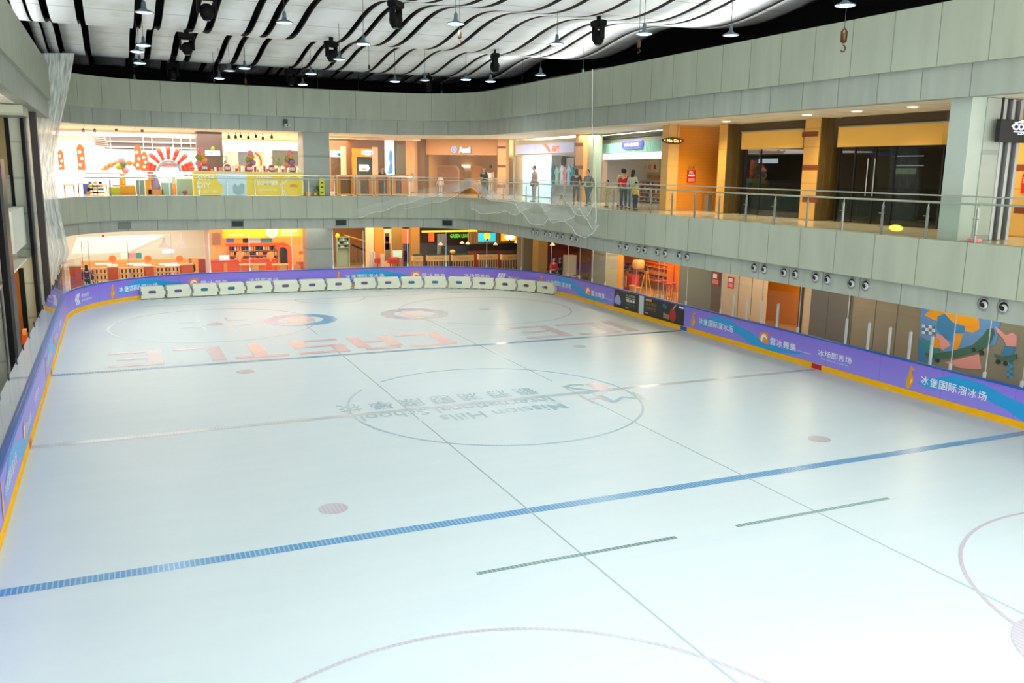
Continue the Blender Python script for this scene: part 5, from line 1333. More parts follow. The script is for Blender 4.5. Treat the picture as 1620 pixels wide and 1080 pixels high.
# ---- shops behind the booths
G62 = YF(60.5)
def shopfront(F, u0, u1, vt, vb, head_v, name, label, lint_m, inner_m, depth=3.0, fl=F1, jamb=BRZ):
    """recess with lintel, side walls and back wall: real depth behind the front plane"""
    a, _ = F.at(u0, (vt+vb)/2); b, _ = F.at(u1, (vt+vb)/2); zh = F.at((u0+u1)/2, head_v)[1]; zt_ = F.at((u0+u1)/2, vt)[1]
    t = thing(name, label, 'shop', F.w((a+b)/2, 0, fl), F.rz)
    mb = MB(F); mb.box(a, b, 0, .25, zh, zt_); mb.build('lintel', lint_m, t)
    mb = MB(F); mb.box(a, b, depth, depth+.1, fl, zh+.1); mb.build('back_wall', inner_m, t)
    mb = MB(F); mb.box(a-.06, a, .1, depth, fl, zh+.1); mb.build('side_wall', inner_m, t)
    mb = MB(F); mb.box(b, b+.06, .1, depth, fl, zh+.1); mb.build('side_wall', inner_m, t)
    mb = MB(F); mb.box(a, b, .25, depth, zh+.02, zh+.1); mb.build('shop_ceiling', inner_m if inner_m is SHD else WH, t)
    return t, a, b, zh
G1 = YF(58.5)
sb(G1, 523, 231, 680, 330, 1.2, .2, 'wall_far', mat('wall_brown', (.64, .46, .33), .6), 'brown wall behind the booths', z0=F1, z1=Z2B)
sb(YF(55), 523, 214, 665, 221, 0, .3, 'trim_2', mat('beam_cream', (.93, .80, .66), .6), 'cream ceiling beam above the booths')
sb(G1, 542, 231, 548, 300, 0, .5, 'trim_3', mat('pil_peach', (.93, .76, .60), .6), 'peach pilaster between the small shops', z0=F1, z1=8.2)
sb(G1, 592, 228, 598, 300, 0, .5, 'trim_4', mat('pil_peach', (0, 0, 0)), 'peach pilaster right of the fish sign shop', z0=F1, z1=8.2)
sb(G1, 625, 226, 642, 300, .2, .5, 'trim_5', mat('pil_grey', (.60, .60, .54), .6), 'grey column behind the booths', z0=F1, z1=8.4)
t = root(G1, 534, 248, -.1, 'sign_board', 'lit sign with a pink character and green blob beside the grey column', 'sign')
bx(G1, 524, 238, 541.5, 248, 1.0, .15, 'panel', WGL2, t); tx(G1, '饭', 527, 240, 533, 247, .98, PINK, t, .05); x, z = G1.at(537, 244, .9); mb = MB(G1); mb.ball((x, .95, z), .14, 10, 6, (1.2, .4, .8)); mb.build('printed_blob', TEAL, t)
tb(G1, 524, 250, 541.5, 275, 1.0, .15, 'shop_shelf', 'dark shop shelf under the small lit sign', 'shelf', mat('shelf_dark', (.42, .33, .27), .6, noise=.5, nscale=4))
t = root(G1, 575, 300, 0, 'kiosk', 'yellow framed kiosk with a fish shaped lit sign behind the booths', 'kiosk', z0=F1)
bx(G1, 559, 235, 592, 248, .5, .4, 'fascia', mat('kiosk_yellow', (.93, .66, .16), .5), t); bx(G1, 559, 248, 565, 300, .5, .4, 'jamb', mat('kiosk_yellow', (0, 0, 0)), t, z0=F1)
bx(G1, 566, 249, 592, 300, .8, .2, 'opening', mat('kiosk_green', (.20, .28, .25), .5), t, z0=F1)
x0, x1, z0_, z1_ = G1.rect(573, 237, 595, 246, .3); mb = MB(G1); mb.prism([(x0, z0_+.1), (x0+.4*(x1-x0), z0_), (x1-.15, z0_+.12), (x1, z0_+.22), (x1-.15, z1_-.1), (x0+.4*(x1-x0), z1_), (x0, z1_-.1)], .3, .42); mb.build('fish_sign', WGL2, t); tx(G1, 'FISH', 575, 239.5, 588, 244, .28, BLUL, t, .03)
x0, x1, z0_, z1_ = G1.rect(569, 260.5, 585, 270.5, .6); mb = MB(G1); mb.prism([(x0, z0_), (x1-.12, z0_), (x1, (z0_+z1_)/2), (x1-.12, z1_), (x0, z1_)], .6, .7); mb.build('menu_sign', WGL, t); bx(G1, 572, 266, 580, 269, .58, .02, 'printed_bowl', ORL, t)
t = root(G1, 618, 300, 0, 'light_box', 'tall lit white and blue poster column behind the booths', 'light box', z0=F1)
bx(G1, 611, 219, 624, 277, -.5, .35, 'panel', WGL2, t); bx(G1, 624, 219, 625.5, 277, -.5, .4, 'side', BLK2, t)
mb = MB(G1); pp = [G1.at(*q, -.52) for q in ((617, 236), (619, 240), (620, 236), (621, 246), (620, 258), (622, 268), (620, 275), (613, 275), (615, 266), (617, 258), (615, 250))]; mb.prism(pp, -.53, -.51); mb.build('printed_figure', mat('lit_sky', (.35, .6, .85), .5, emit=.5), t)
# orange stone columns
def bands(F, u0, u1, d, w_, vs, parent, m=STONEB):
    for v0, v1 in vs: bx(F, u0, v0, u1, v1, d-.012, .012, 'stone_band', m, parent)
def stone_column(F, u0, u1, d, th, label, m=STONE, bnds=(), vt=200, vb=330):
    a, b, _, _ = F.rect(u0, vt, u1, vb, d); t = thing('stone_column', label, 'column', F.w((a+b)/2, d+th/2, F1), F.rz)
    mb = MB(F); mb.box(a, b, d, d+th, F1, Z2B+.015); mb.build('shaft', m, t); bands(F, u0, u1, d, 0, bnds, t); return t
PEACH = wood('stone_peach', (.90, .66, .44), .55, 'Z', .88, .05)
stone_column(GA, 642, 656, -.6, .8, 'peach stone column left of the children shop with an arch', PEACH)
stone_column(GA, 657, 672, -.2, .6, 'dark brown column beside the children shop with an arch', mat('col_umber', (.50, .36, .20), .5, noise=.12))
# ---- children shop with an arch
t, a, b, zh = shopfront(GA, 673, 786, 219, 320, 245, 'shopfront', 'warm orange children clothing shop with an arched cubby and Annil sign', mat('fascia_peach', (.82, .58, .36), .5), mat('shop_peach', (.93, .72, .44), .6), 3.6)
sgn = root(GA, 730, 242, -.2, 'shop_sign', 'lit blue and white Annil lettering with a round emblem on the children shop', 'sign')
x, z = GA.at(718.5, 236.5, -.06); mb = MB(GA); mb.lathe((x, -.08, z), [(0, -.03), (.21, -.03), (.21, .08)], 20, 'y'); mb.build('emblem', LILAC, sgn)
mb = MB(GA)
for q in range(8): a_ = q*PI/4; mb.ball((x+.11*math.cos(a_), -.12, z+.11*math.sin(a_)), .035, 6, 4, (1, .3, 1))
mb.build('emblem_petals', BLUL, sgn); tx(GA, 'Annil', 726, 232.5, 744, 241.5, -.12, WGL2, sgn, .05); tx(GA, 'Annil', 726.5, 232.8, 744.5, 242, -.10, BLUL, sgn, .07)
bx(GA, 715, 214, 745, 221, .3, .1, 'upper_panel', LILAC, sgn)
t = root(GA, 705, 312, 1., 'play_cubby', 'rounded tan cubby with an arched opening in the children shop', 'cubby', z0=F1)
x0, x1, z0_, z1_ = GA.rect(685, 261, 725, 312, 1.6); mb = MB(GA); z0_ = F1; r_ = .35
arc = [(x1-r_+r_*math.cos(q), z1_-r_+r_*math.sin(q)) for q in [PI/2*k/6 for k in range(7)]]+[(x0+r_+r_*math.cos(q), z1_-r_+r_*math.sin(q)) for q in [PI/2+PI/2*k/6 for k in range(7)]]
mb.prism([(x0, z0_), (x1, z0_)]+arc, 1.8, 2.6); mb.build('shell', mat('cubby_tan', (.80, .58, .36), .6), t)
mb = MB(GA); x2 = x0+(x1-x0)*.55; arc2 = [(x1-.12-r_+r_*math.cos(q), z1_-.1-r_+r_*math.sin(q)) for q in [PI/2*k/6 for k in range(7)]]
mb.prism([(x0+.1, z0_), (x1-.1, z0_)]+arc2+[(x0+.35, z1_-.1), (x0+.12, z1_-.35)], 1.78, 1.8); mb.build('niche', mat('cubby_brown', (.66, .44, .28), .6), t)
t = root(GA, 762, 306, 1., 'display_table', 'round orange table piled with yellow soft toys in the children shop', 'table', z0=F1)
x, z = GA.at(763, 300, 1.); mb = MB(GA); mb.lathe((x, 1., F1), [(.08, 0), (.08, .5), (.55, .62), (.6, .72), (.0, .73)], 18); mb.build('bowl', ORL, t, True)
for k in range(9): mb = MB(GA); a_ = k*2.4; mb.ball((x+.32*math.cos(a_)*(k % 3)/2, 1.+.3*math.sin(a_), F1+.8), .12, 8, 6); tag(mb.build('soft_toy', mat('toy_yellow', (1, .86, .35), .6), None, True), 'yellow soft toy on the round orange table', 'toy', 'soft toys on the round table')
def mannequin(F, u, d, m, label, fl=F1, H=1.5):
    x, _ = F.at(u, 300, d); t = thing('mannequin', label, 'mannequin', F.w(x, d, fl), F.rz)
    mb = MB(F); mb.lathe((x, d, fl+H-.24), [(.03, 0), (.08, .06), (.085, .15), (.05, .23), (0, .24)], 12); mb.build('head', HAIRM, t, True)
    mb = MB(F); mb.lathe((x, d, fl+H*.42), [(.18, 0), (.15, .25), (.20, .50), (.06, .60)], 12); mb.build('dress', m, t, True)
    mb = MB(F)
    for s in (-1, 1): mb.tube([(x+s*.18, d, fl+H*.75), (x+s*.26, d-.05, fl+H*.5)], [.05, .03], 6)
    mb.build('sleeves', m, t, True)
    for s in (-1, 1): mb = MB(F); mb.tube([(x+s*.07, d, fl+.05), (x+s*.08, d, fl+H*.44)], .05, 6); mb.build('leg', WH, t, True)
    mb = MB(F); mb.lathe((x, d, fl), [(.22, 0), (.22, .03)], 14); mb.build('stand', STL, t)
mannequin(GA, 776, .9, WH, 'mannequin in a white top standing in the window of the children shop', H=1.9)
mannequin(GA, 697, .8, mat('dress_cream', (.95, .85, .78), .6), 'small child mannequin in cream in front of the arched cubby', H=1.15)
tb(GA, 745, 262, 762, 300, 2.6, .2, 'cupboard', 'orange wood cupboard at the back of the children shop', 'cupboard', mat('cupboard_o', (.86, .56, .14), .5), z0=F1)
t = root(GA, 737, 265, 3, 'wall_light', 'small glowing white name light inside the children shop', 'wall light'); bx(GA, 730, 261, 743, 265, 3.4, .1, 'tube', WGL, t)
stone_column(GA, 787, 800, -.3, .6, 'peach column with brown bands right of the children shop', PEACH, ((231, 235), (261, 264.5), (292, 297)))
stone_column(GV, 801, 812, -.05, .3, 'cream metal shutter pier between the two bright shops', mat('shutter_cream', (.82, .78, .62), .5))
# ---- bright sports shop
t, a, b, zh = shopfront(GV, 814, 909, 221, 330, 245, 'shopfront', 'bright white clothing shop with a lit lilac fascia and orange V sign', mat('fascia_cream', (.80, .74, .60), .5), WH, 3.4)
bx(GV, 816, 227, 908, 242.5, -.08, .1, 'fascia_light', LILAC, t); bx(GV, 814, 244, 826, 320, .1, .15, 'jamb', mat('jamb_cream', (.86, .82, .70), .5), t, z0=F1)
lb = root(GV, 847, 320, -.1, 'light_box', 'large lit white and cyan window panel of the bright clothing shop', 'light box', z0=F1)
bx(GV, 827, 245.5, 869, 286, .0, .12, 'upper_panel', mat('lit_paper', (.97, .99, 1), .5, emit=.9), lb); bx(GV, 827, 286, 869, 322, .0, .12, 'lower_panel', CYL, lb, z0=F1+.05)
sgn = root(GV, 872, 240, -.15, 'shop_sign', 'orange V shaped mark and characters on the lilac fascia', 'sign')
mb = MB(GV); pp = [GV.at(*q, -.12) for q in ((857, 228), (863, 228), (867, 233), (869, 238), (868.5, 240), (866, 237), (862, 231))]; mb.prism(pp, -.14, -.10); mb.build('mark', ORGL, sgn); tx(GV, '童装', 872, 229.5, 886, 239.5, -.12, ORGL, sgn, .06)
for k, (u, m_) in enumerate(((874, TEAL), (880, mat('mint', (.75, .88, .82), .6)), (888, WH), (893, PINK), (899, mat('pale_blue', (0, 0, 0))), (904, TEAL))):
    x, _ = GV.at(u, 290, 2.2); t = thing('hanging_garment', 'garment hanging inside the bright clothing shop, %s from the left' % ORD[k], 'garment', GV.w(x, 2.2, F1+.5), GV.rz, 'garments in the bright shop')
    zt2 = F1+1.9-.1*(k % 2); mb = MB(GV); mb.prism([(x-.22, F1+.7), (x+.22, F1+.7), (x+.17, zt2-.3), (x+.32, zt2-.45), (x+.36, zt2-.32), (x+.12, zt2), (x-.12, zt2), (x-.36, zt2-.32), (x-.32, zt2-.45), (x-.17, zt2-.3)], 2.2, 2.3); mb.build('cloth', m_, t)
    mb = MB(GV); mb.tube([(x, 2.25, zt2), (x, 2.25, zt2+.2)], .01, 5); mb.build('hanger', STL, t)
t = root(GV, 892, 262, 2.9, 'wall_poster', 'large portrait poster of a person with brown hair inside the bright shop', 'poster', z0=F1+.8)
bx(GV, 878, 250, 907, 290, 3.2, .05, 'sheet', mat('poster_rose', (.95, .88, .86), .5), t); x, z = GV.at(890, 262, 3.1); mb = MB(GV); mb.lathe((x, 3.17, z), [(0, 0), (.42, 0), (.42, .02)], 20, 'y'); mb.build('printed_face', mat('print_skin', (0, 0, 0)), t); mb = MB(GV); mb.lathe((x, 3.16, z+.25), [(0, 0), (.40, 0), (.40, .01)], 20, 'y'); mb.build('printed_hair', BRN, t)
stone_column(GV, 909.5, 922, -.35, .8, 'orange stone column with brown bands right of the bright clothing shop', wood('stone_orange', (.86, .62, .36), .6, 'Z', .88), ((226, 231), (262, 267)))
stone_column(GV, 922.5, 938, -.1, .5, 'grey green metal pier beside the orange stone column', mat('pier_green', (.62, .68, .58), .5))
# ---- shop with teal ribbed fascia
t, a, b, zh = shopfront(GR2, 943, 1055, 211, 340, 252, 'shopfront', 'brightly lit toy and snack shop with teal ribbed fascia and purple sign', mat('fascia_grey', (.60, .63, .54), .5), WH, 3.0)
x0, x1, z0_, z1_ = GR2.rect(943, 224.5, 1054, 240.5, -.15)
bx(GR2, 943, 224.5, 1054, 240.5, -.06, .06, 'ribbed_backing', mat('fascia_teal', (.42, .75, .72), .5), t); n_ = 56
for k in range(n_): mb = MB(GR2); x = x0+(x1-x0)*(k+.5)/n_; mb.box(x-.035, x+.035, -.13, -.06, z0_, z1_); mb.build('rib', mat('rib_mint', (.70, .92, .88), .5), t)
bx(GR2, 950, 241.5, 1054, 251.5, -.04, .05, 'light_panel', WGL, t); bx(GR2, 943, 241, 952, 330, -.1, .3, 'jamb', mat('jamb_rose', (.92, .80, .72), .5), t, z0=F1)
bx(GR2, 943, 213.5, 1055, 217, -.2, .15, 'dark_cove', mat('cove', (.25, .26, .20), .6), t)
sgn = root(GR2, 1000, 236, -.25, 'shop_sign', 'purple pill shaped HAI-KONG sign on the teal ribbed fascia', 'sign')
x0, x1, z0_, z1_ = GR2.rect(985, 222, 1017, 235, -.2); r_ = (z1_-z0_)/2; zc = (z0_+z1_)/2
def pill(r_, y0, y1, m, nm, e=0):
    mb = MB(GR2); mb.prism([(x1-R_+r_*math.cos(q), zc+r_*math.sin(q)) for q in [-PI/2+PI*k/8 for k in range(9)]]+[(x0+R_+r_*math.cos(q), zc+r_*math.sin(q)) for q in [PI/2+PI*k/8 for k in range(9)]], y0, y1); mb.build(nm, m, sgn)
R_ = r_; pill(r_, -.24, -.14, mat('lit_purple', (.50, .50, .85), .5, emit=.15), 'plate'); pill(r_*.78, -.26, -.24, mat('lit_purple_deep', (.30, .30, .72), .5, emit=.1), 'face'); tx(GR2, 'HAI-KONG', 988, 226, 1010, 231.5, -.28, WGL2, sgn, .03)
# shelves and goods inside
def shelving(F, u0, v0, u1, v1, d, rows, label, gl, cols, fl=F1, per=12, frame=WH, gw=.7, name='display_shelf', gname='packaged_goods', gcat='goods', lean=0):
    a, b, c, e = F.rect(u0, v0, u1, v1, d); t = thing(name, label, 'shelf', F.w((a+b)/2, d+.2, fl), F.rz)
    c = max(c, fl+.05)
    mb = MB(F); mb.box(a, b, d+.38, d+.42, fl, e); mb.build('back_panel', frame, t)
    for x in (a, b-.04): mb = MB(F); mb.box(x, x+.04, d, d+.38, fl, e); mb.build('side_panel', frame, t)
    for k in range(rows+1): mb = MB(F); z = c+(e-c-.03)*k/rows; mb.box(a+.04, b-.04, d, d+.38, z, z+.03); mb.build('shelf_board', frame, t)
    hh = (e-c-.03)/rows; w_ = (b-a-.12)/per
    for k in range(rows):
        for q in range(per):
            m_ = cols[(k*3+q*5+(q*q) % 3) % len(cols)]; x = a+.06+q*w_; z = c+hh*k+.032
            h = hh*(.5+.12*((q*3+k) % 3)); mb = MB(F); g = w_*(1-gw)/2; mb.bbox(x+g, x+w_-g, d+.05, d+.28, z, z+h, min(.012, h*.2)); o = mb.build(gname, m_); tag(o, gl, gcat, gl+' group')
    return t
GC = [RED, YEL, WH, PINK, ORL, PGR, BRN, mat('pale_blue', (0, 0, 0)), GLDP]
shelving(GR2, 958, 284, 988, 322, 2.3, 4, 'white shelf with snacks on the left inside the teal shop', 'colourful snack pack on the left shelf of the teal shop', GC, per=9)
shelving(GR2, 1010, 286, 1051, 322, 2.2, 5, 'white shelf with snacks on the right inside the teal shop', 'colourful snack pack on the right shelf of the teal shop', GC, per=13)
for u0, v0, u1, v1, m_, lab in ((955, 254, 970, 280, mat('print_yellow2', (.98, .84, .2), .5), 'yellow patterned picture panel at the left of the teal shop'), (973, 256, 1010, 270, WGL, 'lit menu panel with small pictures in the teal shop'), (1014, 254, 1041, 272, mat('print_pale', (.98, .93, .75), .5), 'pale yellow picture panel at the right of the teal shop'), (1024, 276, 1049, 282, mat('golden3', (0, 0, 0)), 'long golden strip of buns pictured above the right shelf'), (998, 275, 1012, 281, YEL, 'bright yellow strip above the middle of the teal shop')):
    t = root(GR2, (u0+u1)/2, v1, 2.7, 'wall_picture', lab, 'picture'); bx(GR2, u0, v0, u1, v1, 2.85, .08, 'panel', m_, t)
    for q in range(3): uu = u0+(u1-u0)*(.2+.3*q); bx(GR2, uu-1.5, v0+(v1-v0)*.35, uu+1.5, v0+(v1-v0)*.75, 2.83, .02, 'printed_item', (ORL, PINK, RED)[q], t)
# ---- recess with wood wall, fire sign, oval sign
FW = YF(31.5)
sb(FW, 1072, 190, 1160, 345, 0, .2, 'wall_recess', WOODW, 'orange wood slat wall at the end of the gallery recess', z0=F1, z1=Z2B+.015)
stone_column(FW, 1056, 1072.5, -.15, .5, 'pale yellow stone pier at the left edge of the wood slat wall', wood('stone_pale', (.88, .70, .42), .9, 'Z', .9))
t = root(FW, 1094, 288, -.05, 'fire_sign', 'red fire notice sign on the wood slat wall', 'sign'); bx(FW, 1087.5, 269, 1100.5, 288.5, -.04, .03, 'plate', RED, t); bx(FW, 1089, 276, 1099, 279, -.05, .01, 'printed_bar', WH, t); bx(FW, 1089, 282, 1099, 287, -.05, .01, 'printed_bar', mat('sign_pink', (.9, .55, .5), .5), t); tx(FW, '消防', 1090, 270.5, 1098, 275, -.05, WH, t); tx(FW, '灭火器', 1089, 262.5, 1099, 267, -.02, BRN, t)
tb(FW, 1120, 308, 1126, 335, -.5, .3, 'waste_bin', 'slim steel waste bin at the right foot of the wood slat wall', 'bin', STL, z0=F1)
t = root(YF(30.2), 1064, 230, 0, 'oval_sign', 'brown oval hanging sign with glowing letters in front of the recess', 'sign')
x, z = YF(30.2).at(1064.5, 222.5); a_ = YF(30.2).at(1081, 222)[0]-x
mb = MB(YF(30.2)); mb.prism([(x+a_*math.cos(q), z+.13*math.sin(q)) for q in [2*PI*k/24 for k in range(24)]], -.06, .06); mb.build('body', mat('oval_brown', (.42, .26, .08), .4, metal=.4), t)
tx(YF(30.2), '• No Go •', 1051, 219.5, 1078, 225, -.07, WARM, t, .02)
for dx in (-.2, .2): mb = MB(YF(30.2)); mb.tube([(x+dx, 0, z+.1), (x+dx, 0, Z2B)], .008, 5); mb.build('hanger', DKM, t)
# ---- dark closed shops on the right
XR = XF(22.6); XP = XF(22.15)
def pier(u0, u1, ue, label, bnds=()):
    """stone face towards the rink, bronze flank towards the camera"""
    a, b, _, _ = XP.rect(u0, 190, u1, 350); t = thing('stone_pier', label, 'pier', XP.w((a+b)/2, .3, F1), XP.rz)
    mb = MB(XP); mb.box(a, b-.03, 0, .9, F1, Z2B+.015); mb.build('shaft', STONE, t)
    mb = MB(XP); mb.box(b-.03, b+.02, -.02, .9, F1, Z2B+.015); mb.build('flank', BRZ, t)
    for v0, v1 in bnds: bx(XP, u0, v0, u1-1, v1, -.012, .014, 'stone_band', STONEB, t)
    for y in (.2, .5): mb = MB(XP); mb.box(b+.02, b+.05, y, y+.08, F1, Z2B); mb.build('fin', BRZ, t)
    return b
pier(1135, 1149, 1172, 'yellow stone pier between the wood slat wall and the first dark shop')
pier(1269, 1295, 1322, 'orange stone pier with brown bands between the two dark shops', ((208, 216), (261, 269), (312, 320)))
def dark_shop(u0, u1, vt0, head, label, glass_cuts, depth=4.):
    a, _ = XR.at(u0, 290); b, _ = XR.at(u1, 290)
    t = thing('shopfront', label, 'shop', XR.w((a+b)/2, 0, F1), XR.rz)
    zh = 7.74
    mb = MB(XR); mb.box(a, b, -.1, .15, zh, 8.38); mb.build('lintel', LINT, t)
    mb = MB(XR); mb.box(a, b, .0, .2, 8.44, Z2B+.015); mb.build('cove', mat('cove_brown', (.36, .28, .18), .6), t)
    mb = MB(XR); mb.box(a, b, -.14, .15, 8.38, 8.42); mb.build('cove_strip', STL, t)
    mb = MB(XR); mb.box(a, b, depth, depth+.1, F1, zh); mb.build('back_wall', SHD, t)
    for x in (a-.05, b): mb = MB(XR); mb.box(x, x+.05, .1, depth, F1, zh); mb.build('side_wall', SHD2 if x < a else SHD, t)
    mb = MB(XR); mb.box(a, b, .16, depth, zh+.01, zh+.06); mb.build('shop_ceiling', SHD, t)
    xs = [a]+[XR.at(u, 290)[0] for u in glass_cuts]+[b]
    for p, q in zip(xs, xs[1:]): mb = MB(XR); mb.box(p+.02, q-.02, .04, .052, F1+.02, zh); mb.build('pane', SGLASS, t)
    for x in xs: mb = MB(XR); mb.box(x-.025, x+.025, .02, .09, F1, zh); mb.build('mullion', BLK2, t)
    return t, a, b
t, a, b = dark_shop(1172, 1269, 200, 236, 'closed dark shop with yellow lintel between the two stone piers', (1200,))
s1 = root(XR, 1215, 262, .8, 'sign_board', 'small white lit sign hanging inside the first dark shop', 'sign'); bx(XR, 1195, 251, 1229, 258, .8, .06, 'panel', WGL2, s1)
s1 = root(XR, 1187, 320, .6, 'portrait_cutout', 'portrait poster of a woman behind the first dark shop window', 'poster', z0=F1)
bx(XR, 1181, 262, 1197, 334, .9, .04, 'sheet', mat('poster_grey', (.62, .60, .54), .5), s1, z0=F1+.05); x, z = XR.at(1188, 282, .88); mb = MB(XR); mb.lathe((x, .86, z), [(0, 0), (.14, 0), (.14, .02)], 16, 'y'); mb.build('printed_face', mat('print_face2', (.72, .42, .34), .5), s1); bx(XR, 1183, 296, 1195, 318, .87, .02, 'printed_dress', mat('print_grey', (.72, .7, .72), .5), s1)
tb(XR, 1198, 288, 1222, 302, 1.6, .1, 'light_strip', 'glowing pale strip sign deep inside the first dark shop', 'light', mat('lit_dimblue', (.55, .66, .72), .5, emit=.5))
t, a, b = dark_shop(1323, 1487, 195, 230, 'closed dark shop with glass doors right of the orange stone pier', (1348, 1380, 1411))
for u in (1372, 1383): x, _ = XR.at(u, 280); mb = MB(XR); mb.tube([(x, -.03, F1+.9), (x, -.03, F1+2.1)], .018, 6); mb.build('door_handle', STL, t)
tb(XR, 1370, 240, 1408, 247, .7, .06, 'sign_board', 'blue strip sign above the glass doors of the second dark shop', 'sign', mat('lit_navy', (.10, .22, .42), .5, emit=.3))
for k, v in enumerate((246, 261)): tb(XR, 1414, v, 1460, v+1.3, 1.4, .05, 'light_strip', '%s thin white strip light inside the second dark shop' % ('upper', 'lower')[k], 'light', mat('lit_strip', (.8, .84, .88), .5, emit=.8))
tb(XR, 1414, 266, 1448, 275, 1.5, .05, 'light_strip', 'pale green lit band inside the second dark shop', 'light', mat('lit_sage', (.55, .62, .45), .5, emit=.4))
t, a, b = dark_shop(1570, 1603, 195, 230, 'dark restaurant front with an orange light line right of the grey column', ())
tb(XR, 1562, 259, 1606, 262, .9, .06, 'light_strip', 'orange light line inside the dark restaurant', 'light', mat('lit_amber', (1, .62, .2), .5, emit=1.2))
tb(XR, 1562, 264, 1604, 312, 2.4, .06, 'counter_back', 'rust coloured back wall of the restaurant', 'panel', mat('rust', (.50, .20, .06), .6, noise=.6, nscale=3))
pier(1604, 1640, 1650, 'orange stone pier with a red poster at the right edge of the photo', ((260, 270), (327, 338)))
t = root(XP, 1617, 300, -.03, 'wall_poster', 'red fire poster on the stone pier at the right edge', 'poster'); bx(XP, 1616, 275, 1634, 306, -.03, .02, 'sheet', RED, t); tx(XP, '消防', 1618, 280, 1632, 290, -.035, WH, t)
# big grey column
FC = XF(19.25); 
t = thing('column', 'big grey square column with a ribbed metal flank standing behind the balustrade', 'column', (19.9, 15.3, F1))
a1, b1 = 50-16.35, 50-15.75
mb = MB(); mb.box(19.05, 20.1, 15.55, 16.15, F1, Z2B+.015); mb.build('shaft', CONL, t)
mb = MB(); mb.box(19.55, 20.12, 15.52, 15.548, F1, Z2B); mb.build('flank_panel', CONC, t)
for k in range(5): mb = MB(); x = 20.12+k*.15; mb.box(x, x+.10, 15.5+.1*(k % 2), 16.1, F1, Z2B); mb.build('rib', (STL, mat('rib_grey', (.45, .46, .45), .4, metal=.4))[k % 2], t)
# hanging CORNER sign
YS = YF(15.2)
t = root(YS, 1600, 226, 0, 'hanging_sign', 'black hanging sign with white CORNER lettering near the grey column', 'sign')
bx(YS, 1582, 190, 1668, 226, 0, .12, 'box', BLK2, t); tx(YS, 'CORNER', 1602, 196, 1652, 207, -.01, WGL2, t, .04); bx(YS, 1606, 194, 1650, 194.8, -.01, .01, 'printed_line', WGL2, t); bx(YS, 1604, 209, 1652, 209.8, -.01, .01, 'printed_line', WGL2, t)
tx(YS, 'CAFE & BAR', 1610, 211, 1640, 213.5, -.01, WGL2, t)
mb = MB(YS); x, z = YS.at(1624, 208, -.01); rr = YS.at(1598, 208, -.01)[0]-x; mb.tube([(x+rr*math.cos(q), -.012, z+rr*.45*math.sin(q)) for q in [-PI*k/16 for k in range(2, 15)]], .012, 5); mb.build('printed_arc', WGL2, t)
mb = MB(YS); x, z = YS.at(1587.5, 190); mb.box(x-.02, x+.02, .04, .08, z, Z2B); mb.build('hanger', DKM, t)
tb(YF(16.0), 1402, 356, 1430, 371, 3.4, .03, 'floor_sticker', 'x', 'x', YEL) if False else None
t = thing('glass_sticker', 'lit yellow oval sticker on the balustrade glass below the dark shops', 'sticker', FP.w(FP.near(18.7, 17.1), .04, 5.35))
s_ = FP.near(18.7, 17.2); mb = MB(FP); mb.prism([(s_+.2*math.cos(q)*1.2, 5.46+.09*math.sin(q)) for q in [2*PI*k/16 for k in range(16)]], .044, .05); mb.build('disc', mat('sticker_yellow', (.92, .88, .2), .5, emit=.2), t); vs, fs = text2d('小心玻璃', s_-.16, s_+.16, 5.42, 5.5); mb = MB(FP); mb.mesh2d(vs, fs, .042); mb.build('lettering', WH, t)
mb = MB(); mb.bbox(18.95, 19.12, 14.9, 15.2, F1, F1+.1, .02); tag(mb.build('cloth_bundle', PINK), 'small pink bundle at the foot of the big grey column', 'bundle')

# ================================================================== GROUND FLOOR, FAR SIDE
C53 = YF(53); C55 = YF(55.5); C58 = YF(58.5); C62 = YF(62)
sb(C62, 60, 340, 335, 470, 2, .2, 'wall_far', mat('court_wall', (.86, .86, .80), .7), 'pale back wall of the skate changing court', z0=0, z1=Z1B+.03)
# slanted white canopies hanging behind the court
t = root(C58, 200, 395, 0, 'canopy', 'wide white slanted canopy cloth behind the changing court', 'canopy')
mb = MB(C58); P_ = [C58.at(*q) for q in ((122, 376), (240, 371), (262, 371), (200, 399), (112, 402))]; mb.prism(P_, 0, .05); mb.build('cloth', mat('canopy_white', (.90, .91, .86), .7), t)
mb = MB(C58); P_ = [C58.at(*q) for q in ((262, 371), (268, 371), (212, 398), (205, 398))]; mb.prism(P_, -.1, 0); mb.build('edge_beam', mat('canopy_edge', (.72, .72, .64), .6), t)
for k, (u0, u1) in enumerate(((249, 270), (277, 296))):
    t = root(C58, (u0+u1)/2, 393, 0, 'canopy', 'small pointed grey white canopy peak, %s from the left' % ORD[k], 'canopy')
    mb = MB(C58); um = (u0+u1)/2; P_ = [C58.at(*q) for q in ((u0, 392), (um-3, 384), (um, 369), (um+3, 384), (u1, 392))]; mb.prism(P_, .2, .3); mb.build('cloth', mat('canopy_grey', (.74, .74, .74), .6), t)
t = root(C62, 265, 398, 0, 'sign_board', 'small white and blue shop sign far behind the changing court', 'sign'); bx(C62, 257, 395, 275, 400, 1, .1, 'panel', WGL2, t); tx(C62, 'OCOOX', 258, 396, 274, 399.5, .98, BLUL, t, .03)
for k, (u0, u1, m_, lab) in enumerate(((191, 204, WH, 'white'), (203, 215, PINK, 'pink'), (215, 224, TEAL, 'teal'))):
    tb(C62, u0, 400, u1, 409, .6, .1, 'wall_picture', 'small %s picture on the far wall of the changing court' % lab, 'picture', m_)
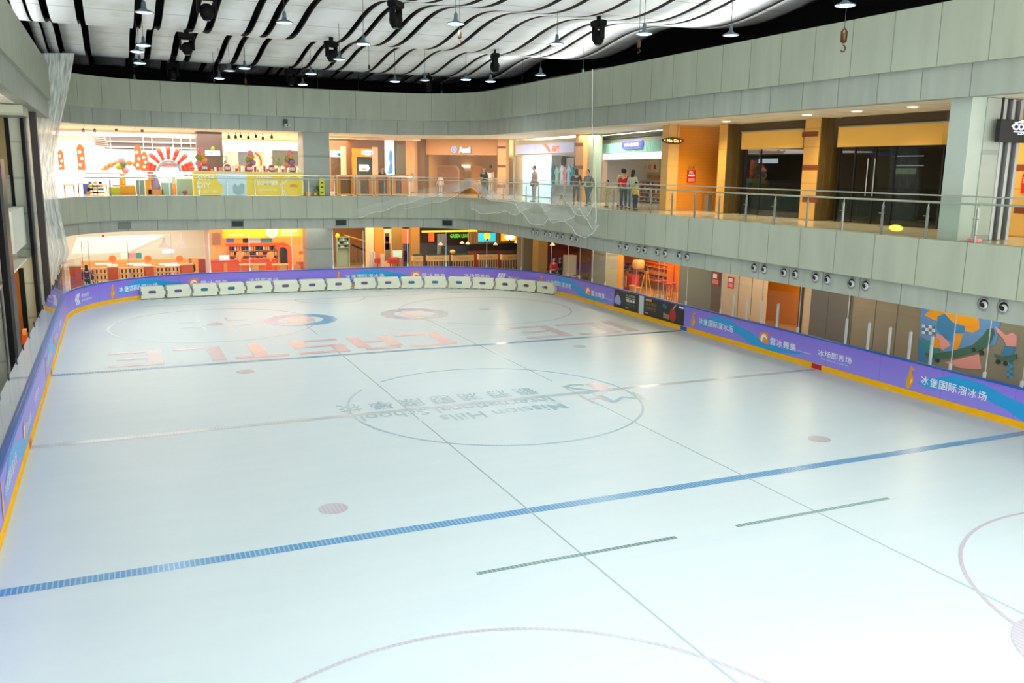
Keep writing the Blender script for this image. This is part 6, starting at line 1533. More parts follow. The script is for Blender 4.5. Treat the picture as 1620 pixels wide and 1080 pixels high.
# tan counter wall with tables
tb(C58, 128, 410, 330, 424, 0, .4, 'bench_wall', 'long tan wooden partition at the back of the changing court', 'partition', mat('partition_tan', (.88, .62, .34), .5), z0=0)
for k, u in enumerate((178, 234, 284)):
    x, z = C55.at(u, 409); t = thing('round_sign', 'round orange sign on a thin pole above the partition, %s from the left' % ORD[k], 'sign', C55.w(x, 0, 0), 0, 'round orange signs')
    mb = MB(C55); mb.lathe((x, -.04, z), [(0, 0), (.20, 0), (.20, .06)], 18, 'y'); mb.build('disc', mat('sign_orange', (.96, .48, .14), .45), t); mb = MB(C55); mb.tube([(x, 0, 0), (x, 0, z)], .02, 6); mb.build('pole', ORL, t)
for k, (u0, u1) in enumerate(((151, 176), (170, 186), (202, 230), (212, 240), (252, 282), (262, 290))):
    table_like(C55, u0, 418+k%2*2, u1, 430, -.95*(k % 2), .7, 'changing_table', 'white topped low table in the changing court, %s from the left' % ORD[k], 'table', WH, TANW, z0=0, group='white tables in the court')
# orange cabinets and boot racks
BOOT = mat('skate_boot', (.16, .15, .14), .5); BOOTB = mat('skate_blade', (.7, .72, .72), .3, metal=.7)
b0_ = thing('skate_boot', 'dark rental skate boot on a wooden rack of the changing court', 'skate', (0, 0, 0), 0, 'rental skate boots on the wooden racks')
mb = MB(); mb.prism([(-.12, .03), (.10, .03), (.13, .06), (.11, .09), (.02, .12), (-.02, .22), (-.12, .22)], -.04, .04); mb.build('boot', BOOT, b0_)
mb = MB(); mb.prism([(-.12, 0), (.12, 0), (.13, .015), (.10, .03), (-.11, .03)], -.006, .006); mb.build('blade', BOOTB, b0_)
refresh_kids(b0_)
firstboot = [True]
def rack(F, u0, v0, u1, label, cols_=5, rows=4):
    a, z1 = F.at(u0, v0); b, _ = F.at(u1, v0); t = thing('boot_rack', label, 'rack', F.w((a+b)/2, .2, 0), F.rz, 'wooden boot racks')
    for x in [a+(b-a)*k/2 for k in range(3)]: mb = MB(F); mb.box(x-.025, x+.025, 0, .38, 0, z1); mb.build('upright', TANW, t)
    for k in range(rows+1):
        z = .06+(z1-.10)*k/rows; mb = MB(F); mb.box(a+.025, b-.025, 0, .38, z, z+.03); mb.build('shelf_board', TANW, t)
        if k < rows:
            for q in range(cols_):
                x = a+.14+(b-a-.28)*q/(cols_-1)
                if abs(x-(a+b)/2) < .08: x += .12
                lc = F.w(x, .19, z+.032)
                if firstboot[0]: b0_.location = lc; firstboot[0] = False; o = b0_
                else: o = dup(b0_, lc)
                o.rotation_euler = (0, 0, F.rz+PI/2); o.scale = (.95, .95, min(1., (z1-.1)/rows*3.6))
def ocab(u0, v0, u1, Y, label):
    F = YF(Y); a, b, c, e = F.rect(u0, v0, u1, 440); t = thing('orange_cabinet', label, 'cabinet', F.w((a+b)/2, .2, 0), 0)
    mb = MB(F); mb.bbox(a, b, 0, .45, 0, e-.06, .012); mb.build('body', ORA, t); mb = MB(F); mb.box(a-.04, b+.04, -.03, .48, e-.06, e); mb.build('top', TANW, t); return t
RF = YF(52.2)
ocab(110, 421, 128, 50.2, 'tall orange cabinet at the left corner of the changing court'); ocab(171.5, 422, 187, 52, 'orange cabinet between the first and second boot racks'); ocab(229, 421, 244, 52, 'orange cabinet between the second and third boot racks'); ocab(286.5, 418, 306, 52, 'wide orange cabinet in front of the bending attendant')
rack(YF(51.9), 129, 425, 170, 'wooden boot rack behind the person in a purple top', 6); rack(RF, 188.5, 424, 228, 'wooden boot rack, second from the left', 6); rack(RF, 245.5, 422, 285, 'wooden boot rack, third from the left', 6)
tb(C53, 315, 410, 329, 440, .5, .5, 'red_bin', 'tall rounded dark red bin beside the cream wall', 'bin', mat('bin_red', (.72, .18, .10), .4), z0=0)
sb(C53, 325, 360, 333, 460, .3, .3, 'trim_6', mat('post_cream', (.95, .82, .70), .6), 'cream post between court and orange shop', z0=0, z1=Z1B+.02)
t = root(YF(51.5), 155, 373, 0, 'round_fitting', 'small red round cap on top of a glass post', 'cap'); x, z = YF(50.2).at(163, 372); mb = MB(); mb.ball((x, 50.2, z-.04), .06, 10, 6); mb.build('cap', mat('cap_pink', (.8, .25, .32), .4), t, True)
# ---- orange shop
S = YF(56.5)
sb(S, 330, 350, 490, 470, .9, .2, 'wall_far', mat('peach_wall', (.96, .68, .40), .6), 'peach back wall of the orange shop', z0=0, z1=Z1B+.03)
t = root(S, 420, 372, -.3, 'shop_sign', 'yellow orange fascia with a round white emblem over the orange shop', 'sign')
bx(S, 352, 362, 480, 375.5, -.3, .2, 'fascia', mat('fascia_amber', (.98, .68, .10), .5, emit=.25), t, z1=Z1B+.01); x, z = S.at(430, 367, -.35); mb = MB(S); mb.lathe((x, -.36, z), [(.0, 0), (.36, 0), (.36, .05)], 24, 'y'); mb.build('emblem_disc', WH, t); mb = MB(S); mb.lathe((x, -.38, z), [(.0, 0), (.22, 0), (.22, .02)], 20, 'y'); mb.build('emblem_face', mat('emblem_pink', (.93, .72, .70), .5), t)
tx(S, '冰堡乐园', 445, 363.5, 472, 369, -.31, WH, t, .04); tx(S, 'ICE CASTLE PARK', 445, 370, 472, 372.5, -.31, WH, t, .01); tx(S, 'WELCOME TO THE ICE', 361, 370.5, 386, 373, -.31, WH, t, .01)
for k, (u0, u1, m_, lab) in enumerate(((336, 349, mat('pic_mountain', (.62, .5, .45), .5, noise=.5, nscale=3), 'mountain picture'), (358, 370, BLUEP, 'blue menu picture'), (370, 384, GLDP, 'golden menu picture'), (384, 394, DKM, 'dark menu picture'), (394, 412, mat('pale_blue', (0, 0, 0)), 'pale blue menu picture'), (412, 431, TEAL, 'teal menu picture'))):
    v0, v1 = (368, 387) if k == 0 else (376.5, 384)
    tb(S, u0, v0, u1, v1, .1 if k else .7, .08, 'menu_picture', '%s above the orange shop counter' % lab if k else 'mountain picture at the left of the orange shop', 'picture', m_)
t = root(S, 390, 430, 0, 'service_counter', 'long glossy orange counter of the orange shop', 'counter', z0=0)
bx(YF(54.5), 333, 413, 438, 440, 0, .7, 'front', ORA, t, z0=0); bx(YF(54.5), 333, 411, 438, 413, -.04, .8, 'top', mat('counter_red', (.85, .22, .06), .35), t)
bx(YF(54.4), 354, 416, 360, 440, 0, .08, 'panel_rib', ORL, t, z0=0)
t = root(YF(54.3), 355, 412, .2, 'monitor', 'small white screen standing on the orange counter', 'monitor'); bx(YF(54.4), 347, 403.5, 363, 412, .2, .05, 'screen', mat('screen_grey', (.88, .90, .92), .4, emit=.3), t); bx(YF(54.4), 354, 411.5, 356, 413, .2, .08, 'stand', DKM, t)
# arch gateway of the shop
t = root(S, 445, 430, 0, 'arch_gate', 'orange arch around the dark doorway of the orange shop', 'arch', z0=0)
x, z = S.at(447, 398, .4); r0 = S.at(462, 398, .4)[0]-x; mb = MB(S)
for k in range(12):
    q0, q1 = PI*k/14, PI*(k+1)/14
    mb.prism([(x+r0*math.cos(q0), z+r0*math.sin(q0)*.95), (x+r0*math.cos(q1), z+r0*math.sin(q1)*.95), (x+(r0-.28)*math.cos(q1), z+(r0-.28)*math.sin(q1)*.95), (x+(r0-.28)*math.cos(q0), z+(r0-.28)*math.sin(q0)*.95)], .4, .7)
mb.build('arch', ORA, t); mb = MB(S); mb.box(x+r0-.28, x+r0, .4, .7, 0, z); mb.build('leg', ORA, t); bx(S, 358, 385, 440, 389, .3, .3, 'header', ORA, t)
tb(S, 444, 391, 455, 430, .6, .1, 'doorway', 'dark arched doorway in the orange shop', 'doorway', mat('door_black', (.07, .10, .11), .5), z0=0)
shelving(S, 362, 388, 440, 412, .4, 3, 'back shelf of the orange shop with dark goods', 'dark packaged item on the back shelf of the orange shop', [BLK2, BRN, DKM, ORL, mat('slate', (0, 0, 0)), WH], fl=0, per=20, frame=mat('shelf_warm', (.82, .55, .35), .5))
for k, u in enumerate((380, 429)):
    F = YF(54.2); x, z = F.at(u, 404); t = thing('round_sign', 'round light orange disc sign standing on the orange counter, %s one' % ('left', 'right')[k], 'sign', F.w(x, .3, z-.3), 0)
    mb = MB(F); mb.lathe((x, .25, z), [(0, 0), (.22, 0), (.22, .05)], 20, 'y'); mb.build('disc', ORL, t); mb = MB(F); mb.box(x-.06, x+.06, .24, .32, z-.40, z-.2); mb.build('foot', ORL, t)
for k, (u0, u1) in enumerate(((380, 402), (396, 422), (432, 458))):
    F = YF(52.3+.3*(k % 2)); t = table_like(F, u0, 418.5, u1, 436, 0, .6, 'wooden_table', 'light wooden table with slatted top in front of the orange counter, %s from the left' % ORD[k], 'table', ORL, TANW, z0=0)
for k, u in enumerate((404, 448, 470)):
    F = YF(51.6); x, z = F.at(u, 418); t = thing('chair', 'light orange chair with a rounded back near the boards, %s from the left' % ORD[k], 'chair', F.w(x, .2, 0), 0)
    mb = MB(F); mb.prism([(x-.2, .5), (x+.2, .5), (x+.2, z-.1), (x+.1, z), (x-.1, z), (x-.2, z-.1)], 0, .04); mb.build('backrest', ORL, t); mb = MB(F); mb.bbox(x-.22, x+.22, .04, .46, .43, .47, .01); mb.build('seat', ORL, t)
    for dx in (-.2, .17):
        for dy in (.04, .40): mb = MB(F); mb.box(x+dx, x+dx+.03, dy, dy+.03, 0, .43); mb.build('leg', TANW, t)
tb(YF(53), 471, 414, 485, 435, 0, .5, 'orange_cabinet', 'small orange cabinet beside the grey column on the ground floor', 'cabinet', ORA, z0=0)
tb(S, 473, 397, 483, 402, .3, .05, 'wall_plaque', 'orange plaque on the pale wall beside the doorway', 'plaque', ORA)
# ---- ground column
sb(YF(51.2), 487, 350, 527.5, 440, 0, 1.5, 'column', CONC, 'wide grey column on the ground floor below the gallery column', z0=0, z1=Z1B+.03)
# ---- corridor with posters
sb(YF(64), 525, 350, 592, 440, 0, .2, 'wall_far', mat('corridor_wall', (.60, .42, .22), .6), 'brown wall at the end of the corridor', z0=0, z1=Z1B+.03)
t = root(YF(62), 555, 396, 0, 'escalator_rail', 'slanted dark handrail in the corridor behind the rink', 'handrail'); F = YF(62)
for (u0, v0), (u1, v1), r_, m_ in (((556, 387), (583, 398), .07, BLK2), ((545, 372), (580, 382), .05, TANW)): p0, p1 = F.at(u0, v0), F.at(u1, v1); mb = MB(F); mb.tube([(p0[0], 0, p0[1]), (p1[0], 0, p1[1])], r_, 6); mb.build('rail', m_, t)
for k in range(5): p0 = F.at(558+k*6, 388+k*2.4); mb = MB(F); mb.tube([(p0[0], 0, p0[1]), (p0[0], 0, 0)], .025, 5); mb.build('baluster', STL, t)
shelving(YF(61), 533, 375, 553, 392, 0, 3, 'teal merchandise rack in the corridor', 'small teal item on the corridor rack', [TEAL, PGR, DKM, WH], fl=0, per=8, frame=mat('pale_green2', (.6, .7, .66), .5))
x, z = YF(60).at(534, 373); mb = MB(YF(60)); mb.ball((x, 0, z), .16, 10, 7); tag(mb.build('paper_lantern', YEL, None, True), 'yellow round lantern hanging above the corridor rack', 'lantern')
F = YF(55)
sb(F, 580.5, 350, 592, 470, 0, .3, 'trim_7', mat('door_cream', (.93, .82, .62), .6), 'cream door jamb in the corridor', z0=0, z1=Z1B+.03)
sb(F, 593, 350, 607, 470, .1, .3, 'trim_8', mat('wood_amber', (.84, .56, .16), .5), 'amber wood panel in the corridor', z0=0, z1=Z1B+.03)
def poster(F, u0, v0, u1, v1, d, label, base, shapes, z0=None):
    t = root(F, (u0+u1)/2, v1, d, 'poster', label, 'poster', z0=z0); bx(F, u0, v0, u1, v1, d, .06, 'sheet', base, t, z0=z0)
    for (a, b, c, e, m_) in shapes: bx(F, a, b, c, e, d-.015, .014, 'printed_shape', m_, t)
    return t
poster(F, 607.5, 362, 619.5, 428, 0, 'tall poster of a woman with dark hair on the corridor wall', mat('poster_tan', (.90, .74, .55), .5), ((609, 369, 616, 395, mat('print_dark_hair', (.30, .18, .12), .5)), (610, 374, 615, 382, SKN), (609, 385, 618, 412, mat('print_olive2', (.5, .42, .28), .5))), z0=0)
sb(F, 620, 350, 637, 420, .3, .2, 'trim_9', mat('panel_bronze', (.58, .48, .20), .45, metal=.2, noise=.2), 'bronze panel behind the white kiosk', z0=0, z1=Z1B+.03)
poster(YF(54.3), 637, 362, 648, 430, 0, 'tall dark and orange roll up poster by the restaurant', mat('poster_orange', (.86, .42, .22), .5), ((637.5, 385, 648, 428, mat('print_slate', (.22, .22, .30), .5)), (639, 397, 645, 414, mat('print_amber', (.88, .50, .18), .5)), (642, 386, 647, 393, mat('print_rose', (.8, .55, .5), .5))), z0=0)
t = root(YF(54), 629, 425, 0, 'info_kiosk', 'pale green screen board leaning in front of the bronze panel', 'screen', z0=.9); bx(YF(54), 621.5, 396, 636, 408, 0, .06, 'frame', WH, t); bx(YF(54), 623, 398, 635, 406, -.01, .01, 'display', mat('lit_mint', (.70, .85, .76), .5, emit=.4), t); 
for u in (623, 634): bx(YF(54), u, 406, u+1, 430, .02, .04, 'leg', STL, t, z0=0)
for k, (u0, u1, lab) in enumerate(((596, 604, 'small red seat at the left of the corridor'), (616.5, 631, 'long red seat in front of the screen board'))):
    t = root(YF(53), (u0+u1)/2, 425, 0, 'red_bench', lab, 'bench', z0=0); bx(YF(53), u0, 410, u1, 417, 0, .5, 'cushion', RED, t); bx(YF(53), u0, 407, u1, 410, .4, .1, 'backrest', RED, t)
    for u in (u0+1, u1-2): bx(YF(53), u, 417, u+1, 430, .1, .08, 'leg', DKM, t, z0=0)
tb(YF(52.5), 604, 402, 608, 430, 0, .3, 'post_stand', 'slim cream post beside the small red seat', 'post', mat('post_cream', (0, 0, 0)), z0=0)
for k, u in enumerate((584, 588, 591)): tb(YF(53.5), u, 398, u+2.4, 419, 0, .1, 'leaflet_rack', 'narrow white leaflet holder by the cream jamb, %s from the left' % ORD[k], 'leaflet holder', WH, z0=0)
# ---- restaurant with planters
RS = YF(60)
sb(RS, 648, 350, 900, 470, 0, .2, 'wall_far', mat('resto_wall', (.22, .15, .10), .6), 'dark brown back wall of the restaurant', z0=0, z1=Z1B+.03)
tb(YF(56), 650, 362, 664, 430, .5, .3, 'wood_panel', 'ochre wood panel at the left of the restaurant', 'panel', mat('ochre', (.60, .44, .16), .5), z0=0, z1=Z1B)
tb(YF(55), 668, 364.5, 755, 367, 0, .15, 'light_beam', 'long yellow lit beam over the restaurant entrance', 'beam', mat('lit_gold', (.85, .70, .15), .5, emit=.5))
tb(YF(58), 679, 368, 687, 382, 0, .2, 'red_lamp', 'red orange cylinder lamp in the dark restaurant', 'lamp', mat('lit_red', (.90, .30, .10), .5, emit=.7))
tb(YF(58.5), 692, 370, 704, 402, 0, .1, 'glass_door', 'pale grey door in the dark part of the restaurant', 'door', mat('door_grey', (.50, .53, .53), .5))
tb(YF(58), 700, 389, 742, 401, .1, .2, 'booth_sofa', 'long dark blue sofa back in the restaurant', 'sofa', mat('navy', (.10, .17, .24), .6), z0=0)
t = root(YF(57.5), 725, 375, 0, 'neon_sign', 'green neon leaf lettering in the restaurant', 'sign'); tx(YF(57.5), 'GREEN LEAF', 712, 370, 741, 376, 0, mat('lit_green', (.30, .65, .15), .5, emit=.7), t, .03)
# slatted screen
a, b, c, e = YF(57).rect(741, 366, 830, 396); t = thing('slat_screen', 'tall wooden slat screen behind the restaurant screens', 'screen', (YF(57).w((a+b)/2, 0, c)))
for k in range(38): mb = MB(YF(57)); x = a+(b-a)*k/38; mb.box(x, x+.055, 0, .08, 1.75, Z1B); mb.build('slat', mat('slat_wood', (.66, .50, .32), .5), t)
mb = MB(YF(57)); mb.box(a, b, -.02, .1, 1.68, 1.76); mb.build('rail', BLK2, t)
tb(YF(57.6), 741, 396, 830, 430, 0, .2, 'red_partition', 'brick red partition under the slat screen', 'partition', mat('brick_red', (.52, .20, .10), .6), z0=0)
for k, (u0, u1, v0, v1, m_, lab) in enumerate(((757.5, 784.5, 368.5, 382, mat('lit_turq', (.15, .72, .82), .5, emit=.7), 'turquoise lit screen with a golden circle in the restaurant'), (793.5, 819, 369.5, 381, mat('lit_orange2', (.98, .66, .05), .5, emit=.7), 'orange lit screen with a white plate in the restaurant'))):
    F = YF(55.5); t = root(F, (u0+u1)/2, v1, 0, 'lit_screen', lab, 'screen'); bx(F, u0, v0, u1, v1, 0, .1, 'panel', m_, t); x, z = F.at((u0+u1)/2, (v0+v1)/2-1.5*(k == 0), -.01)
    mb = MB(F); r_ = .24; mb.prism([(x+r_*(1+.6*k)*math.cos(q), z+r_*(1-.25*k)*math.sin(q)) for q in [2*PI*j/20 for j in range(20)]], -.02, 0); mb.build('printed_dish', (mat('lit_yel', (1, .8, .1), .5, emit=.6), WGL2)[k], t)
    mb = MB(F); mb.prism([(x-.1, z-.3), (x+.1, z-.3), (x, z-.12)], -.03, -.02); mb.build('printed_cone', BLK2, t)
# restaurant pendants
for k, (u, v, Y) in enumerate(((697, 387, 55), (740, 386, 55), (784, 387, 55), (817, 384, 55), (826, 386, 54.5), (874, 388, 47), (731, 385, 57))):
    F = YF(Y); x, z = F.at(u, v); t = thing('cone_lamp', 'small cream cone lamp hanging in the restaurant, %s from the left' % ORD[[0, 2, 3, 4, 5, 6, 1][k]], 'pendant lamp', F.w(x, 0, z), 0, 'cone lamps of the restaurant')
    mb = MB(F); mb.lathe((x, 0, z), [(.17, 0), (.05, .12), (.02, .16)], 14); mb.build('shade', mat('lit_cone', (.98, .85, .6), .5, emit=.8), t, True); mb = MB(F); mb.tube([(x, 0, z+.15), (x, 0, max(Z1B, z+.2))], .008, 5); mb.build('cord', DKM, t)
x, z = YF(54).at(716, 398); mb = MB(YF(54)); mb.ball((x, 0, z), .16, 12, 8, (1.2, 1, .8)); tag(mb.build('gold_lantern', GLDP, None, True), 'golden round lantern above the second planter', 'lantern')
def planter(u0, u1, v0, v1, Y, label, skew=0):
    F = YF(Y); a, b, c, e = F.rect(u0, v0, u1, v1); t = thing('planter_bar', label, 'planter', F.w((a+b)/2, .2, 0), 0, 'light wood planters in front of the restaurant')
    mb = MB(F); mb.box(a, b, 0, .4, c, e); mb.build('box', mat('planter_wood', (.88, .70, .42), .5), t)
    tx_ = text2d('STREET GRILL', a+(b-a)*.25, b-(b-a)*.25, (c+e)/2-.05, (c+e)/2+.05); mb = MB(F); mb.mesh2d(*tx_, -.006); mb.build('printed_lettering', BRN, t)
    mb = MB(F); mb.box(a+.03, b-.03, .04, .36, e-.04, e+.03)
    for k in range(90): x = a+.05+(b-a-.1)*random.random(); y = .03+.32*random.random(); h = .06+.11*random.random(); mb.poly([(x-.04, y, e), (x+.04, y+.02, e), (x+.02*random.random(), y+.01, e+h)]); mb.poly([(x, y-.03, e), (x+.01, y+.04, e), (x-.02, y+.01, e+h*.9)])
    mb.build('hedge', GRN, t)
    for k in range(9): x = a+(b-a-.05)*k/8; mb = MB(F); mb.box(x, x+.045, .02, .07, 0, c); mb.build('slat', mat('planter_wood', (0, 0, 0)), t)
    for k in range(5): x = a+.12+(b-a-.3)*k/4; mb = MB(F); mb.prism([(x, .45), (x+.10, .52), (x+.14, .64), (x+.04, .57)], .0, .018); mb.build('leaf_cutout', ORL, t)
    mb = MB(F); mb.box(a+.05, b-.05, .2, .24, .05, c); mb.build('back_board', SHD2, t)
planter(654, 669.5, 405, 413, 53.2, 'narrow light wood planter with hedge, first from the left'); planter(677, 711, 404, 413, 53, 'light wood planter with hedge left of the gold lantern')
planter(716.5, 750, 403.5, 412.5, 53, 'light wood planter with hedge right of the gold lantern'); planter(758, 788, 402.5, 411, 52.6, 'light wood planter with hedge, second from the right'); planter(794.5, 828, 402.5, 411, 52, 'light wood planter with hedge, at the right end of the row')
for k, u in enumerate((828, 834, 840)):
    F = YF(50.2+.1*k); x, z = F.at(u, 426); t = thing('folding_chair', 'light wood folding chair by the column, %s from the left' % ORD[k], 'chair', F.w(x, 0, 0), 0, 'folding chairs by the restaurant column')
    mb = MB(F)
    for dy in (0, .34): mb.tube([(x-.15, dy, .0), (x+.12, dy, 1.35)], .02, 5)
    mb.box(x-.02, x+.06, 0, .34, .9, .94); mb.build('frame', TANW, t); mb = MB(F); mb.box(x-.25, x+.1, 0, .34, .5, .53); mb.build('seat', TANW, t); mb = MB(F); mb.box(x+.05, x+.12, .02, .32, 1.05, 1.28); mb.build('backrest', TANW, t)

# ================================================================== GROUND FLOOR, RIGHT SIDE
XG = XF(26.2); XN = XF(25.2)
def wbox(F, u0, u1, d, th, m, label, nm='wall_right', v=460, z1=Z1B+.03):
    a, _ = F.at(u0, v, d); b, _ = F.at(u1, v, d); mb = MB(F); mb.box(a, b, d, d+th, 0, z1); return struct(mb.build(nm, m), label)
G52 = YF(52)
sb(YF(49.5), 828, 350, 852, 470, 0, 1.0, 'column', mat('col_grey_brown', (.48, .45, .36), .4, noise=.15), 'grey brown metal clad column at the far right corner of the ground floor', z0=0, z1=Z1B+.03)
sb(YF(47.5), 851.5, 350, 866, 470, 0, .8, 'column', mat('col_ochre', (.62, .47, .20), .4, noise=.2), 'ochre column under the netting corner', z0=0, z1=Z1B+.03)
# second restaurant room
sb(YF(55), 830, 350, 1000, 470, 0, .2, 'wall_far', mat('resto_red', (.50, .17, .07), .6), 'red brown wall of the corner restaurant', z0=0, z1=Z1B+.03)
F = YF(52.5); a, b, c, e = F.rect(866, 376, 912, 396); t = thing('slat_screen', 'hanging wooden slat screen over the corner restaurant', 'screen', F.w((a+b)/2, 0, 2.5))
for k in range(22): mb = MB(F); x = a+(b-a)*k/22; mb.box(x, x+.05, 0, .08, 2.55, Z1B); mb.build('slat', mat('slat_wood', (0, 0, 0)), t)
mb = MB(F); mb.box(a, b, -.02, .1, 2.49, 2.56); mb.build('rail', BLK2, t)
for k, (u, v, Y) in enumerate(((876, 411, 46.5), (888, 418, 45.5), (905, 411, 45.8), (912, 424, 43.8))):
    F = YF(Y); x, _ = F.at(u, v); t = thing('dining_table', 'dark pedestal dining table with a pale top, %s from the left' % ORD[k], 'table', F.w(x, 0, 0), 0, 'dining tables of the corner restaurant')
    mb = MB(F); mb.lathe((x, 0, 0), [(.28, 0), (.28, .03), (.04, .05), (.04, .70), (.1, .72)], 14); mb.build('pedestal', BLK2, t); mb = MB(F); mb.bbox(x-.45, x+.45, -.4, .4, .72, .76, .015); mb.build('top', mat('table_pale', (.80, .74, .64), .4), t)
    for s in (-1, 1):
        F2 = F; xx = x+s*.78; t = thing('dining_chair', 'small wooden chair on the %s side of the %s dining table from the left' % ('left' if s < 0 else 'right', ORD[k]), 'chair', F.w(xx, 0, 0), 0, 'dining chairs of the corner restaurant')
        mb = MB(F); mb.bbox(xx-.2, xx+.2, -.2, .2, .42, .46, .01); mb.build('seat', BRN, t); mb = MB(F); mb.box(xx+s*.17, xx+s*.2, -.2, .2, .46, .85); mb.build('backrest', BRN, t)
        for dx in (-.18, .15):
            for dy in (-.18, .15): mb = MB(F); mb.box(xx+dx, xx+dx+.03, dy, dy+.03, 0, .42); mb.build('leg', BLK2, t)
tb(YF(46.2), 897, 404, 912, 416, 0, .5, 'waiter_station', 'pale cabinet at the back of the corner restaurant', 'cabinet', mat('station_pale', (.74, .72, .62), .5), z0=0)
wbox(XG, 918, 934, 0, .6, mat('bronze_pier', (.50, .34, .16), .5, noise=.2), 'bronze wood pier right of the corner restaurant', 'trim_10')
wbox(XN, 934, 957, 0, .8, CONC, 'grey metal column between the corner restaurant and the orange lit shop', 'column')
wbox(XG, 957, 975, -.1, .4, mat('pier_gold', (.80, .60, .26), .4), 'golden lit pier at the left of the orange lit shop', 'trim_11')
# orange lit shop
AMB = mat('amber_wall', (.86, .46, .14), .5)
FO = XF(29.5)
wbox(FO, 940, 1100, 0, .2, AMB, 'amber back wall of the orange lit shop')
l = bpy.data.lights.new('shop_light', 'AREA'); l.energy = 210; l.color = (1, .62, .28); l.size = 4; o = bpy.data.objects.new('shop_light', l); o.location = (28.0, 41.5, 3.4); COL.objects.link(o)
shelving(FO, 1006, 416, 1056, 444, -.5, 5, 'wide warm lit shelf wall of the orange shop', 'red and orange boxed item on the shelf wall', [RED, ORL, GLDP, ORA, mat('maroon', (.45, .12, .10), .5)], fl=0, per=22, frame=mat('shelf_amber', (.82, .48, .2), .5))
shelving(FO, 975, 414, 1002, 438, -.5, 4, 'small warm lit shelf at the left of the orange shop', 'brown boxed item on the small shelf', [BRN, ORL, GLDP, mat('maroon', (0, 0, 0))], fl=0, per=10, frame=mat('shelf_amber', (0, 0, 0)))
tb(XG, 977, 435, 990, 456, .8, .06, 'poster_stand', 'yellow black and white poster stand in the orange lit shop', 'poster', mat('poster_mix', (.86, .72, .35), .5, noise=.7, nscale=6), z0=.2)
tb(XG, 987, 434, 999, 462, 1.0, .5, 'red_cabinet', 'red cabinet behind the poster stand', 'cabinet', mat('cabinet_red', (.78, .18, .12), .5), z0=0)
t = root(XG, 1022, 465, .4, 'easel', 'yellow wooden easel with a dark card in the orange lit shop', 'easel', z0=0); F = XG; x, z = F.at(1023, 432, .5)
for dx, dy in ((-.35, .3), (.35, .3), (0, .9)): mb = MB(F); mb.tube([(x+dx, dy, 0), (x, .5, 1.75)], .03, 6); mb.build('leg', GLDP, t)
mb = MB(F); mb.box(x-.14, x+.14, .42, .46, 1.45, 1.75); mb.build('card', DKM, t)
x, z = XG.at(1010, 418, 1.2); t = thing('round_lamp', 'round tan drum lamp hanging in the orange lit shop', 'lamp', XG.w(x, 1.2, z-.25), 0); mb = MB(XG); mb.lathe((x, 1.2, z-.25), [(.3, 0), (.36, .1), (.36, .4), (.3, .5)], 18); mb.build('drum', mat('drum_tan', (.85, .66, .42), .5), t, True); mb = MB(XG); mb.tube([(x, 1.2, z+.2), (x, 1.2, Z1B)], .012, 5); mb.build('cord', DKM, t)
for k, (u, d) in enumerate(((1040, .4), (1050, .8), (1058, .3), (1066, .7))):
    F = XG; x, z = F.at(u, 444, d); t = thing('bar_stool', 'tall stool with a red seat in the orange lit shop, %s from the left' % ORD[k], 'stool', F.w(x, d, 0), 0, 'red stools of the orange lit shop')
    mb = MB(F); mb.lathe((x, d, .98), [(.17, 0), (.19, .03), (.17, .07), (0, .08)], 14); mb.build('seat', RED, t, True)
    for q in range(4): a_ = q*PI/2+.7; mb = MB(F); mb.tube([(x+.2*math.cos(a_), d+.2*math.sin(a_), 0), (x+.1*math.cos(a_), d+.1*math.sin(a_), .98)], .015, 5); mb.build('leg', BRN, t)
    mb = MB(F); mb.tube([(x+.17*math.cos(q), d+.17*math.sin(q), .35) for q in [2*PI*j/12 for j in range(12)]], .01, 5, True); mb.build('foot_ring', BRN, t)
for k, (u, d) in enumerate(((1008, .3), (1000, .5))):
    x, z = XG.at(u, 452, d); mb = MB(XG); mb.lathe((x, d, 0), [(.13, 0), (.16, .4), (.19, .42), (.19, .46), (0, .47)], 12); tag(mb.build('drum_stool', TANW, None, True), 'small tan drum stool near the red cabinet, %s one' % ('nearer', 'farther')[k], 'stool')
# grey wall, poster, cream wall, doors
wbox(XG, 1073, 1125, 0, .3, mat('wall_grey_green', (.46, .49, .44), .35, noise=.12, nscale=.8), 'grey green clad wall right of the orange lit shop')
poster(XG, 1125, 430, 1138, 452, -.05, 'red and white food poster on the grey green wall', mat('poster_brick', (.55, .22, .16), .5), ((1128, 433, 1134, 440, WH), (1127, 442, 1136, 449, mat('print_coral', (.9, .5, .4), .5))))
wbox(XG, 1125, 1141, 0, .3, mat('wall_brown_dark', (.40, .33, .26), .5), 'dark brown wall strip beneath the food poster')
CRW = mat('wall_beige', (.84, .76, .64), .5, noise=.06)
wbox(XG, 1141, 1206, 0, .3, CRW, 'beige wall with a red notice')
poster(XG, 1151, 438, 1160, 456, -.05, 'red fire notice on the beige wall of the ground floor', mat('poster_fire', (.72, .25, .25), .5), ((1152.5, 440, 1158.5, 446, WH), (1152.5, 448, 1158.5, 454, PINK)))
l = bpy.data.lights.new('shop_light', 'AREA'); l.energy = 60; l.color = (1, .62, .2); l.size = 1.5; o = bpy.data.objects.new('shop_light', l); o.location = (27.6, 29.2, 3.4); COL.objects.link(o)
FD = XF(28.2)
wbox(FD, 1195, 1285, 0, .2, mat('wall_amber', (.95, .62, .15), .5), 'glowing amber wall inside the doorway')
wbox(XG, 1265, 1272, -.02, .3, mat('door_frame_dark', (.25, .17, .08), .5), 'dark door frame beside the amber doorway', 'door_1')
wbox(XG, 1272, 1284, 0, .3, CRW, 'beige pier right of the amber doorway')
wbox(XG, 1284, 1346, 0, .3, mat('hoarding_grey', (.42, .42, .40), .4), 'grey hoarding panels behind the glass')
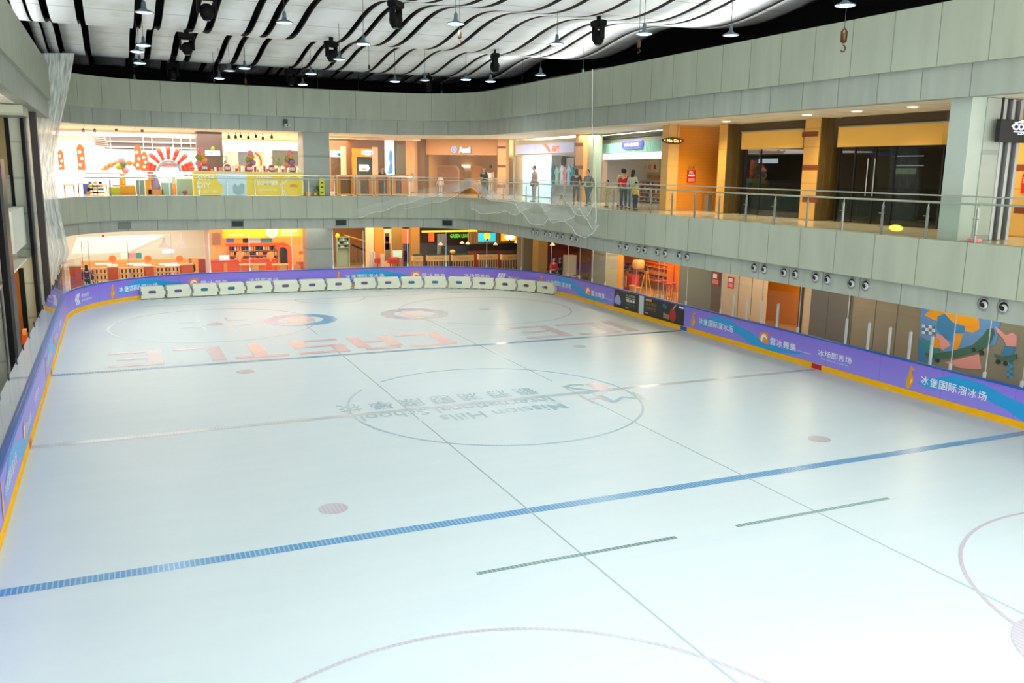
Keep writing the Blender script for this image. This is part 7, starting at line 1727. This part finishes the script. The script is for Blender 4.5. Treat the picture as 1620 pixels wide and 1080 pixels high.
wbox(XG, 1346, 1458, .1, .3, mat('hoarding_beige', (.60, .57, .49), .4, noise=.08), 'beige grey hoarding panels behind the glass')
wbox(XG, 1458, 1760, .0, .3, mat('hoarding_back', (.56, .57, .50), .4), 'grey hoarding that carries the mural')
# perforated dark mesh strip under the parapet
def mesh_mat():
    m = mat('perforated_mesh', (.40, .38, .32), .6); nt = m.node_tree; b = nt.nodes['Principled BSDF']
    tc = node(nt, 'ShaderNodeTexCoord'); v = node(nt, 'ShaderNodeTexChecker'); v.inputs['Scale'].default_value = 9; mp = node(nt, 'ShaderNodeMapping'); mp.inputs['Rotation'].default_value = (PI/4, 0, 0)
    nt.links.new(tc.outputs['Object'], mp.inputs[0]); nt.links.new(mp.outputs[0], v.inputs['Vector']); v.inputs['Color1'].default_value = (*srgb((.24, .23, .2)), 1); v.inputs['Color2'].default_value = (*srgb((.62, .59, .52)), 1)
    nt.links.new(v.outputs['Color'], b.inputs['Base Color']); return m
MESH = mesh_mat()
a, _ = XG.at(1284, 460, -.15); b, _ = XG.at(1458, 480, -.15)
mb = MB(XG); mb.box(a, b, -.15, -.12, 2.45, Z1B); tag(mb.build('mesh_curtain', MESH), 'perforated mesh strip hanging above the hoarding panels', 'mesh')
# door seams on the walls
for u in (1141, 1167, 1188, 1206, 1310, 1346, 1383, 1418): x, _ = XG.at(u, 480, -.01); mb = MB(XG); mb.box(x-.012, x+.012, -.012 if u < 1346 else .088, .0 if u < 1346 else .1, 0, Z1B if u < 1284 else 2.44); struct(mb.build('trim_12', SHD2), 'dark joint between wall panels')
# wall mural with skateboards
t = root(XG, 1540, 560, -.03, 'wall_mural', 'colourful mural with a big green skateboard, checks and flowing colour shapes', 'mural', z0=.3)
def mpoly(nm, pts, m, k=0):
    mb = MB(XG); P_ = [XG.at(*q, -.02) for q in pts]; mb.prism([(a, min(b, Z1B-.02)) for a, b in P_], -.03-.002*k, -.001); mb.build(nm, m, t)
MB_ = mat('mural_blue', (.22, .55, .80), .5); MT = mat('mural_teal', (.15, .60, .65), .5); MO = mat('mural_orange', (.93, .66, .10), .5); MP = mat('mural_pink', (.93, .66, .66), .5); MG = mat('mural_green', (.25, .45, .38), .5); ML = mat('mural_lightblue', (.40, .62, .88), .5)
mpoly('mural_field', ((1458, 484), (1585, 500), (1575, 545), (1500, 560), (1455, 530)), ML, 0)
mpoly('mural_shape', ((1453, 535), (1462, 536), (1485, 552), (1482, 572), (1452, 570)), MB_, 1)
mpoly('mural_shape', ((1456, 541), (1470, 538), (1487, 556), (1480, 560), (1462, 552)), MT, 2)
mpoly('mural_shape', ((1495, 573), (1548, 560), (1552, 584), (1520, 582)), MP, 1)
mpoly('mural_shape', ((1463, 498), (1474, 489), (1500, 493), (1530, 498), (1549, 505), (1550, 520), (1540, 526), (1528, 524), (1508, 522), (1500, 510), (1478, 506)), MO, 3)
mpoly('mural_shape', ((1484, 500), (1495, 496), (1508, 510), (1528, 516), (1526, 526), (1510, 530), (1508, 540), (1496, 536), (1482, 520)), MB_, 4)
mpoly('mural_shape', ((1511, 527), (1524, 528), (1518, 548), (1512, 555), (1508, 550)), MO, 5)
mpoly('mural_shape', ((1482, 527), (1494, 532), (1504, 546), (1492, 553), (1480, 545)), MP, 4)
mpoly('mural_shape', ((1477, 532), (1488, 538), (1488, 550), (1478, 550)), MO, 5)
mpoly('mural_skateboard', ((1463, 557), (1480, 559), (1510, 554), (1540, 545), (1556, 530), (1563, 520), (1572, 519), (1574, 528), (1566, 545), (1548, 556), (1510, 566), (1476, 568), (1466, 564)), MG, 6)
mpoly('mural_shape', ((1574, 515), (1585, 524), (1592, 530), (1602, 526), (1609, 532), (1607, 548), (1593, 547), (1588, 536), (1577, 524)), MP, 3)
mpoly('mural_shape', ((1590, 547), (1606, 550), (1603, 562), (1584, 562)), MB_, 4)
mpoly('mural_skateboard', ((1573, 560), (1585, 564), (1608, 560), (1609, 567), (1598, 572), (1578, 569)), MG, 6)
for u, v in ((1483, 570), (1541, 553), (1553, 558), (1579, 572), (1591, 575)):
    x, z = XG.at(u, v, -.03); mb = MB(XG); mb.lathe((x, -.05, z), [(0, 0), (.08, 0), (.08, .04)], 14, 'y'); mb.build('mural_wheel', mat('mural_dark', (.15, .22, .22), .5), t)
for i in range(4):
    for j in range(3):
        u, v = 1459+i*5.2, 513+j*5+i*.6; mpoly('mural_check', ((u, v), (u+5, v+.6), (u+5, v+5.4), (u, v+4.8)), (WH, MB_)[(i+j) % 2], 2)
for i in range(2):
    for j in range(6):
        u, v = 1593+i*4.5, 572+j*4.4; mpoly('mural_check', ((u, v), (u+4.4, v+.4), (u+4.4, v+4.6), (u, v+4.2)), (ML, MT)[(i+j) % 2], 2)

# ================================================================== LEFT SIDE: COLUMNS WITH BLACK FINS
FINM = mat('fin_black', (.02, .022, .025), .6, spec=.15); FING = mat('fin_edge', (.11, .12, .13), .35, metal=.2); CPAN = wood('left_panel', (.62, .64, .57), 1.25, 'Z', .72, .08)
# panelled wall planes standing left of the rink, beyond the left boards
def lx(u, v, Y): r = ray(u, v); p = CAM+r*(Y/r.y); return p.x, p.z
def lcol(u0, u1, v, Y, z0, z1, m, nm, lab, kind='t', th=.5, depth=None):
    a, _ = lx(u0, v, Y); b, _ = lx(u1, v, Y); mb = MB(); mb.box(a, b, Y, Y+(depth or th), z0, z1)
    o = mb.build(nm, m); return struct(o, lab) if kind == 's' else tag(o, lab, nm.replace('_', ' '))
t = thing('column', 'tall grey panelled column with black fins on the left side of the rink', 'column', (-3.1, 36.2, 0))
a0, _ = lx(14, 250, 36); b0_x, _ = lx(47.5, 250, 36)
mb = MB(); mb.box(a0-.02, b0_x, 36, 37.0, 0, Z2B+.015); mb.build('shaft', CPAN, t)
a, _ = lx(49.5, 300, 35.7); b, _ = lx(40.5, 300, 35.7)
mb = MB(); mb.box(b, a-.06, 35.7, 36.0, 0, Z2B); mb.build('fin', FINM, t); mb = MB(); mb.box(a-.06, a, 35.7, 36.0, 0, Z2B); mb.build('fin_edge', FING, t)
mb = MB(); a, _ = lx(17, 300, 35.97); b, _ = lx(24, 300, 35.97); mb.box(a-.02, b-.02, 35.96, 36.0, Z1T, 8.45); mb.build('recess_strip', FINM, t)
mb = MB(); a, _ = lx(31, 450, 35.97); b, _ = lx(39, 450, 35.97); mb.box(a, b, 35.96, 36.0, 0, 3.1); mb.build('recess_strip', FINM, t)
mb = MB(); a, _ = lx(46, 500, 35.9); b, _ = lx(56, 500, 35.9); 
t2 = thing('column', 'grey panelled column with a black fin nearest the camera on the left edge', 'column', (-3.5, 28.2, 0))
a, _ = lx(-60, 450, 28); b, _ = lx(-2, 450, 28); mb = MB(); mb.box(a, b, 28, 29, 0, 4.2); mb.build('shaft', CPAN, t2)
a, _ = lx(-1, 400, 27.7); b, _ = lx(9, 400, 27.7); mb = MB(); mb.box(a, b, 27.7, 28.6, 0, 6.9); mb.build('fin', FINM, t2); c_, _ = lx(14, 400, 27.7); mb = MB(); mb.box(b, c_, 27.7, 28.6, 0, 6.9); mb.build('fin_edge', FING, t2)
# dark panel column fragments further back
lcol(47, 62, 250, 38.5, 0, Z2B, mat('fin_dark2', (.16, .12, .10), .5), 'wall_panel', 'dark brown panel seen between the black fin and the netting')
lcol(-30, 12, 250, 38.5, Z1T, Z2B, mat('left_tan', (.66, .58, .38), .5), 'wall_panel', 'tan panel left of the grey column on the gallery level')
# slab edge between the columns
mb = MB(); mb.box(-8, -2.98, 31.6, 35.95, 4.0, 5.3); struct(mb.build('wall_left', mat('slab_white', (.78, .80, .74), .5)), 'white slab edge between the left columns')
mb = MB(); mb.box(-3.3, -3.28, 31.8, 35.9, 5.31, 6.4); tag(mb.build('balustrade_glass', RGLASS), 'short glass balustrade between the left columns', 'glass')
mb = MB(); mb.box(-8, -2.6, 34.0, 36.0, Z2B-.35, Z2B-.01); struct(mb.build('trim_13', CPAN), 'grey beam over the left gallery')
# ground level wall behind the left boards
mb = MB(); mb.box(-6.2, -6.0, -2, 50, 0, 4.0); struct(mb.build('wall_left', mat('left_wall', (.42, .38, .28), .5, noise=.1)), 'dim wall behind the left columns on the ground floor')
mb = MB(); mb.box(-6.3, -6.1, -2, 50, 4.0, Z2B); struct(mb.build('wall_left', mat('left_wall_up', (.62, .58, .46), .6)), 'tan wall of the left gallery')
mb = MB(); mb.box(-8.0, -3.0, -2, 50, 3.44, 3.5); struct(mb.build('ceiling', SOFF1), 'ceiling over the left ground floor')
ac, _ = lx(50, 520, 36.6); t = thing('orange_box', 'small orange crate standing behind the left glass beside the black fin', 'crate', (ac, 35.2, 0)); 
a, z_ = lx(34, 532, 34.6); b, _ = lx(38, 532, 34.6); mb = MB(); mb.bbox(a, b+.1, 34.6, 35.1, 0, .9, .015); mb.build('body', ORA, t); mb = MB(); mb.box(a+.03, b+.07, 34.63, 35.07, .9, 1.05); mb.build('contents', ORL, t)
mb = MB(); mb.box(-4.6, -2.75, 37.2, 37.3, 0, 3.3); struct(mb.build('wall_left', mat('left_glow', (.80, .55, .26), .5)), 'amber panel between the left fins')
l = bpy.data.lights.new('gallery_light', 'POINT'); l.energy = 70; l.color = (1, .72, .38); l.shadow_soft_size = .2; o = bpy.data.objects.new('gallery_light', l); o.location = (-3.9, 33.5, 2.8); COL.objects.link(o)
l = bpy.data.lights.new('gallery_light', 'POINT'); l.energy = 120; l.color = (1, .95, .8); l.shadow_soft_size = .2; o = bpy.data.objects.new('gallery_light', l); o.location = (-4.4, 30, 8.0); COL.objects.link(o)

# ================================================================== PEOPLE
C = lambda n, c: mat('cloth_'+n, c, .8)
def feet(u, v, z=F1): return Pz(u, v, z)
def at_depth(F, u, d, z): x, _ = F.at(u, 300, d); p = F.w(x, d, 0); return Vector((p.x, p.y, z))
p = Pz(741, 313.5, F1); q = FP.near(p.x, p.y)
person(FP.w(q, .75, F1), FP.ang(q)-PI, 1.72, C('black', (.10, .12, .12)), C('denim', (.38, .50, .52)), 'phone', 'person in a black coat looking down at a phone near the balustrade', 'short')
p = at_depth(GV, 845, -3.5, F1)
def rail_person(u, dd, H, top, bottom, pose, label, hair, rz=None):
    """stands behind the balustrade on the viewing ray of pixel column u"""
    best = None
    for k in range(500):
        s_ = FP.near(18.7, 12)*k/499; p = FP.w(s_, dd, 5.3); d = p-CAM; uu = 810+FOC*d.dot(CR)/d.dot(CF)
        if p.y > 14 and (best is None or abs(uu-u) < best[0]): best = (abs(uu-u), s_, p)
    s_ = best[1]; r = FP.ang(s_)-PI if rz is None else rz
    return person(FP.w(s_, dd, F1), r, H, top, bottom, pose, label, hair)
rail_person(845, .62, 1.78, C('beige', (.72, .62, .56)), C('stone', (.56, .52, .46)), 'stand', 'person in a beige top leaning by the balustrade behind the netting', 'short')
rail_person(912, 1.3, 1.66, C('darkgrey', (.22, .24, .25)), C('greybrown', (.36, .36, .34)), 'stand', 'person with long dark hair in dark clothes facing the bright shop', 'long', rz=-.6)
rail_person(932, .9, 1.62, C('grey', (.45, .48, .46)), C('bluegrey', (.36, .44, .50)), 'walk', 'person in grey clothes walking left along the balustrade', 'short', rz=PI/2+.4)
rail_person(961, 1.4, 1.18, C('sand', (.86, .78, .60)), C('cream', (.86, .80, .66)), 'stand', 'child in pale sand clothes reaching to the balustrade', 'short')
rail_person(981, 2.2, 1.72, C('cream', (0, 0, 0)), C('cream2', (.84, .80, .72)), 'lean', 'tall person in cream bending towards the shop behind the red jacket', 'short', rz=-.9)
rail_person(986, 1.2, 1.66, C('red', (.82, .10, .14)), C('denim2', (.24, .36, .46)), 'stand', 'person in a red top and blue jeans facing the teal shop', 'short', rz=-1.0)
rail_person(997.5, 1.1, 1.63, C('mint', (.66, .72, .62)), C('denim3', (.30, .42, .52)), 'stand', 'person with long black hair in a pale top beside the red one', 'long', rz=-1.1)
rail_person(1006, 1.0, 1.15, C('yellow', (.86, .72, .28)), C('navy', (.20, .26, .36)), 'stand', 'child in a yellow top beside the long haired person', 'short', rz=-1.4)
x, _ = YF(51.3).at(605, 290); person((x, 51.3, F1), PI, 1.62, C('black', (0, 0, 0)), C('navy', (0, 0, 0)), 'stand', 'person with black hair behind the orange booths', 'bun')
x, _ = YF(50.9).at(137, 430); person((x, 50.9, 0), 0, 1.62, C('purple', (.38, .16, .34)), C('dark_green', (.16, .22, .20)), 'stand', 'person with long dark hair in a purple top behind the corner glass', 'long')
x, _ = YF(53.6).at(300, 420); person((x, 53.4, 0), PI, 1.68, C('black', (0, 0, 0)), C('grey', (0, 0, 0)), 'bend', 'attendant in black bending over the wide orange cabinet', 'short')
x, _ = YF(46.8).at(882, 408); person((x, 47.3, 0), PI, 1.68, C('red', (0, 0, 0)), C('navy', (0, 0, 0)), 'stand', 'person in red in the corner restaurant', 'short')
x, _ = YF(47.3).at(889, 405); person((x, 47.6, 0), PI, 1.70, C('bluedark', (.10, .18, .30)), C('navy', (0, 0, 0)), 'stand', 'person in dark blue beside the red one in the corner restaurant', 'short')

for o in list(bpy.data.objects):
    if o.name in ('x', 't', 's'): bpy.data.objects.remove(o)
